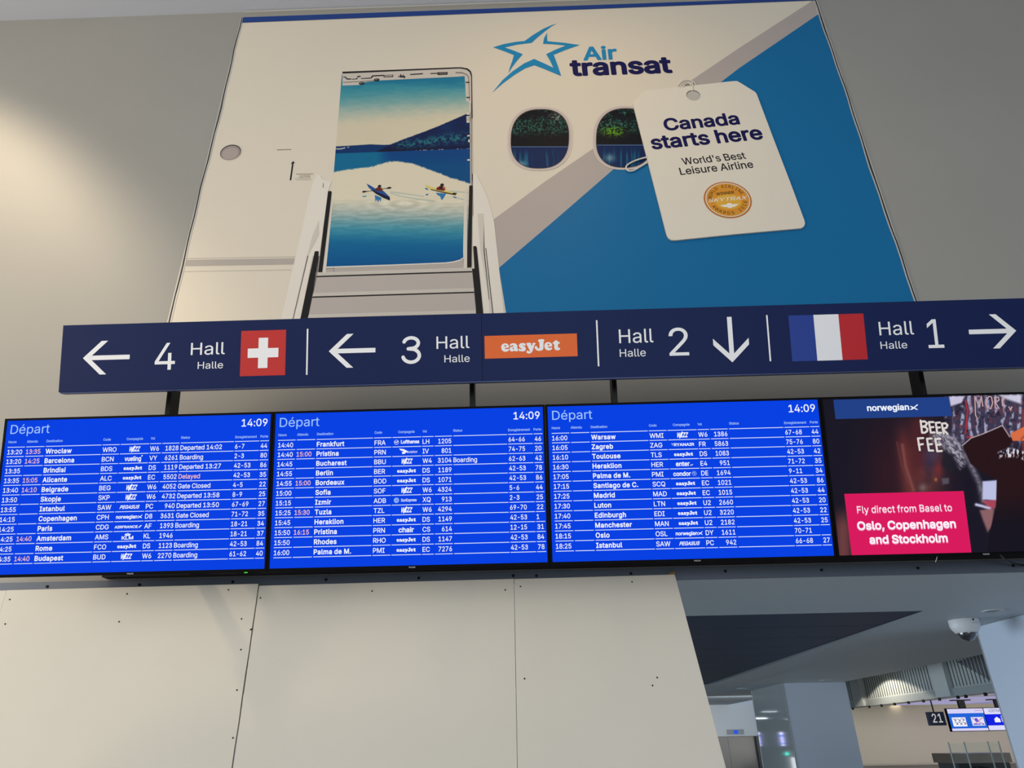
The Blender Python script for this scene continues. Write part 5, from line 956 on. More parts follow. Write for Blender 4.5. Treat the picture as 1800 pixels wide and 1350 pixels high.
# door surround: covering strips, black top seal, rounded right corner
mb = MB()
SURR, DK, PALE = M('#cdc4b8'), M('#241f22'), M('#d8d1c4')
mb.flat(W, q5([(268, 262), (430, 256), (470, 232), (600, 216), (1300, 182), (1372, 176), (1378, 250), (1384, 400), (1419, 420), (1424, 1180), (1408, 1440),
               (1450, 1440), (1444, 700), (1436, 170), (1428, 140), (1395, 112), (1340, 100), (1300, 99), (268, 137)]), h3, SURR)
mb.flat(W, q5([(268, 137), (900, 113), (1300, 97), (1345, 97), (1400, 108), (1428, 132), (1438, 170), (1444, 560), (1436, 560), (1430, 180), (1418, 142), (1390, 120), (1340, 109), (1300, 109), (900, 126), (268, 154)]), h4, DK)
mb.flat(W, q5([(1290, 140), (1350, 140), (1395, 160), (1412, 185), (1420, 400), (1414, 400), (1404, 190), (1388, 168), (1350, 152), (1290, 152)]), h4, M('#8a8078'))
mb.flat(W, q5([(1419, 420), (1425, 420), (1427, 1165), (1424, 1165)]), h5, M('#efe9dc'))
mb.flat(W, q5([(1425, 420), (1440, 420), (1440, 1165), (1427, 1165)]), h4, M('#9a8f88'))
for pts in ([(275, 182), (300, 182), (310, 198), (345, 198), (345, 208), (305, 208), (295, 190), (275, 190)], [(350, 203), (392, 200), (392, 193), (402, 193), (402, 176), (432, 174), (432, 185), (405, 187), (404, 205), (350, 209)],
            [(436, 196), (525, 190), (530, 178), (540, 170), (640, 165), (640, 175), (545, 180), (530, 198), (436, 203)], [(640, 168), (726, 164), (726, 186), (640, 188)],
            [(880, 158), (995, 150), (995, 160), (880, 167)], [(1062, 150), (1126, 147), (1130, 142), (1218, 140), (1218, 164), (1130, 168), (1126, 156), (1062, 158)],
            [(788, 162), (800, 162), (800, 172), (815, 172), (815, 162), (822, 162), (822, 175), (788, 176)], [(770, 178), (835, 176), (835, 194), (820, 195), (820, 188), (788, 190), (788, 184), (770, 185)],
            [(275, 232), (600, 214), (600, 218), (275, 236)]):
    mb.flat(W, q5(pts), h4, DK)
mb.flat(W, q5([(648, 172), (720, 168), (720, 181), (648, 184)]), h5, M('#a89d93'))
mb.flat(W, q5([(1140, 148), (1208, 147), (1208, 158), (1140, 161)]), h5, M('#6e655f'))
for cx, cy in ((441, 243), (577, 211)):
    mb.flat(W, circle(q5([(cx, cy)])[0], 0.020, 18, ry=0.014), h5, DK)
    mb.flat(W, circle(q5([(cx - 3, cy - 2)])[0], 0.010, 14, ry=0.006), h5 + 2e-4, M('#77706a'))
for cx, cy, r, s in ((1398, 234, 18, 5), (1402, 371, 16, 5), (1406, 517, 18, 10), (1410, 717, 16, 6), (1415, 763, 12, 12), (1410, 936, 16, 7)):
    mb.flat(W, q5([(cx - r, cy), (cx - r + 4, cy - s), (cx + r, cy - s - 1), (cx + r, cy + s), (cx - r + 4, cy + s)]), h5, DK if cy < 400 else M('#d8d2c6'))
mb.flat(W, q5([(1388, 540), (1424, 536), (1424, 598), (1390, 600)]), h5, M('#cfc9bd'))
for k in range(4):
    mb.flat(W, q5([(1398, 550 + 9 * k), (1420, 549 + 9 * k), (1420, 551 + 9 * k), (1398, 553 + 9 * k)]), h5 + 2e-4, M('#6f6a64'))
mb.build('door_surround', poster, label='printed aircraft door surround with black seal')


def q3(pts):
    return pxs(pts, 480, 320, 4.2857)


# printed airstairs: rails and treads
RAIL, RAILD, BLK = M('#e4ddd0'), M('#3a3633'), M('#1b191b')
mb = MB()
mb.flat(W, q3([(330, -60), (352, -52), (372, -20), (440, 0), (415, 72), (350, 560), (300, 560), (205, 1040), (207, 1160), (35, 1160), (60, 1040), (225, 330), (262, 150), (290, 40)]), h3, RAIL)
mb.flat(W, q3([(345, 290), (347, 400), (262, 560), (180, 940), (148, 1040), (120, 1160), (112, 1160), (144, 1040), (255, 560), (300, 400), (330, 330)]), h4, M('#cfc7bb'))
mb.flat(W, q3([(262, 555), (266, 560), (152, 1040), (122, 1160), (118, 1160), (148, 1040)]), h5, RAILD)
mb.flat(W, q3([(378, 10), (382, 10), (381, 45), (375, 45)]), h5, M('#8c847b'))
mb.flat(W, q3([(350, 560), (372, 560), (372, 690), (330, 690)]), h4, M('#c5bdb0'))
mb.flat(W, q3([(440, 150), (452, 150), (398, 682), (372, 684)]), h4, PALE)
mb.build('stair_rail', poster, label='left pale rail of the printed stairs')
mb = MB()
mb.flat(W, q3([(1498, -60), (1530, -60), (1560, 0), (1620, 130), (1665, 300), (1740, 998), (1760, 1160), (1612, 1160), (1585, 1000), (1533, 487), (1505, 487), (1503, 30)]), h3, RAIL)
mb.flat(W, q3([(1540, 240), (1585, 240), (1592, 515), (1660, 1000), (1680, 1160), (1640, 1160), (1625, 880), (1560, 500)]), h4, M('#d2cabe'))
mb.flat(W, q3([(1588, 300), (1593, 515), (1630, 890), (1626, 890), (1586, 515)]), h5, RAILD)
mb.flat(W, q3([(1600, 500), (1605, 500), (1660, 1000), (1678, 1160), (1672, 1160), (1654, 1000)]), h5, RAILD)
mb.flat(W, q3([(1440, 100), (1462, 40), (1462, 648), (1436, 650), (1432, 520)]), h4, PALE)
mb.build('stair_rail', poster, label='right pale rail of the printed stairs')
for pts, pts2 in (([(415, 72), (436, 70), (442, 80), (430, 190), (372, 682), (340, 682)], [(315, 527), (325, 523), (345, 525), (342, 580), (298, 860), (262, 1040), (240, 1160), (180, 1160), (207, 1032)]),
                  ([(1478, 32), (1484, 28), (1503, 30), (1495, 645), (1462, 648)], [(1508, 490), (1514, 485), (1530, 486), (1536, 500), (1585, 1000), (1600, 1160), (1532, 1160), (1528, 960), (1500, 655), (1518, 655)])):
    mb = MB()
    mb.flat(W, q3(pts), h5, BLK)
    mb.flat(W, q3(pts2), h5 + 3e-4, BLK)
    if pts[0][0] < 900:
        mb.flat(W, q3([(330, 690), (345, 560), (350, 560), (335, 690), (300, 860), (296, 860)]), h5 + 5e-4, M('#5a5552'))
    mb.build('black_handrail', poster)
mb = MB()
mb.flat(W, q3([(400, 642), (900, 626), (1300, 610), (1360, 602), (1410, 588), (1436, 570), (1436, 652), (398, 684)]), h4, M('#b5aca4'))
mb.flat(W, q3([(400, 640), (900, 624), (1300, 608), (1360, 600), (1410, 586), (1436, 568), (1436, 578), (1410, 596), (1360, 610), (1300, 617), (900, 633), (400, 650)]), h5, M('#ddd7cb'))
mb.flat(W, q3([(400, 655), (458, 653), (458, 655), (400, 657)]), h5, M('#6c655f'))
mb.flat(W, q3([(458, 648), (461, 648), (461, 680), (458, 680)]), h5, M('#6c655f'))
mb.build('door_threshold', poster)
for a, b, c, d in (((325, 685), (1500, 648), (297, 840), (1515, 803)), ((297, 840), (1515, 803), (262, 1002), (1530, 968)), ((262, 1002), (1530, 968), (235, 1150), (1545, 1120))):
    mb = MB()
    mb.flat(W, q3([(a[0], a[1] + 20), (b[0], b[1] + 20), (d[0], d[1] + 4), (c[0], c[1] + 4)]), h4, M('#b9b0a9'))
    mb.flat(W, q3([(a[0], a[1] + 22), (b[0], b[1] + 22), (b[0], b[1] + 35), (a[0], a[1] + 35)]), h5, M('#23201f'))
    mb.flat(W, q3([(a[0], a[1]), (b[0], b[1]), (b[0], b[1] + 25), (a[0], a[1] + 25)]), h5 + 3e-4, M('#d3ccc1'))
    n = 84
    for k in range(n):
        t = (k + 0.5) / n
        x, y = a[0] + (b[0] - a[0]) * t, a[1] + (b[1] - a[1]) * t
        for s in (0, 1):
            yy = y + 4 + 10 * s
            xx = x + 5 * s
            mb.flat(W, q3([(xx - 4, yy), (xx - 1, yy), (xx + 5, yy + 8), (xx + 2, yy + 8)]), h5 + 5e-4, M('#8a837b'))
    mb.build('printed_tread', poster, label='pale printed stair tread with braided edge')

# portholes


def se(c, rx, ry, p, n=64, skew=0.0):
    o = []
    for k in range(n):
        t = 2 * math.pi * k / n
        a, b = math.cos(t), math.sin(t)
        x = abs(a) ** (2 / p) * (1 if a > 0 else -1)
        y = abs(b) ** (2 / p) * (1 if b > 0 else -1)
        o.append((c[0] + rx * x + skew * y, c[1] + ry * y))
    return o


def forest(X, Y, green, sh):
    n = fbm(X / 2.2, Y / 1.9, 61, 4)
    n2 = fbm(X / 12, Y / 9, 67, 3)
    img = np.zeros(X.shape + (3,)) + np.array((10, 14, 24.0))
    zone = sst(205, 222, Y + 10 * n2) * sst(sh - 6, sh - 26, Y + 16 * n2)
    zone = np.maximum(zone, sst(.5, .62, n2) * sst(sh - 12, sh - 30, Y))
    img = blend(img, (30, 86, 74), zone * sst(.46, .62, n))
    img = blend(img, (100, 140, 125), zone * sst(.64, .80, n) * 0.8)
    if green:
        g = np.exp(-((X - 1078) / 18) ** 2 - ((Y - 232) / 8) ** 2)
        img = blend(img, (96, 150, 30), np.clip(g * 1.3, 0, 1) * sst(.35, .6, n))
    else:
        g = np.exp(-((X - 977) / 10) ** 2 - ((Y - 206) / 7) ** 2)
        img = blend(img, (175, 185, 165), g * sst(.4, .6, n) * 0.8)
    w = np.zeros_like(img) + np.array((10, 38, 84.0))
    st = fbm(X / 3.0, Y / 40, 71, 3)
    w = blend(w, (24, 104, 134), sst(.46, .72, st) * sst(sh, sh + 22, Y) * .8)
    if green:
        w = blend(w, (150, 195, 195), np.exp(-((X - 1072) / 9) ** 2 - ((Y - 278) / 7) ** 2) * .6)
    else:
        w = blend(w, (160, 195, 205), np.exp(-((X - 918) / 7) ** 2 - ((Y - 288) / 5) ** 2) * .6)
    m = sst(-1, 1, Y - sh)
    img = img * (1 - m[..., None]) + w * m[..., None]
    return blend(img, (120, 150, 190), (np.abs(Y - sh) < .8) * .6)


for (cx, cy), green, lab in (((949, 244), False, 'left round aircraft window showing dark forest'), ((1099, 242.5), True, 'right round aircraft window, half behind the tag')):
    outer = pxs(se((cx, cy), 57.5, 56.5, 2.45, skew=-2))
    inner = pxs(se((cx, cy + 0.8), 50.2, 51.2, 2.45, skew=-2))
    fr = MB()
    fr.flat(W, [outer, inner], h3, M('#cbbcb2'))
    fr.flat(W, [pxs(se((cx, cy), 57.5, 56.5, 2.45, skew=-2)), pxs(se((cx, cy + .3), 55.8, 55.2, 2.45, skew=-2))], h4, M('#dccfc6'))
    fr.flat(W, [pxs(se((cx, cy + .6), 51.4, 52.3, 2.45, skew=-2)), inner], h4, M('#3a3536'))
    f = fr.build('porthole', poster, label=lab)
    picture('porthole_view', W, pxs([(cx - 56, cy - 56), (cx + 56, cy - 56), (cx + 56, cy + 56), (cx - 56, cy + 56)]), 150, 150,
            lambda X, Y, g=green, s=258 - (cx - 949) * 0.02: forest(X, Y, g, s), h2, PRINT, f,
            keep=lambda X, Y, a=cx, b=cy: (np.abs((X - a) / 53) ** 2.45 + np.abs((Y - b) / 53.5) ** 2.45) < 1)


def q4(pts):
    return pxs(pts, 850, 20, 4.5)


# airline star and lettering
mb = MB()
mb.flat(W, q4([(578, 97), (530, 113), (470, 140), (400, 182), (325, 235), (250, 243), (160, 260), (75, 285), (160, 315), (240, 347), (228, 390), (210, 440), (196, 492),
               (228, 440), (268, 388), (310, 340), (240, 312), (168, 287), (260, 265), (380, 250), (420, 213), (478, 165), (530, 125)]), h2, LOGO)
mb.flat(W, q4([(503, 170), (478, 215), (470, 257), (560, 262), (650, 272), (570, 303), (495, 340), (525, 390), (552, 447), (480, 413), (400, 377), (320, 413), (230, 475), (150, 545), (68, 645),
               (150, 573), (250, 500), (330, 452), (402, 427), (490, 461), (614, 513), (587, 430), (555, 345), (645, 308), (760, 267), (640, 250), (505, 237), (502, 205)]), h2, LOGO)
mb.text(W, 'Air', px(850 + 790 / 4.5, 20 + 386 / 4.5), abs(px(1036, 83)[1] - px(1034, 105)[1]), LOGO, h2, BR=px(850 + 1060 / 4.5, 20 + 376 / 4.5), bold=40)
BLt, BRt = px(850 + 688 / 4.5, 20 + 508 / 4.5), px(850 + 1497 / 4.5, 20 + 484 / 4.5)
mb.text(W, 'transat', BLt, 0.118, NAVY, h2, BR=(BRt[0], BLt[1]), bold=58, up=(-0.002, 0.158))
mb.build('airline_logo', poster, label='blue star and airline lettering')

# luggage tag: a print, raised as a board to cast its shadow
q6 = lambda pts: pxs(pts, 1080, 120, 4.22)
TAGM = M('#e4dccb', 0.45)
tagb = MB()
outl = [(220, 178), (560, 142), (872, 108), (905, 107), (930, 120), (1040, 188), (1052, 205), (1170, 520), (1300, 860), (1404, 1140), (1408, 1165), (1400, 1185), (1380, 1197),
        (900, 1240), (450, 1286), (420, 1284), (398, 1270), (384, 1245), (260, 760), (134, 270), (150, 250)]
tagb.slab(W, q6(outl), h5, 0.014, TAGM)
tg = tagb.build('luggage_tag', poster, label='large cream luggage tag')
T1, T2, T3, T4 = 0.0148, 0.0156, 0.0164, 0.0172
mb = MB()
cH = q6([(582, 212)])[0]
mb.flat(W, circle(cH, 0.047, 36), T1, M('#3b3836'))
mb.flat(W, circle((cH[0], cH[1] - 0.006), 0.0445, 36), T2, M('#bdb8ae'))
mb.build('punched_hole', tg)


def tagtext(string, bl, br, top, mat, bold):
    B, R, Tt = q6([bl])[0], q6([br])[0], q6([top])[0]
    mb.text(W, string, B, 1, mat, T1, BR=R, bold=bold, up=(Tt[0] - B[0], Tt[1] - B[1]))


mb = MB()
tagtext('Canada', (373, 474), (930, 424), (352, 391), NAVY, 42)
tagtext('starts here', (278, 612), (1104, 534), (254, 520), NAVY, 42)
mb.build('headline', tg, label='bold navy headline')
mb = MB()
tagtext("World's Best", (508, 728), (975, 682), (490, 680), INK, 12)
tagtext('Leisure Airline', (488, 803), (1030, 748), (474, 752), INK, 12)
mb.build('subtitle', tg, label='small black subtitle')
# award seal
mb = MB()
cs_ = q6([(836, 987)])[0]
R0 = (q6([(1013, 987)])[0][0] - q6([(659, 987)])[0][0]) / 2
GOLD, GOLD2 = M('#dc9530', 0.35), M('#c0702a', 0.35)
mb.flat(W, circle(cs_, R0, 64), T1, GOLD2)
ring(mb, W, cs_, R0 * 0.885, R0 * 0.935, T2, M('#e0d6c2'))
mb.flat(W, circle(cs_, R0 * 0.88, 64), T2, GOLD)
mb.flat(W, circle((cs_[0], cs_[1] - 0.1 * R0), R0 * 0.55, 48, ry=R0 * 0.42), T2 + 1e-4, M('#e3ad3e', 0.35))
ROT = math.radians(5)


def arc_text(string, r, a0, a1, cap, flip=False):
    n = len(string)
    for k, ch in enumerate(string):
        a = a0 + (a1 - a0) * k / (n - 1)
        if ch == ' ':
            continue
        rad = np.array([math.cos(a), math.sin(a)])
        up = -rad if flip else rad
        rt = np.array([up[1], -up[0]])
        w = (text_ink(ch, 6)[1] - text_ink(ch, 6)[0]) / 1000 * cap * 0.92
        base = np.array(cs_) + rad * r
        mb.text(W, ch, tuple(base - rt * w / 2), cap, M('#3c2a1c'), T3, BR=tuple(base + rt * w / 2), bold=6, up=tuple(up * cap))


arc_text('WORLD AIRLINE', R0 * 0.66, math.radians(166) + ROT, math.radians(22) + ROT, R0 * 0.155)
arc_text('AWARDS 2018', R0 * 0.80, math.radians(205) + ROT, math.radians(342) + ROT, R0 * 0.155, True)
Bq = q6([(752, 957), (885, 943), (748, 936)])
mb.text(W, 'WINNER', Bq[0], 1, M('#3c2a1c'), T3, BR=Bq[1], bold=10, up=(Bq[2][0] - Bq[0][0], Bq[2][1] - Bq[0][1]))
Bq = q6([(692, 1008), (974, 985), (700, 982)])
mb.text(W, 'SKYTRAX', Bq[0], 1, M('#efe8da'), T3, BR=Bq[1], bold=18, up=(Bq[2][0] - Bq[0][0], Bq[2][1] - Bq[0][1]))
wing = M('#efe8da')
mb.flat(W, circle(q6([(850, 1032)])[0], 0.021, 20), T3 + 2e-4, wing)
mb.flat(W, q6([(776, 1030), (835, 1022), (835, 1040), (812, 1044)]), T3, wing)
mb.flat(W, q6([(866, 1022), (918, 1018), (890, 1040), (866, 1042)]), T3, wing)
mb.build('award_seal', tg, label='round golden award seal')
# white strings of the tag
STR = M('#ded8cb')
mb = MB()


def string_path(pts, hh, n=6):
    P = [np.array(p) for p in pts]
    out = []
    for i in range(len(P) - 1):
        p0, p1, p2, p3 = P[max(i - 1, 0)], P[i], P[i + 1], P[min(i + 2, len(P) - 1)]
        for k in range(n):
            t = k / n
            out.append(0.5 * (2 * p1 + (p2 - p0) * t + (2 * p0 - 5 * p1 + 4 * p2 - p3) * t * t + (3 * p1 - p0 - 3 * p2 + p3) * t ** 3))
    out.append(P[-1])
    return [W.P(*W.px(1080 + q[0] / 4.22, 120 + q[1] / 4.22), hh) for q in out]


mb.tube(string_path([(460, 165), (475, 130), (505, 104), (545, 97), (585, 110), (604, 140)], 0.010), 0.0042, STR)
mb.tube(string_path([(480, 160), (500, 128), (530, 114), (565, 118), (582, 140), (576, 150)], 0.013), 0.0042, STR)
mb.tube(string_path([(505, 155), (520, 132), (545, 124), (562, 132), (560, 146)], 0.015), 0.0042, STR)
mb.tube(string_path([(572, 120), (575, 150), (574, 185)], 0.018), 0.0042, STR)
mb.build('tag_string', tg, label='white string loop through the hole')
mb = MB()
mb.tube(string_path([(245, 668), (190, 682), (130, 705), (92, 730), (86, 752), (104, 770), (140, 768), (190, 740), (248, 705)], 0.011), 0.0055, STR)
mb.build('tag_string', tg, label='white string loop at the left edge')

# ------------------------------------------------------------------ direction sign
TG = 0.324775
SP = Plane((0, 2.75, EYE + 1.6), TG)
sp, sps = SP.px, SP.pxs
sign = empty('direction_sign', tuple(SP.P(0, -0.2, -0.05)), 'long navy hanging direction sign with hall numbers, arrows and flags', 'sign')
SNAVY = M('#152350', 0.5, spec=0.12)
SWHITE = M('#f4f4f4', 0.5)
uvT, uvB = sp(950, 548.2), sp(950, 666.5)
vt, vb = uvT[1], uvB[1]
ul = (sp(111, 573)[0] + sp(103, 690)[0]) / 2
us = sp(847, 600)[0]
for a, b, lab in ((ul, us - 0.0008, 'left panel with halls 4 and 3'), (us + 0.0008, 2.78, 'right panel with halls 2 and 1')):
    mb = MB()
    mb.obox(SP.P(a, vb, -0.045), (b - a) * SP.U, (vt - vb) * SP.V, 0.045 * SP.N, SNAVY)
    mb.build('sign_panel', sign, label=lab)
mb = MB()
mb.obox(SP.P(ul + 0.004, vb - 0.006, -0.043), (2.776 - ul) * SP.U, 0.006 * SP.V, 0.038 * SP.N, M('#3a4670', 0.4, 0.3))
mb.build('bottom_rail', sign)
H1, H2, H3, H4 = 0.0006, 0.0012, 0.0018, 0.0024


def sq(pts):
    return sps(pts)


# arrows
for kind, pts in (('l', [(146, 629), (228, 628)]), ('l', [(578, 618), (660, 615)]), ('d', [(1282, 557), (1287, 637)]), ('r', [(1703, 584), (1786, 581)])):
    mb = MB()
    a, b = sp(*pts[0]), sp(*pts[1])
    w = 0.021
    if kind in 'lr':
        s = -1 if kind == 'l' else 1
        tip = a if s < 0 else b
        end = b if s < 0 else a
        y = (a[1] + b[1]) / 2
        dx = 0.082
        mb.flat(SP, [(tip[0] - s * 0.012, y - w / 2), (end[0], y - w / 2), (end[0], y + w / 2), (tip[0] - s * 0.012, y + w / 2)], H1, SWHITE)
        mb.flat(SP, [(tip[0], y), (tip[0] - s * dx, y + 0.078), (tip[0] - s * (dx + 0.030), y + 0.078), (tip[0] - s * 0.030, y), (tip[0] - s * (dx + 0.030), y - 0.078), (tip[0] - s * dx, y - 0.078)], H2, SWHITE)
    else:
        x = (a[0] + b[0]) / 2
        mb.flat(SP, [(x - w / 2, a[1]), (x + w / 2, a[1]), (x + w / 2, b[1] + 0.012), (x - w / 2, b[1] + 0.012)], H1, SWHITE)
        d = 0.080
        mb.flat(SP, [(x, b[1]), (x + d, b[1] + d), (x + d, b[1] + d + 0.030), (x, b[1] + 0.030), (x - d, b[1] + d + 0.030), (x - d, b[1] + d)], H2, SWHITE)
    mb.build('arrow', sign, label={'l': 'white arrow pointing left', 'r': 'white arrow pointing right', 'd': 'white arrow pointing down'}[kind])


def q_l(x, y):
    return sp(90 + x / 2.2222, 540 + y / 2.2222)


def q_r(x, y):
    return sp(840 + x / 1.875, 510 + y / 1.875)


for s, bl, br, tp in (('4', q_l(403, 245), q_l(482, 244), q_l(440, 140)), ('3', q_l(1368, 221), q_l(1445, 219), q_l(1405, 113)),
                      ('2', q_r(632, 217), q_r(697, 214), q_r(660, 125)), ('1', q_r(1486, 191), q_r(1538, 190), q_r(1512, 96))):
    mb = MB()
    y = (bl[1] + br[1]) / 2
    mb.text(SP, s, (bl[0], y), (tp[1] - y), SWHITE, H1, BR=(br[0], y), bold=4)
    mb.build('hall_number', sign)
for bl, br, tp, bl2, br2, tp2 in ((q_l(545, 187), q_l(678, 186), q_l(545, 140), q_l(572, 241), q_l(671, 240), q_l(572, 214)),
                                  (q_l(1505, 163), q_l(1634, 161), q_l(1505, 115), q_l(1536, 216), q_l(1635, 214), q_l(1536, 188)),
                                  (q_r(466, 175), q_r(579, 172), q_r(464, 130), q_r(468, 220), q_r(554, 218), q_r(468, 195)),
                                  (q_r(1324, 149), q_r(1438, 145), q_r(1322, 105), q_r(1328, 194), q_r(1416, 192), q_r(1328, 170))):
    mb = MB()
    mb.text(SP, 'Hall', bl, tp[1] - bl[1], SWHITE, H1, BR=(br[0], bl[1]), bold=2)
    mb.build('hall_lettering', sign)
    mb = MB()
    mb.text(SP, 'Halle', bl2, tp2[1] - bl2[1], SWHITE, H1, BR=(br2[0], bl2[1]), bold=6)
    mb.build('hall_lettering', sign)
for xx in ((540.9, 578, 539.1, 659), (1049, 563, 1052, 644), (1347, 554, 1355, 635)):
    mb = MB()
    a, b = sp(xx[0], xx[1]), sp(xx[2], xx[3])
    x = (a[0] + b[0]) / 2
    mb.flat(SP, [(x - 0.0035, b[1]), (x + 0.0035, b[1]), (x + 0.0035, a[1]), (x - 0.0035, a[1])], H1, SWHITE)
    mb.build('divider_line', sign)
# Swiss flag
a, b = q_l(737, 270), q_l(918, 88)
mb = MB()
cx, cy = (a[0] + b[0]) / 2, (a[1] + b[1]) / 2
hw, hh = (b[0] - a[0]) / 2, (b[1] - a[1]) / 2
mb.flat(SP, [(cx - hw, cy - hh), (cx + hw, cy - hh), (cx + hw, cy + hh), (cx - hw, cy + hh)], H1, M('#c42f2b', 0.5))
fl = mb.build('swiss_flag', sign, label='red square flag with white cross')
mb = MB()
r, t = hw * 0.68, hw * 0.21
mb.flat(SP, [(cx - t, cy - r), (cx + t, cy - r), (cx + t, cy - t), (cx + r, cy - t), (cx + r, cy + t), (cx + t, cy + t), (cx + t, cy + r), (cx - t, cy + r), (cx - t, cy + t), (cx - r, cy + t), (cx - r, cy - t), (cx - t, cy - t)], H2, SWHITE)
mb.build('white_cross', fl)
# French flag
a, b = q_r(1036, 235), q_r(1270, 77)
fe = MB()
w3 = (b[0] - a[0]) / 3
for k, colr in enumerate(('#1f3c92', '#eeeef0', '#bd2229')):
    fe.flat(SP, [(a[0] + k * w3, a[1]), (a[0] + (k + 1) * w3, a[1]), (a[0] + (k + 1) * w3, b[1]), (a[0] + k * w3, b[1])], H1, M(colr, 0.4))
fe.build('french_flag', sign, label='blue white red flag')
# orange airline plate


EJ_E = [[(165, 340), (172, 300), (195, 270), (235, 252), (280, 250), (320, 265), (345, 295), (356, 330), (352, 352), (300, 356), (246, 357), (256, 376), (285, 390), (315, 384), (340, 376), (354, 392), (342, 420), (310, 440), (265, 450), (220, 442), (185, 415), (168, 380)],
        [(236, 312), (248, 293), (272, 288), (292, 304), (286, 322), (250, 326)]]
EJ = [EJ_E,
      [[(370, 300), (385, 270), (420, 250), (465, 245), (510, 252), (540, 275), (552, 310), (555, 370), (572, 400), (565, 430), (530, 440), (490, 432), (470, 420), (440, 440), (400, 440), (372, 420), (362, 390), (370, 360), (400, 335), (440, 325), (462, 315), (457, 294), (435, 290), (415, 305), (390, 318), (372, 312)],
       [(446, 346), (438, 370), (448, 394), (466, 388), (468, 352)]],
      [[(590, 290), (610, 260), (645, 242), (690, 240), (715, 248), (740, 245), (750, 270), (750, 305), (730, 308), (700, 290), (676, 288), (690, 305), (730, 325), (755, 355), (758, 390), (735, 425), (690, 440), (640, 435), (615, 432), (592, 430), (582, 400), (585, 370), (610, 372), (640, 394), (662, 390), (650, 375), (610, 345), (592, 320)]],
      [[(765, 255), (790, 238), (830, 232), (880, 236), (888, 258), (880, 270), (905, 312), (918, 270), (912, 250), (930, 236), (990, 236), (998, 258), (970, 275), (945, 340), (915, 430), (880, 475), (830, 490), (785, 480), (765, 450), (780, 420), (805, 415), (830, 442), (852, 440), (845, 410), (815, 350), (785, 285)]],
      [[(1050, 185), (1065, 160), (1100, 150), (1170, 148), (1205, 160), (1205, 190), (1188, 205), (1182, 300), (1178, 370), (1150, 410), (1090, 425), (1030, 420), (985, 390), (965, 345), (975, 315), (1000, 308), (1030, 320), (1035, 345), (1050, 365), (1070, 370), (1085, 355), (1085, 290), (1085, 215), (1060, 205)]],
      [[(x + 1037, y - 35) for x, y in c] for c in EJ_E],
      [[(1400, 235), (1430, 210), (1460, 185), (1495, 168), (1520, 185), (1525, 210), (1565, 210), (1578, 230), (1570, 255), (1530, 258), (1528, 330), (1535, 350), (1560, 345), (1578, 360), (1575, 385), (1545, 408), (1495, 412), (1455, 395), (1440, 365), (1438, 310), (1438, 258), (1405, 255)]]]


def rounded(c):
    o = []
    for i in range(len(c)):
        p, q = c[i], c[(i + 1) % len(c)]
        o += [(0.75 * p[0] + 0.25 * q[0], 0.75 * p[1] + 0.25 * q[1]), (0.25 * p[0] + 0.75 * q[0], 0.25 * p[1] + 0.75 * q[1])]
    return o


def airline(mbx, pl, c, w, mat, h):
    """fat slab-serif airline lettering of ink width w, the lower-case letters centred at c"""
    k = w / 1413.0
    for i, cons in enumerate(EJ):
        mbx.flat(pl, [[(c[0] - w / 2 + (x - 165) * k, c[1] + (345 - (y + (x - 265) * 0.0308)) * k * 1.04) for x, y in rounded(q)] for q in cons], h + 2e-5 * (i % 2), mat)


a, b = q_r(23, 227), q_r(326, 142)
mb = MB()
y0, y1 = (q_r(23, 227)[1] + q_r(326, 217)[1]) / 2, (q_r(23, 152)[1] + q_r(326, 142)[1]) / 2
mb.flat(SP, [(a[0], y0), (b[0], y0), (b[0], y1), (a[0], y1)], H1, M('#e8692a', 0.5))
op = mb.build('airline_plate', sign, label='orange airline plate')
mb = MB()
airline(mb, SP, (0.5 * (q_r(77, 190)[0] + q_r(271, 190)[0]), 0.5 * (y0 + y1) - 0.003), q_r(271, 190)[0] - q_r(77, 190)[0], SWHITE, H2)
mb.build('airline_lettering', op)

# ------------------------------------------------------------------ posts between screens and sign
t = math.radians(11)
pd = np.array([0, -math.sin(t), math.cos(t)])
pn = np.array([0, math.cos(t), math.sin(t)])
for x, lab in ((-1.70, 'leftmost black support post, above the first departure screen'), (-0.243, 'black support post right of the red flag, above the second departure screen'),
               (0.436, 'black support post below hall 2, above the third departure screen'), (1.885, 'rightmost black support post, above the advertising screen')):
    p = empty('support_post', (x, 3.17, EYE + 0.80), lab, 'post', 'black support posts behind sign and screens')
    o = np.array([x - 0.011, 3.13, EYE + 0.80])
    mb = MB()
    mb.obox(o, (0.022, 0, 0), pn * 0.085, pd * 1.0, M('#0e0f12', 0.45))
    mb.build('blade', p)
    for zz in (0.10, 0.40):
        mb = MB()
        q = o + pd * zz + pn * 0.085
        mb.box(x - 0.02, x + 0.02, q[1] - 0.01, YW, q[2] - 0.03, q[2] + 0.03, M('#1b1d20', 0.5))
        mb.build('wall_arm', p)

# ------------------------------------------------------------------ screens
TS = 0.281903
S0 = np.array([-2.35362601, 2.87267133, 1.35061075 + EYE])
SW, SH, PITCHX = 1.2096, 0.6804, 1.23107
BEZ = M('#060608', 0.6, spec=0.08)
SBLUE = M('#003fe2', emit=1.0)
STXT = M('#eef4ff', emit=1.0)
SLINE = M('#d2dffc', emit=1.0)
SHEAD = M('#8fb2f2', emit=1.0)
STITLE = M('#9cc4fb', emit=1.0)
SORANGE = M('#f5c0b4', emit=1.0)
COLS = [(0.0124, 0.078), (0.083, 0.152), (0.157, 0.367), (0.371, 0.4358), (0.4397, 0.5467), (0.5501, 0.5924), (0.5967, 0.661), (0.6657, 0.865), (0.8688, 0.9598), (0.9636, 0.996)]


def screen_plane(i):
    P = Plane(S0 + np.array([PITCHX * i, 0, 0]), TS)
    P.O = P.O - P.V * SH           # origin at the lower left of the picture
    return P


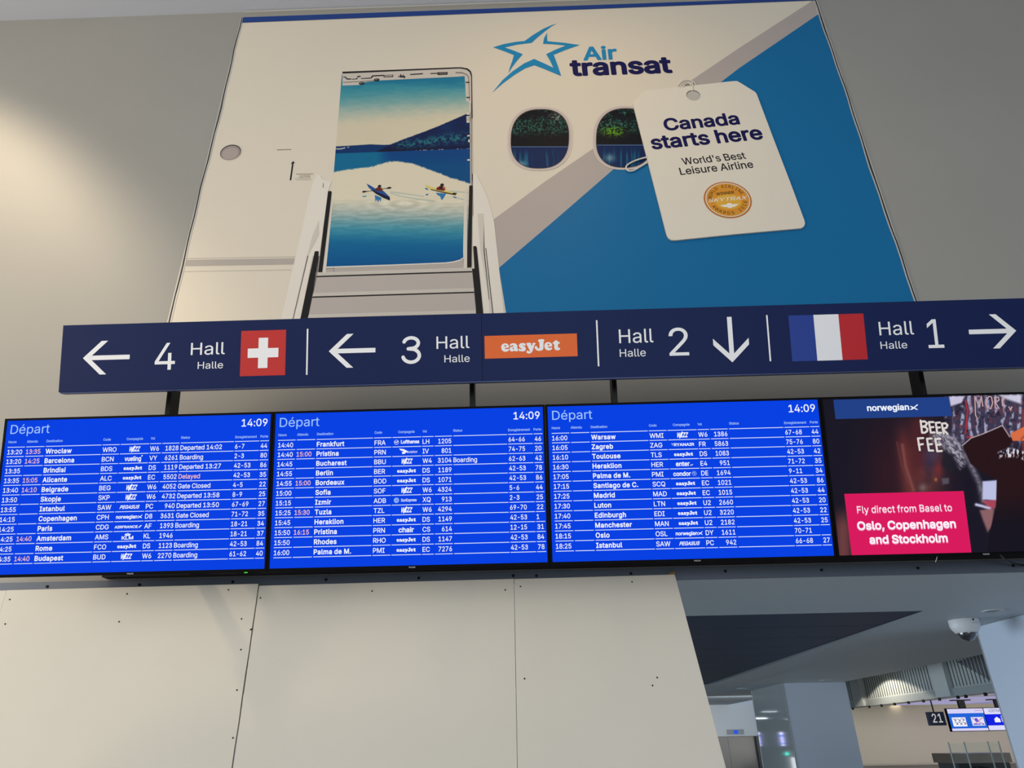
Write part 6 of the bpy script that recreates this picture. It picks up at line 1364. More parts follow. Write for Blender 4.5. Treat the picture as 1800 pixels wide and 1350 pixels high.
def screen_body(i, name, label, cat, group=None):
    P = screen_plane(i)
    r = empty(name, tuple(P.P(SW / 2, 0, -0.03)), label, cat, group)
    mb = MB()
    e, eb = 0.0095, 0.0125
    o = [(-e, -eb), (SW + e, -eb), (SW + e, SH + e), (-e, SH + e)]
    n = [(0, 0), (SW, 0), (SW, SH), (0, SH)]
    mb.flat(P, [o, n], 0.004, BEZ)
    for a in range(4):
        b = (a + 1) % 4
        mb.add([P.P(*o[a], -0.05), P.P(*o[b], -0.05), P.P(*o[b], 0.004), P.P(*o[a], 0.004)], [(0, 1, 2, 3)], BEZ)
        mb.add([P.P(*n[a], 0.004), P.P(*n[b], 0.004), P.P(*n[b], -0.001), P.P(*n[a], -0.001)], [(0, 1, 2, 3)], BEZ)
    mb.add([P.P(*q, -0.05) for q in o], [(3, 2, 1, 0)], BEZ)
    mb.build('bezel', r)
    mb = MB()
    mb.text(P, 'PHILIPS', (SW * 0.503, -0.0105), 0.0052, M('#c9ccd2', 0.4), 0.0048, BR=(SW * 0.526, -0.0105), bold=20)
    mb.build('brand_lettering', r)
    return P, r


def tri(mbx, P, pts, mat, h):
    mbx.flat(P, pts, h, mat)


def carrier(mbx, P, who, y, h):
    """airline lettering of the Compagnie column, baseline y"""
    c = SW * 0.4925
    K = 0.0204
    if who == 'easy':
        airline(mbx, P, (c, y + 0.0085), 0.0840, STXT, h)
    elif who == 'wizz':
        mbx.text(P, 'WIZZ', (c - 0.026, y), K * 0.98, STXT, h, BR=(c + 0.023, y), bold=58, skew=0.22)
        mbx.stroke(P, [(c - 0.012, y - 0.003), (c + 0.001, y + 0.0235)], 0.0042, h + 5e-5, STXT)
    elif who == 'vueling':
        mbx.text(P, 'vueling', (c - 0.041, y), K * 0.95, STXT, h, BR=(c + 0.034, y), bold=30)
        mbx.stroke(P, [(c + 0.036, y + 0.021), (c + 0.038, y + 0.022)], 0.005, h, STXT)
    elif who == 'pegasus':
        mbx.text(P, 'PEGASUS', (c - 0.046, y + 0.002), K * 0.72, STXT, h, BR=(c + 0.040, y + 0.002), bold=40, skew=0.35)
    elif who == 'norwegian':
        mbx.text(P, 'norwegian', (c - 0.058, y + 0.002), K * 0.72, STXT, h, BR=(c + 0.037, y + 0.002), bold=26)
        mbx.stroke(P, [(c + 0.041, y + 0.012), (c + 0.049, y + 0.008), (c + 0.057, y + 0.015)], 0.0032, h, STXT)
        mbx.stroke(P, [(c + 0.041, y + 0.003), (c + 0.049, y + 0.008), (c + 0.056, y + 0.003)], 0.0032, h + 5e-5, STXT)
    elif who == 'airfrance':
        mbx.text(P, 'AIRFRANCE', (c - 0.061, y + 0.003), K * 0.52, STXT, h, BR=(c + 0.042, y + 0.003), bold=34)
        tri(mbx, P, [(c + 0.044, y + 0.003), (c + 0.049, y + 0.003), (c + 0.061, y + 0.014), (c + 0.053, y + 0.014)], STXT, h)
    elif who == 'klm':
        mbx.text(P, 'KLM', (c - 0.026, y - 0.003), K * 0.68, STXT, h, BR=(c + 0.026, y - 0.003), bold=50)
        for k, dy in ((-0.011, 0), (-0.0055, .0012), (0, .0035), (0.0055, .0012), (0.011, 0)):
            mbx.flat(P, circle((c + k, y + 0.0185 + dy), 0.0027, 10), h, STXT)
        tri(mbx, P, [(c - 0.010, y + 0.0125), (c + 0.010, y + 0.0125), (c + 0.012, y + 0.018), (c - 0.012, y + 0.018)], STXT, h + 4e-5)
    elif who == 'lufthansa':
        ring(mbx, P, (c - 0.046, y + 0.010), 0.0088, 0.0108, h, SLINE, 24)
        mbx.stroke(P, [(c - 0.052, y + 0.012), (c - 0.046, y + 0.008), (c - 0.040, y + 0.014)], 0.0035, h, STXT)
        mbx.text(P, 'Lufthansa', (c - 0.026, y + 0.004), K * 0.72, STXT, h, BR=(c + 0.056, y + 0.004), bold=56)
    elif who == 'aviation':
        tri(mbx, P, [(c - 0.034, y + 0.024), (c - 0.012, y + 0.021), (c + 0.004, y + 0.012), (c + 0.009, y + 0.012), (c - 0.002, y + 0.006), (c - 0.010, y), (c - 0.020, y), (c - 0.021, y + 0.007), (c - 0.012, y + 0.011), (c - 0.026, y + 0.015)], STXT, h)
        mbx.text(P, 'aviation', (c + 0.002, y + 0.003), K * 0.55, STXT, h, BR=(c + 0.047, y + 0.003), bold=2, skew=0.15)
    elif who == 'sunexpress':
        mbx.flat(P, circle((c - 0.044, y + 0.010), 0.0115, 24), h, SHEAD)
        tri(mbx, P, [(c - 0.051, y + 0.007), (c - 0.042, y + 0.013), (c - 0.036, y + 0.009), (c - 0.041, y + 0.009)], SBLUE, h + 8e-5)
        mbx.text(P, 'SunExpress', (c - 0.024, y + 0.004), K * 0.58, SLINE, h, BR=(c + 0.045, y + 0.004), bold=26)
    elif who == 'chair':
        mbx.text(P, 'chair', (c - 0.034, y), K * 1.0, STXT, h, BR=(c + 0.034, y), bold=46)
    elif who == 'ryanair':
        tri(mbx, P, [(c - 0.052, y + 0.016), (c - 0.043, y + 0.017), (c - 0.044, y + 0.010), (c - 0.047, y + 0.005), (c - 0.049, y + 0.012)], SHEAD, h)
        mbx.text(P, 'RYANAIR', (c - 0.040, y + 0.004), K * 0.60, STXT, h, BR=(c + 0.050, y + 0.004), bold=44)
    elif who == 'enter':
        mbx.text(P, 'enter', (c - 0.037, y + 0.001), K * 0.95, STXT, h, BR=(c + 0.024, y + 0.001), bold=50)
        mbx.stroke(P, [(c + 0.027, y + 0.003), (c + 0.030, y + 0.004), (c + 0.037, y + 0.006)], 0.0035, h, SLINE)
    elif who == 'condor':
        mbx.text(P, 'condor', (c - 0.051, y + 0.001), K * 0.88, STXT, h, BR=(c + 0.026, y + 0.001), bold=36)
        ring(mbx, P, (c + 0.041, y + 0.010), 0.0082, 0.0102, h, SHEAD, 24)
        mbx.stroke(P, [(c + 0.036, y + 0.013), (c + 0.044, y + 0.012), (c + 0.041, y + 0.006)], 0.0035, h, SHEAD)


FLIGHTS = [
    ('13:20|13:35|Wroclaw|WRO|wizz|W6|1828|Departed 14:02|6-7|44', '13:20|14:25|Barcelona|BCN|vueling|VY|6261|Boarding|2-3|80', '13:35||Brindisi|BDS|easy|DS|1119|Departed 13:27|42-53|86',
     '13:35|15:05|Alicante|ALC|easy|EC|5502|Delayed|42-53|35', '13:40|14:10|Belgrade|BEG|wizz|W6|4052|Gate Closed|4-5|22', '13:50||Skopje|SKP|wizz|W6|4732|Departed 13:58|8-9|25',
     '13:55||Istanbul|SAW|pegasus|PC|940|Departed 13:50|67-69|27', '14:15||Copenhagen|CPH|norwegian|D8|3631|Gate Closed|71-72|35', '14:25||Paris|CDG|airfrance|AF|1393|Boarding|18-21|34',
     '14:25|14:40|Amsterdam|AMS|klm|KL|1946||18-21|37', '14:25||Rome|FCO|easy|DS|1123|Boarding|42-53|84', '14:35|14:40|Budapest|BUD|wizz|W6|2270|Boarding|61-62|40'),
    ('14:40||Frankfurt|FRA|lufthansa|LH|1205||64-66|46', '14:40|15:00|Pristina|PRN|aviation|IV|801||74-75|20', '14:45||Bucharest|BBU|wizz|W4|3104|Boarding|62-63|42',
     '14:55||Berlin|BER|easy|DS|1189||42-53|78', '14:55|15:00|Bordeaux|BOD|easy|DS|1071||42-53|86', '15:00||Sofia|SOF|wizz|W6|4324||5-6|44', '15:15||Izmir|ADB|sunexpress|XQ|913||2-3|25',
     '15:25|15:30|Tuzla|TZL|wizz|W6|4294||69-70|22', '15:45||Heraklion|HER|easy|DS|1149||42-53|1', '15:50|16:15|Pristina|PRN|chair|CS|614||12-15|31', '15:50||Rhodes|RHO|easy|DS|1147||42-53|84',
     '16:00||Palma de M.|PMI|easy|EC|7276||42-53|78'),
    ('16:00||Warsaw|WMI|wizz|W6|1386||67-68|44', '16:05||Zagreb|ZAG|ryanair|FR|5863||75-76|80', '16:10||Toulouse|TLS|easy|DS|1083||42-53|42', '16:30||Heraklion|HER|enter|E4|951||71-72|35',
     '17:05||Palma de M.|PMI|condor|DE|1694||9-11|34', '17:15||Santiago de C.|SCQ|easy|EC|1021||42-53|86', '17:25||Madrid|MAD|easy|EC|1015||42-53|44', '17:30||Luton|LTN|easy|U2|2660||42-53|20',
     '17:40||Edinburgh|EDI|easy|U2|3220||42-53|22', '17:45||Manchester|MAN|easy|U2|2182||42-53|25', '18:15||Oslo|OSL|norwegian|DY|1611||70-71|', '18:25||Istanbul|SAW|pegasus|PC|942||66-68|27')]
D0, D1, D2, D3 = 0.0003, 0.0008, 0.0012, 0.0016
for i, lab in enumerate(('leftmost blue departure screen, first flight Wroclaw', 'middle blue departure screen, first flight Frankfurt', 'right blue departure screen beside the advert, first flight Warsaw')):
    P, r = screen_body(i, 'departure_screen', lab, 'screen', 'blue departure screens in a row')
    mb = MB()
    mb.flat(P, [(0, 0), (SW, 0), (SW, SH), (0, SH)], 0, SBLUE)
    disp = mb.build('display', r, label='glowing blue display')
    Y = lambda f: SH * (1 - f)
    X = lambda f: SW * f
    mb = MB()
    mb.text(P, 'Départ', (X(0.0165), Y(0.0890)), SH * 0.0600, STITLE, D1, BR=(X(0.1650), Y(0.0890)), bold=4)
    mb.build('title_lettering', disp)
    mb = MB()
    mb.text(P, '14:09', (X(0.8905), Y(0.0790)), SH * 0.0480, STXT, D1, BR=(X(0.9880), Y(0.0790)), bold=20)
    mb.build('clock_lettering', disp)
    st = (0.665, 0.699) if i != 2 else (0.6675, 0.7035)
    for wd, a, b in (('Heure', 0.0132, 0.0441), ('Attendu', 0.0832, 0.1248), ('Destination', 0.1575, 0.2186), ('Code', 0.3723, 0.4006), ('Compagnie', 0.4605, 0.5223), ('Vol', 0.5515, 0.5676), ('Status',) + st,
                     ('Enregistrement', 0.8691, 0.9504), ('Porte', 0.9635, 0.9925)):
        f = 0.1505 if a < 0.8 else 0.1565
        mb = MB()
        mb.text(P, wd, (X(a), Y(f)), 0.0105, SHEAD, D1, BR=(X(b), Y(f)), bold=30)
        mb.build('column_heading', disp)
    mb = MB()
    for k in range(13):
        yv = Y(0.1785 + 0.06292 * k)
        for a, b in COLS:
            mb.flat(P, [(X(a), yv - 0.0016), (X(b), yv - 0.0016), (X(b), yv + 0.0016), (X(a), yv + 0.0016)], D1, SLINE)
    mb.build('ruled_lines', disp)
    for k, row in enumerate(FLIGHTS[i]):
        tm, ex, de, co, ca, vo, nu, sta, en, po = row.split('|')
        yb = Y(0.2255 + 0.06292 * k)
        K = 0.0202
        mb = MB()
        mb.flat(P, [(X(0.0105), yb - 0.0095), (X(0.9975), yb - 0.0095), (X(0.9975), yb + 0.0285), (X(0.0105), yb + 0.0285)], D0, SBLUE)
        fr = mb.build('flight_row', r)

        def cell(nm, s_, f, mat=STXT, **kw):
            if s_:
                q = MB()
                q.text(P, s_, (X(f), yb), K, mat, D1, **kw)
                q.build(nm, fr)
        cell('departure_time', tm, 0.0135, xs=0.90, bold=14)
        cell('expected_time', ex, 0.0835, SORANGE, xs=0.89, bold=14)
        cell('destination_name', de, 0.1578, xs=0.97, bold=44, track=62)
        cell('airport_code', co, 0.3728, xs=0.98, bold=10)
        mb = MB()
        carrier(mb, P, ca, yb, D1)
        mb.build('airline_logo', fr)
        cell('airline_code', vo, 0.5516, xs=0.94, bold=12)
        cell('flight_number', nu, 0.6580, xs=0.87, bold=14, align='r')
        cell('status_lettering', sta, 0.6655, SORANGE if sta == 'Delayed' else STXT, xs=0.93, bold=12)
        cell('check_in_counters', en, 0.8700, xs=0.85, bold=14)
        cell('gate_number', po, 0.9905 if len(po) == 2 else 0.975, xs=0.87, bold=14, align='r')
    if i == 0:
        mb = MB()
        u = X(0.925)
        mb.obox(P.P(u, -0.0165, -0.012), 0.012 * P.U, 0.004 * P.V, 0.008 * P.N, M('#3fe03a', emit=1.4))
        mb.build('power_light', r, label='small green power light')

# advertising screen
P, adr = screen_body(3, 'advertising_screen', 'advertising screen at the right end of the row with a pink caption', 'screen')
SHOW = print_material('mat_shown_picture', 1.0)


def advert(X, Y):
    ax, ay = (X - 1560) * 7.5, (Y - 690) * 7.5
    n = fbm(X / 4, Y / 4, 81, 4)
    n2 = fbm(X / 16, Y / 22, 85, 3)
    img = np.zeros(X.shape + (3,)) + np.array((24, 21, 34.0))
    img = blend(img, (58, 24, 30), np.exp(-((X - 1560) / 40) ** 2 - ((Y - 830) / 90) ** 2) * .6)
    img = blend(img, (112, 48, 46), np.exp(-((X - 1592 - (Y - 800) * .12) / 14) ** 2) * sst(720, 800, Y) * .75)
    img = blend(img, (120, 62, 58), np.exp(-((X - 1630) / 34) ** 2 - ((Y - 830) / 70) ** 2) * (.35 + .6 * n2))
    img = blend(img, (120, 66, 66), np.exp(-((X - 1482) / 18) ** 2) * sst(880, 930, Y) * .85)
    img = blend(img, (44, 40, 66), np.exp(-((X - 1632) / 9) ** 2 - ((Y - 808) / 26) ** 2) * .9)
    img = blend(img, (130, 112, 108), np.exp(-((X - 1622) / 7) ** 2 - ((Y - 857) / 7) ** 2) * .7)
    img = blend(img, (84, 34, 38), np.exp(-((X - 1612) / 16) ** 2) * sst(725, 745, Y) * sst(870, 800, Y) * .7)
    img = blend(img, (70, 58, 80), np.exp(-((X - 1640) / 14) ** 2 - ((Y - 800) / 12) ** 2) * (.4 + .6 * n))
    img = blend(img, (150, 40, 48), np.exp(-((X - 1650) / 5) ** 2 - ((Y - 825) / 14) ** 2) * .5)
    img = blend(img, (196, 120, 60), np.exp(-((X - 1645) / 2.5) ** 2 - ((Y - 843) / 3) ** 2) * .8)
    img = blend(img, (90, 88, 100), soft([(1655, 841), (1668, 840), (1668, 850), (1657, 852)], X, Y, 2) * .8)
    img = blend(img, (126, 74, 70), np.exp(-(polydist([(1586, 782), (1592, 820), (1606, 862)], X, Y) / 3) ** 2) * .8)
    img = blend(img, (104, 56, 56), np.exp(-(polydist([(1577, 778), (1584, 815), (1596, 850)], X, Y) / 2) ** 2) * .6)
    # shelves behind
    up = sst(1660, 1690, X + 20 * n2) * sst(800, 760, Y)
    st = 0.5 + 0.5 * np.sin(X / 2.3 + 3 * n2 + np.sin(Y / 9) * .6)
    sh = np.zeros_like(img) + np.array((58, 55, 78.0))
    sh = blend(sh, (160, 160, 190), sst(.4, .9, st) * sst(.36, .58, fbm(X / 6, Y / 10, 91)))
    sh = blend(sh, (120, 60, 70), sst(.56, .7, fbm(X / 5, Y / 7, 93)) * .5)
    sh = blend(sh, (32, 30, 46), sst(.55, .75, fbm(X / 9, Y / 6, 95)) * .8)
    img = img * (1 - up[..., None]) + sh * up[..., None]
    img = blend(img, (205, 200, 226), soft([(1668, 697), (1696, 696), (1690, 708), (1671, 714)], X, Y, 2) * .95)
    img = blend(img, (215, 215, 235), soft([(1755, 694), (1796, 694), (1795, 710), (1770, 702)], X, Y, 3) * .9)
    img = blend(img, (200, 40, 50), np.exp(-(polydist([(1697, 705), (1701, 722), (1697, 763)], X, Y) / 1.3) ** 2) * .9)
    img = blend(img, (190, 50, 60), np.exp(-(polydist([(1700, 768), (1712, 769)], X, Y) / 1.8) ** 2) * .8)
    img = blend(img, (150, 60, 55), sst(1793, 1800, X) * sst(712, 725, Y) * .7)
    # hair of the person behind
    hair = soft([(1636, 764), (1655, 757), (1682, 770), (1692, 786), (1697, 816), (1688, 824), (1676, 802), (1655, 786), (1640, 776)], X, Y, 6)
    img = blend(img, (168, 164, 180), hair * (.25 + .75 * sst(.35, .65, fbm((X + Y) / 7, (X - Y) / 2.4, 97))))
    img = blend(img, (30, 30, 40), soft([(1660, 792), (1676, 800), (1680, 826), (1668, 832), (1655, 815)], X, Y, 4) * .8)
    img = blend(img, (150, 145, 160), np.exp(-(polydist([(1698, 800), (1710, 825), (1722, 850), (1728, 880)], X, Y) / 5) ** 2) * (.3 + .6 * n))
    img = blend(img, (186, 190, 226), soft([(1727, 846), (1753, 844), (1752, 880), (1727, 878)], X, Y, 2))
    img = blend(img, (200, 80, 100), soft([(1726, 880), (1752, 879), (1750, 893), (1738, 894)], X, Y, 2) * .8)
    img = blend(img, (205, 205, 240), np.exp(-(polydist([(1716, 887), (1728, 890), (1740, 894)], X, Y) / 2.6) ** 2))
    img = blend(img, (150, 105, 108), soft([(1722, 897), (1748, 893), (1744, 925), (1736, 935), (1728, 915)], X, Y, 3) * .9)
    # silhouette with raised arm
    sil = [(1692, 783), (1707, 770), (1727, 763), (1762, 748), (1781, 775), (1772, 786), (1760, 792), (1752, 798), (1775, 798), (1800, 795), (1935, 790), (1935, 985), (1733, 985),
           (1740, 935), (1751, 890), (1752, 843), (1727, 830), (1706, 815)]
    m = soft(sil, X, Y, 1.0)
    img = blend(img, (38, 18, 22), m)
    img = blend(img, (20, 17, 28), m * sst(860, 930, Y))
    edge = np.exp(-(polydist([(1692, 783), (1707, 770), (1727, 763), (1762, 748), (1775, 768)], X, Y) / 0.9) ** 2)
    img = blend(img, (230, 215, 220), edge * .8)
    img = blend(img, (214, 108, 66), soft([(1776, 762), (1800, 750), (1840, 742), (1840, 774), (1780, 775)], X, Y, 1))
    img = blend(img, (120, 40, 35), np.exp(-(polydist([(1795, 772), (1810, 756)], X, Y) / 1.4) ** 2) * .6)
    fr = sst(.46, .6, fbm(X / 3.2, Y / 9, 99)) * soft([(1752, 796), (1772, 787), (1785, 789), (1810, 797), (1806, 812), (1790, 804), (1770, 804), (1757, 806)], X, Y, 2)
    return blend(img, (218, 210, 222), fr)


adp = picture('display', P, [(0, SH), (SW, SH), (SW, 0), (0, 0)], 560, 330, advert, 0, SHOW, adr)
q8 = lambda pts: P.pxs(pts, 1400, 680, 3.97)
mb = MB()
mb.flat(P, q8([(257, 90), (1062, 71), (1086, 204), (272, 225)]), D1, M('#1f3f86', emit=1.0))
bn = mb.build('brand_banner', adp, label='dark blue airline banner')
# caption box and lettering share one level below the display
mb = MB()
B = q8([(494, 168), (787, 160), (494, 128)])
mb.text(P, 'norwegian', B[0], (B[2][1] - B[0][1]), STXT, D2, BR=(B[1][0], B[0][1]), bold=36)
mb.stroke(P, q8([(797, 157), (807, 155), (820, 146), (832, 134), (843, 126)]), 0.0046, D2, STXT)
mb.stroke(P, q8([(797, 137), (806, 140), (818, 147), (828, 152), (841, 158)]), 0.0046, D2 + 1e-4, STXT)
mb.stroke(P, q8([(806, 141), (806, 154)]), 0.003, D2 + 2e-4, STXT)
mb.build('airline_lettering', adp)
mb = MB()
mb.flat(P, q8([(333, 747), (1166, 727), (1222, 1165), (386, 1184)]), D1, M('#d8175c', emit=1.0))
mb.build('caption_box', adp, label='pink caption box')
for s, bl, br, tp, bo in (('Fly direct from Basel to', (424, 878), (1086, 866), (424, 831), 6), ('Oslo, Copenhagen', (425, 992), (1114, 984), (425, 938), 34), ('and Stockholm', (510, 1090), (1057, 1083), (510, 1036), 34)):
    mb = MB()
    B = q8([bl, br, tp])
    y = (B[0][1] + B[1][1]) / 2
    mb.text(P, s, (B[0][0], y - 0.004), B[2][1] - B[0][1], M('#f0a2c4', emit=0.9), D2, BR=(B[1][0], y - 0.004), bold=bo)
    mb.text(P, s, (B[0][0], y), B[2][1] - B[0][1], M('#fff2fb', emit=1.0), D3, BR=(B[1][0], y), bold=bo)
    mb.build('caption_lettering', adp)
mb = MB()
q9 = lambda pts: P.pxs(pts, 1560, 690, 7.5)
CH = M('#d9d3d0', emit=1.0)
lw = 0.0088
for st in ([(435, 370), (455, 530), (490, 530), (520, 510), (525, 480), (500, 455), (455, 450), (500, 440), (520, 405), (490, 380), (435, 385)],
           [(605, 390), (545, 390), (570, 530), (620, 525)], [(560, 460), (605, 455)], [(690, 395), (635, 400), (655, 535), (705, 530)], [(645, 465), (690, 460)],
           [(715, 415), (740, 540)], [(715, 410), (765, 405), (790, 430), (775, 465), (725, 480), (790, 545)],
           [(470, 600), (400, 605), (425, 760)], [(410, 690), (465, 680)], [(580, 605), (520, 610), (545, 765), (600, 765)], [(530, 685), (585, 680)],
           [(695, 610), (630, 612), (655, 775), (715, 770)], [(642, 690), (700, 685)]):
    mb.stroke(P, q9(st), lw, D1, CH)
mb.build('chalk_lettering', adp, label='white hand-drawn lettering on the pictured window')
mb = MB()
PK = M('#cfa9ab', emit=0.9)
for st in ([(1150, 50), (1160, 300), (1185, 350)], [(1150, 50), (1210, 190), (1235, 50), (1255, 180)], [(1335, 50), (1300, 110), (1310, 190), (1360, 215), (1385, 140), (1370, 60), (1335, 50)],
           [(1410, 60), (1420, 200)], [(1410, 65), (1460, 60), (1470, 100), (1420, 130), (1470, 210)], [(1560, 70), (1510, 100), (1515, 170), (1560, 175)], [(1600, 190), (1620, 230), (1640, 190)]):
    mb.stroke(P, q9(st), 0.0048, D1, PK)
mb.build('chalk_lettering', adp, label='pinkish hand-drawn lettering at the top right')

# cable and loose wire under the advertising screen
mb = MB()


def on_y(x, y, Yd):
    return Plane((0, Yd, 0)).P(*Plane((0, Yd, 0)).px(x, y))


pts = [on_y(x, y, yy) for x, y, yy in ((1748, 968, 3.16), (1757, 974, 3.2), (1764, 981, 3.28), (1775, 988, 3.34), (1788, 992, 3.38), (1800, 993.5, 3.385), (1830, 992.5, 3.385), (1870, 988, 3.39))]
mb.tube(pts, 0.0042, BLACK)
tag(mb.build('cable'), 'black cable sagging below the advertising screen at the right', 'cable')
mb = MB()
mb.tube([P.P(0.62, -0.004, -0.02), on_y(1647, 977, 3.12), on_y(1647, 981, 3.13), on_y(1645, 986, 3.14), on_y(1644.5, 988, 3.14)], 0.0016, M('#d8d6d0'))
mb.build('loose_wire', adr, label='short white wire end hanging under the screen')

# dark bar in place of the shadow behind and below the screens
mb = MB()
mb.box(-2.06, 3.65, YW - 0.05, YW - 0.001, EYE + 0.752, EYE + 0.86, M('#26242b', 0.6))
tag(mb.build('shade_bar'), 'dark bar on the wall standing in for shade below the row of screens', 'bar')

# ------------------------------------------------------------------ hoarding boards
HP = Plane((0, YW - 0.030, 0))
BOARD = M('#d5d1c5', 0.6, noise=0.06, bump=0.02, scale=3)
BEDGE = M('#a79f8c', 0.8)
hx = lambda x, y: HP.px(x, y)
s0 = hx(12, 1037.5)[0]
s1 = (hx(455, 1028)[0] + hx(410, 1340)[0]) / 2
s2 = (hx(903, 1018)[0] + hx(910, 1345)[0]) / 2
tR = hx(1186, 1010)
bR = hx(1276, 1350)
kx = tR[0] + (bR[0] - tR[0]) * (tR[1] - 0.0) / (tR[1] - bR[1])
random.seed(3)


def edge_pts(x, z0, z1, n, amp):
    return [(x + random.uniform(-amp, amp), z0 + (z1 - z0) * k / n) for k in range(1, n)]


boards = [([(s0 - 1.25, 0.0), (s0 - 0.001, 0.0), (s0 - 0.001, hx(5, 1038)[1]), (s0 - 1.25, hx(5, 1038)[1])], 0.0, 'sliver of cream hoarding board at the far left, mostly out of frame', []),
          ([(s0 + 0.002, 0.0), (s1 - 0.002, 0.0)] + edge_pts(s1 - 0.002, 1.2, hx(453, 1026.4)[1], 14, 0.0012) + [(s1 - 0.002, hx(453, 1026.4)[1]), (s0 + 0.002, hx(12, 1037.8)[1])], 0.003, 'cream hoarding board under the leftmost departure screen',
           [(18, 1054), (10, 1097), (224, 1044), (210, 1093), (402, 1037), (425, 1088), (441, 1107), (424, 1142), (417, 1213), (410, 1297), (443, 1106)]),
          ([(s1 + 0.003, 0.0), (s2 - 0.001, 0.0), (s2 - 0.001, hx(901, 1017.5)[1]), (s1 + 0.003, hx(458, 1029.6)[1])], 0.0, 'cream hoarding board under the middle departure screen', [(458, 1051), (654, 1039), (888, 1037)]),
          ([(s2 + 0.0012, 0.0), (kx, 0.0), tR, (s2 + 0.0012, hx(903, 1018)[1])], 0.001, 'cream hoarding board with slanted right edge, under the right departure screen', [(915, 1031), (1111, 1023), (922, 1193), (1155, 1191), (1147, 1205)])]
for o, hh, lab, screws in boards:
    r = empty('hoarding_board', (o[0][0], YW - 0.02, 0), lab, 'board', 'cream hoarding boards below the screens')
    mb = MB()
    mb.slab(HP, o, hh - 0.014, hh, BOARD, BEDGE)
    mb.build('panel', r)
    for q in screws:
        u, v = hx(*q)
        b = MB()
        b.cyl(HP.P(u, v, hh - 0.001), HP.P(u, v, hh + 0.0015), 0.0038, M('#2a2825', 0.6), n=10)
        b.build('screw', r)
    if 'slanted' in lab:
        b = MB()
        b.slab(HP, HP.pxs([(1174, 1009.5), (1180, 1005.5), (1186, 1004), (1186.3, 1010.4), (1175, 1010.8)]), hh - 0.012, hh - 0.001, M('#9a7546', 0.8))
        b.build('splintered_corner', r, label='splintered brown wooden corner')

# ------------------------------------------------------------------ under the low ceiling: camera, lamps, columns, lift
WHITE = M('#c9ced2', 0.35)
cx, cy = 2.895, 4.97
cam_t = empty('dome_camera', (cx, cy, ZS), 'white dome security camera under the low ceiling beside the right column', 'camera')
mb = MB()
mb.lathe((cx, cy, ZS), [(0.0, 0), (0.089, 0), (0.091, -0.004), (0.090, -0.040), (0.086, -0.056), (0.066, -0.084), (0.060, -0.086), (0.056, -0.080)], WHITE, 40)
mb.build('housing', cam_t)
mb = MB()
mb.lathe((cx, cy, ZS - 0.080), [(0.056 * math.cos(a), -0.056 * math.sin(a) * 1.0) for a in [k * math.pi / 24 for k in range(12)] + [math.pi / 2 - 0.001]], M('#1d2026', 0.06, spec=0.8, coat=1.0), 36)
mb.build('dome', cam_t, label='glossy dark dome')
mb = MB()
mb.lathe((cx - 0.018, cy - 0.012, ZS - 0.078), [(0.026, 0), (0.030, -0.018), (0.026, -0.030)], M('#8d939a', 0.4), 20)
mb.build('camera_module', cam_t)
mb = MB()
mb.cyl((cx + 0.012, cy - 0.0905, ZS - 0.012), (cx + 0.012, cy - 0.0935, ZS - 0.012), 0.006, BLACK, n=12)
mb.build('housing_screw', cam_t)
mb = MB()
CP = Plane((0, cy - 0.0915, 0))
for k0, k1 in ((0.002, 0.012), (0.015, 0.021), (0.024, 0.038)):
    mb.flat(CP, [(cx + k0, ZS - 0.034), (cx + k1, ZS - 0.034), (cx + k1, ZS - 0.0315), (cx + k0, ZS - 0.0315)], 0.0, M('#7c8287'))
mb.build('faint_marking', cam_t)


def downlight(x, y, z, r, label, glow=0.0):
    d = empty('downlight', (x, y, z), label, 'lamp')
    b = MB()
    b.lathe((x, y, z), [(r, 0), (r, -0.006), (r * 0.82, -0.008), (r * 0.74, -0.001)], M('#a3acb2', 0.4, 0.1), 28)
    b.build('trim_ring', d)
    b = MB()
    b.lathe((x, y, z), [(r * 0.76, -0.002), (r * 0.4, -0.0015), (0.001, -0.001)], M('#fff0d8', emit=glow) if glow else M('#3b4046', 0.25, 0.6), 24)
    b.build('lens', d)
    return d


p = HZ.px(1745, 1073)
downlight(p[0], -p[1], ZS, 0.065, 'unlit recessed downlight in the low ceiling right of the dome camera')
p = HZ.px(1451, 1195.5)
downlight(p[0], -p[1], ZS, 0.075, 'small recessed downlight in the low ceiling at the top of the middle column')
p = HZ.px(1306, 1210)
downlight(p[0], -p[1], ZS, 0.09, 'small dark recessed downlight in the low ceiling near the lift')

CLAD = M('#bccadc', 0.2, spec=0.4, coat=0.2)
MIRROR = M('#98a3a5', 0.05, 0.25, spec=0.5, coat=0.5)
TRIMC = M('#b3bcc2', 0.3, 0.6)


def column(x0, x1, y0, y1, label, side):
    c = empty('clad_column', ((x0 + x1) / 2, (y0 + y1) / 2, 0), label, 'column', 'glass-clad columns')
    b = MB()
    b.box(x0 + 0.004, x1, y0, y0 + 0.012, 0, ZS - 0.001, CLAD)
    b.build('front_cladding', c, label='pale blue glossy cladding')
    b = MB()
    b.box(x0, x0 + 0.012, y0 + 0.016, y1, 0, ZS - 0.001, side)
    b.build('side_cladding', c)
    b = MB()
    b.box(x0 + 0.02, x1 - 0.001, y0 + 0.02, y1 - 0.001, 0, ZS - 0.002, M('#50565c'))
    b.build('core', c)
    b = MB()
    b.box(x0 - 0.006, x0 + 0.012, y0 - 0.004, y0 + 0.014, 0, ZS - 0.001, TRIMC)
    b.box(x0 - 0.004, x0 + 0.012, y1, y1 + 0.012, 0, ZS - 0.001, TRIMC)
    b.build('corner_profile', c)
    return c


column(3.485, 4.352, 10.66, 12.21, 'pale blue glass-clad column with dark mirroring side, further back', MIRROR)
column(3.19, 4.06, 3.95, 5.345, 'pale blue clad column at the right edge, in front', CLAD)

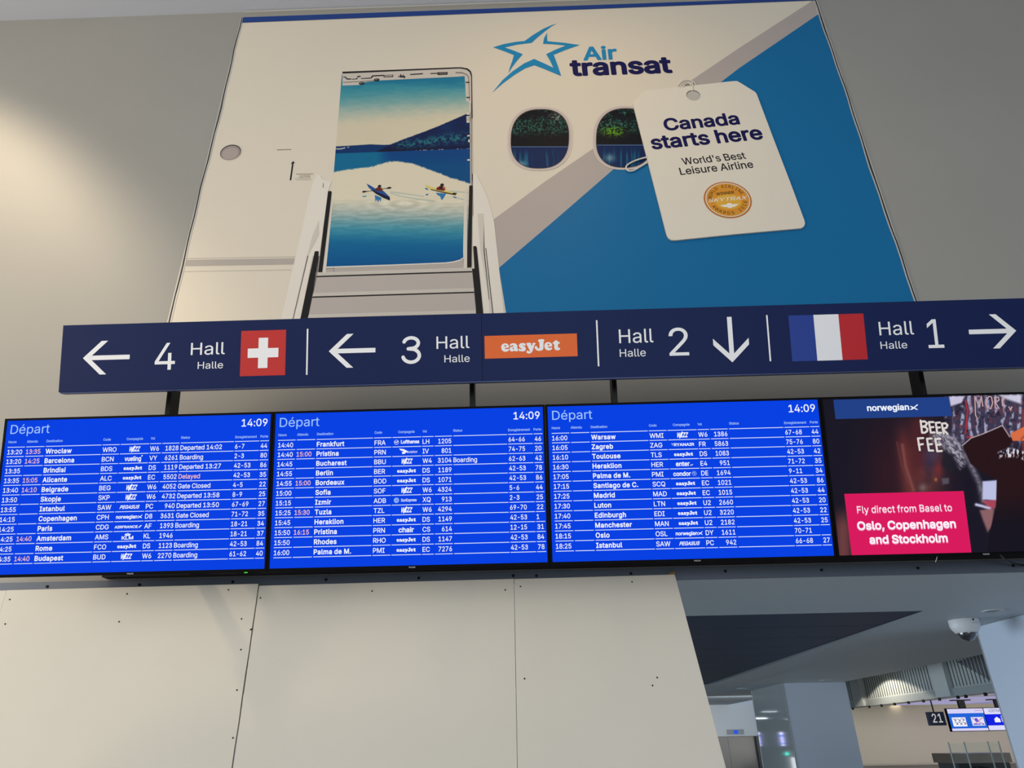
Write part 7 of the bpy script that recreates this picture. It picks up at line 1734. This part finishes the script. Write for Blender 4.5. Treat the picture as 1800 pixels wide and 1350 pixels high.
# lift
LY = 17.0
lift = empty('lift', (4.0, LY + 0.5, 0), 'steel lift with white header between hoarding and column', 'lift')
zh = EYE + 0.066
mb = MB()
mb.box(2.6, 5.6, LY, LY + 1.5, zh, ZS - 0.001, M('#e3eaee', 0.3))
mb.build('header', lift, label='white header panel')
mb = MB()
mb.box(2.6, 3.62, LY, LY + 1.5, 0, zh - 0.004, M('#9aa0a3', 0.35, 0.6))
mb.box(4.80, 5.6, LY, LY + 1.5, 0, zh - 0.004, M('#5f6062', 0.35, 0.6))
mb.box(3.62, 4.80, LY + 0.4, LY + 1.5, 0, zh - 0.004, M('#202224', 0.6))
mb.build('frame', lift)
DOORM = M('#8d8c8a', 0.30, 0.75, noise=0.15, scale=1.5)
for a, b_ in ((3.63, 4.213), (4.217, 4.79)):
    mb = MB()
    mb.box(a, b_, LY + 0.10, LY + 0.13, 0.01, zh - 0.004, DOORM)
    mb.build('door', lift)
LP = Plane((0, LY - 0.015, 0))
a, b_ = LP.px(1278.5, 1291.5), LP.px(1307, 1282)
mb = MB()
mb.box(a[0], b_[0], LY - 0.015, LY, a[1], b_[1], M('#8b9298', 0.3, 0.6))
ind = mb.build('floor_indicator', lift)
mb = MB()
xa, xb = a[0] + (b_[0] - a[0]) * .40, a[0] + (b_[0] - a[0]) * .66
mb.flat(LP, [(xa, a[1] + 0.015), (xb, a[1] + 0.015), (xb, b_[1] - 0.015), (xa, b_[1] - 0.015)], 0.001, M('#2457e0', emit=1.0))
mb.build('indicator_display', ind, label='small blue display')

# things mirrored in the column side: portrait screens and linear lamps of the lobby
MX = 3.485


def mirrored(x, y, Yd):
    d = FW + RI * (x - 900) / FPX - UP * (y - 675) / FPX
    q = CAM + d * (Yd / d[1])
    return np.array([2 * MX - q[0], Yd, q[2]])


for xs_, lab in (((1330.5, 1339), 'portrait information screen on the far lobby wall, left one in the column reflection'), ((1371.5, 1381), 'portrait information screen on the far lobby wall, right one in the column reflection')):
    a = mirrored(xs_[0], 1287, 29.8)
    b_ = mirrored(xs_[1], 1311, 29.8)
    x0, x1 = min(a[0], b_[0]), max(a[0], b_[0])
    z0, z1 = min(a[2], b_[2]), max(a[2], b_[2])
    r = empty('portrait_screen', ((x0 + x1) / 2, 29.95, z0), lab, 'screen', 'portrait screens on the far lobby wall')
    PP = Plane((0, 29.90, 0))
    mb = MB()
    mb.box(x0 - 0.02, x1 + 0.02, 29.90, 30.0, z0 - 0.02, z1 + 0.02, BEZ)
    mb.build('bezel', r)
    mb = MB()
    hgt = z1 - z0
    for f0, f1, colr in ((0, .1, '#d8dcff'), (.1, .2, '#5a78e8'), (.2, .68, '#b9b8f4'), (.68, .80, '#3a5ce0'), (.80, 1, '#d3d2ff')):
        mb.flat(PP, [(x0, z0 + f0 * hgt), (x1, z0 + f0 * hgt), (x1, z0 + f1 * hgt), (x0, z0 + f1 * hgt)], 0.002, M(colr, emit=5.0))
    mb.build('display', r)
for q, wd, g, lab in (((1336, 1262), 0.42, 14, 'brightest'), ((1352, 1250), 0.4, 2.5, 'farthest left'), ((1370, 1265), 0.35, 2, 'middle'), ((1372, 1275), 0.4, 2.5, 'nearest the lift')):
    d = FW + RI * (q[0] - 900) / FPX - UP * (q[1] - 675) / FPX
    k = (ZS - 0.03 - EYE) / d[2]
    yy = min(d[1] * k, 29.0)
    xx = 2 * MX - d[0] * k
    r = empty('linear_lamp', (xx, yy, ZS), 'slim linear ceiling lamp of the far lobby, ' + lab + ' in the column reflection', 'lamp', 'linear lamps of the far lobby')
    b = MB()
    b.box(xx - wd / 2, xx + wd / 2, yy - 0.05, yy + 0.05, ZS - 0.04, ZS, M('#d5d9dc', 0.4))
    b.build('housing', r)
    b = MB()
    b.box(xx - wd / 2 + 0.01, xx + wd / 2 - 0.01, yy - 0.055, yy + 0.04, ZS - 0.052, ZS - 0.04, M('#eef4ff', emit=g))
    b.build('diffuser', r)

# ------------------------------------------------------------------ back hall: ribbed bulkhead, screens, gate sign, glass screen
BX = 5.2
bh = empty('ribbed_bulkhead', (BX, 11, EYE + 0.43), 'ribbed grey bulkhead with a lamp scallop, hanging beyond the low ceiling', 'bulkhead')
RIB = M('#a8b2b4', 0.5)
RIBD = M('#2a3034', 0.6)
mb = MB()
mb.box(BX, BX + 0.10, 5.6, 14.78, EYE + 0.47, EYE + 0.995, RIB)
mb.build('back_sheet', bh)
mb = MB()
y = 5.7
while y < 14.7:
    mb.box(BX - 0.004, BX, y, y + 0.011, EYE + 0.53, EYE + 0.98, RIBD)
    y += 0.075
mb.build('ribs', bh, label='dark upright ribs')
mb = MB()
mb.box(BX - 0.03, BX + 0.11, 5.6, 14.78, EYE + 0.425, EYE + 0.515, M('#8f9a9e', 0.45))
mb.build('bottom_flange', bh)
BPx = Plane((BX - 0.03, 0, 0), U=(0, -1, 0), V=(0, 0, 1))
for x in (1511, 1664):
    u, v = BPx.px(x, 1225)
    mb = MB()
    mb.box(BX - 0.07, BX, -u - 0.17, -u + 0.17, EYE + 0.43, EYE + 0.99, M('#b3bdbf', 0.4))
    mb.build('bracket', bh)
for x, y in ((1499, 1246), (1528, 1242.5), (1549, 1239), (1572, 1236), (1596, 1232.5), (1622, 1229), (1650, 1225), (1682, 1220), (1696, 1219), (1730, 1214)):
    u, v = BPx.px(x, y)
    mb = MB()
    mb.box(BX - 0.035, BX - 0.02, -u - 0.025, -u + 0.025, EYE + 0.395, EYE + 0.43, BLACK)
    mb.build('clip', bh)
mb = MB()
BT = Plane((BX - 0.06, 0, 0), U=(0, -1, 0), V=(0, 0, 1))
mb.slab(BT, BT.pxs([(1683, 1163), (1760, 1140), (1760, 1208), (1745, 1198)]), 0, 0.01, M('#4b5258', 0.5))  # dark flat triangle, pale upright strips laid on it below
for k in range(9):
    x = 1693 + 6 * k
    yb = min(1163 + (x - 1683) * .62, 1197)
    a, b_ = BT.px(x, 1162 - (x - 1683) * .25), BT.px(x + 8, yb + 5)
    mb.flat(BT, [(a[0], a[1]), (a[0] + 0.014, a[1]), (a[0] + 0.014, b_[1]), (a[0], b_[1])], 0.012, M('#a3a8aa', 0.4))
mb.build('dark_triangle', bh, label='dark ribbed triangular panel')

CZ = EYE + 0.53
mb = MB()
mb.box(6.75, 7.95, 12.1, 14.5, CZ - 0.014, CZ - 0.001, M('#b9b4dc', emit=0.7))  # emissive lilac sheet just under the ceiling
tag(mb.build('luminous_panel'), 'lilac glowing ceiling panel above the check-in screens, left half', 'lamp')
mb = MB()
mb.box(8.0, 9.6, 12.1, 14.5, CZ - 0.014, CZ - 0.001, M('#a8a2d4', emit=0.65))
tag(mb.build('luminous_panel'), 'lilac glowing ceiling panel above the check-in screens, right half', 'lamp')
KP = HZ
d = FW + RI * (1574 - 900) / FPX - UP * (1239.5 - 675) / FPX
k = 0.53 / d[2]
downlight(d[0] * k, d[1] * k, CZ, 0.13, 'lit downlight in the lower back hall ceiling below the bulkhead', 2.5)

# hanging gate number
GY = 13.0
G = Plane((0, GY, 0))
gs = empty('gate_sign', tuple(G.P(*G.px(1647, 1262))), 'dark hanging sign reading 21 in the back hall', 'sign')
a, b_ = G.px(1635, 1275.5), G.px(1658, 1251)
x0, x1 = G.px(1632, 1262)[0], G.px(1661, 1262)[0]
mb = MB()
mb.box(x0, x1, GY, GY + 0.06, a[1], b_[1], M('#465270', 0.4))
mb.build('panel', gs)
mb = MB()
bl, br, tp = G.px(1640.5, 1270), G.px(1658, 1269.5), G.px(1640, 1255)
mb.text(G, '21', bl, tp[1] - bl[1], M('#c9c7c2', emit=0.85), 0.002, BR=(br[0], bl[1]), bold=10)
mb.build('number', gs)
mb = MB()
q = G.px(1641, 1245)
mb.cyl((q[0], GY + 0.03, b_[1]), (q[0], GY + 0.03, CZ), 0.012, M('#4a4e52'), n=8)
mb.build('hanger', gs)

# check-in screens
KY = 12.6
KPl = Plane((0, KY, 0))


def kscreen(x0, x1, y0, y1, label):
    c = KPl.px((x0 + x1) / 2, (y0 + y1) / 2)
    w = KPl.px(x1, (y0 + y1) / 2)[0] - KPl.px(x0, (y0 + y1) / 2)[0]
    hgt = KPl.px((x0 + x1) / 2, y0)[1] - KPl.px((x0 + x1) / 2, y1)[1]
    r = empty('check_in_screen', (c[0], KY, c[1]), label, 'screen', 'check-in screens hanging in the back hall')
    b = MB()
    b.box(c[0] - w / 2 - .004, c[0] + w / 2 + .004, KY + 0.002, KY + 0.07, c[1] - hgt / 2 - .01, c[1] + hgt / 2 + .01, BEZ)
    b.build('bezel', r)
    b = MB()
    b.box(c[0] - 0.05, c[0] + 0.05, KY + 0.03, KY + 0.08, c[1] + hgt / 2 - .05, CZ - 0.016, BLACK)
    b.box(c[0] - 0.14, c[0] + 0.14, KY + 0.0, KY + 0.12, CZ - 0.03, CZ - 0.015, BLACK)
    b.build('bracket', r)
    L, R_, T, Bt = c[0] - w / 2, c[0] + w / 2, c[1] + hgt / 2, c[1] - hgt / 2

    def rect(mbx, a0, b0, a1, b1, mat, h):
        mbx.flat(KPl, [(L + a0 * w, T - b1 * hgt), (L + a1 * w, T - b1 * hgt), (L + a1 * w, T - b0 * hgt), (L + a0 * w, T - b0 * hgt)], h, mat)
    return r, rect, (L, T, w, hgt)


r, rect, bx = kscreen(1669, 1732.5, 1245.5, 1284.5, 'left check-in screen with two white pictogram boxes')
LIL, BL2 = M('#d6d2f6', emit=1.0), M('#1f62d6', emit=1.0)
mb = MB()
rect(mb, 0, 0, 1, 1, BL2, 0)
rect(mb, 0, 0, 1, .21, LIL, .001)
rect(mb, 0, .89, 1, 1, LIL, .001)
dd = mb.build('display', r)
mb = MB()
rect(mb, .07, .39, .45, .80, M('#f2f2ff', emit=1.0), .001)
rect(mb, .60, .39, .95, .78, M('#e6def8', emit=1.0), .001)
PIC = M('#4b4f6e', emit=1.0)
for gx, gy in ((.11, .44), (.23, .46), (.34, .43), (.14, .60), (.25, .61), (.36, .60)):
    a0 = (bx[0] + gx * bx[2], bx[1] - gy * bx[3])
    mb.stroke(KPl, [a0, (a0[0] + .04, a0[1] - .035)], .010, .002, PIC)
    mb.stroke(KPl, [(a0[0] + .045, a0[1] - .004), (a0[0] + .01, a0[1] - .04)], .008, .0025, PIC)
a0 = lambda gx, gy: (bx[0] + gx * bx[2], bx[1] - gy * bx[3])
mb.stroke(KPl, [a0(.63, .43), a0(.92, .74)], .008, .002, PIC)
mb.stroke(KPl, [a0(.92, .43), a0(.63, .74)], .008, .0025, M('#a64b62', emit=1.0))
mb.flat(KPl, circle(a0(.74, .52), .028, 14), .003, M('#6a4fd0', emit=1.0))
for gx in (.65, .71, .78, .88):
    mb.stroke(KPl, [a0(gx, .71), a0(gx + .03, .71)], .022, .003, M('#7c6fd6', emit=1.0))
mb.stroke(KPl, [a0(.77, .09), a0(.96, .09)], .014, .002, M('#c9a6cf', emit=1.0))
mb.build('pictogram_box', dd)
r, rect, bx = kscreen(1733.5, 1797, 1244, 1283, 'right check-in screen partly hidden by the column')
mb = MB()
rect(mb, 0, 0, 1, 1, M('#0c1fe0', emit=1.0), 0)
rect(mb, 0, 0, 1, .28, M('#dcdcfb', emit=1.0), .001)
rect(mb, 0, .79, 1, 1, M('#dcdcfb', emit=1.0), .001)
dd = mb.build('display', r)
mb = MB()
mb.text(KPl, 'AIRFRANCE', a0(.12, .19), .046, M('#55577a', emit=1.0), .002, BR=a0(.62, .19), bold=6)
mb.build('airline_lettering', dd)
mb = MB()
WH = M('#f2f2ff', emit=1.0)
mb.text(KPl, 'DEPOSE', a0(.42, .49), .04, WH, .002, BR=a0(.74, .49), bold=14)
mb.text(KPl, 'ET ASS', a0(.42, .63), .04, WH, .002, BR=a0(.74, .63), bold=14)
mb.flat(KPl, [a0(.22, .65), a0(.38, .65), a0(.38, .50), a0(.30, .40), a0(.22, .50)], .002, WH)
mb.build('display_lettering', dd)

# glass screen and steel cabinet at the bottom right
GZ = 9.0
GP = Plane((0, GZ, 0))
gsn = empty('glass_screen', (5.0, GZ, 0), 'upright clear glass screen in front of the steel cabinet at the lower right', 'screen')
gm = bpy.data.materials.new('mat_clear_glass')
gm.use_nodes = True
gb = gm.node_tree.nodes['Principled BSDF']
gb.inputs['Base Color'].default_value = (0.86, 0.95, 0.93, 1)
gb.inputs['Transmission Weight'].default_value = 1.0
gb.inputs['Roughness'].default_value = 0.0
gb.inputs['IOR'].default_value = 1.1
xs4 = [GP.px(1671, 1320)[0], GP.px(1699, 1320)[0], GP.px(1741, 1320)[0], GP.px(1760, 1320)[0]]
for i, x0 in enumerate(xs4[:-1]):
    mb = MB()
    mb.box(x0 + 0.006, xs4[i + 1] - 0.006, GZ, GZ + 0.008, 1.0, GP.px(1690, 1306)[1], gm)
    mb.build('pane', gsn)
for x0 in xs4:
    mb = MB()
    mb.box(x0 - 0.005, x0 + 0.005, GZ - 0.003, GZ + 0.011, 1.0, GP.px(1690, 1304)[1], M('#b9c6c4', 0.2, 0.3))
    mb.build('edge', gsn)
mb = MB()
mb.box(xs4[0] - 0.05, xs4[-1] + 0.05, GZ - 0.05, GZ + 0.06, 0, 1.0, M('#8a8f92', 0.4, 0.3))
mb.build('base', gsn)
CY = 9.6
CPl = Plane((0, CY, 0))
a, b_ = CPl.px(1679, 1342), CPl.px(1775, 1323)
cab = empty('steel_cabinet', ((a[0] + b_[0]) / 2, CY + 0.3, 0), 'brushed steel cabinet behind the glass screen at the lower right', 'cabinet')
mb = MB()
mb.box(a[0], b_[0], CY, CY + 0.5, a[1], b_[1], M('#9a8f84', 0.28, 0.85, noise=0.2, scale=6))
mb.build('hood', cab)
mb = MB()
mb.box(a[0] + 0.05, b_[0] - 0.02, CY + 0.03, CY + 0.5, 0, a[1] - 0.002, M('#3a3d40', 0.4))
mb.build('body', cab)
mb = MB()
mm = CPl.px(1736, 1348)
m0 = CPl.px(1706, 1348)
mb.box(m0[0], mm[0], CY - 0.02, CY + 0.03, mm[1] - 0.35, mm[1], BLACK)
mb.build('monitor', cab)
# bench along the back wall
mb = MB()
zt = Plane((0, 14.5, 0)).px(1600, 1346.5)[1]
mb.box(5.4, 12.5, 14.45, 14.79, 0, zt, M('#77716a', 0.5))
tag(mb.build('wall_ledge'), 'long grey ledge along the foot of the back hall wall', 'ledge')
# ticket machine seen in the mirror side of the column
a = mirrored(1380, 1325, 24.0)
km = empty('ticket_machine', (a[0], 24.0, 0), 'pale ticket machine with a green light, mirrored in the dark column side', 'machine')
mb = MB()
mb.box(a[0] - 0.55, a[0] + 0.05, 23.9, 24.4, 0, a[2] + 0.10, M('#cfd2d2', 0.4))
mb.build('cabinet', km)
mb = MB()
mb.box(a[0] - 0.45, a[0] - 0.12, 23.88, 23.9, a[2] - 0.5, a[2] - 0.1, M('#e3e6ea', emit=2.5))
mb.build('panel', km)
mb = MB()
mb.cyl((a[0] - 0.02, 23.86, a[2]), (a[0] - 0.02, 23.9, a[2]), 0.04, M('#2fd8c0', emit=5), n=14)
mb.build('status_light', km, label='green status light')
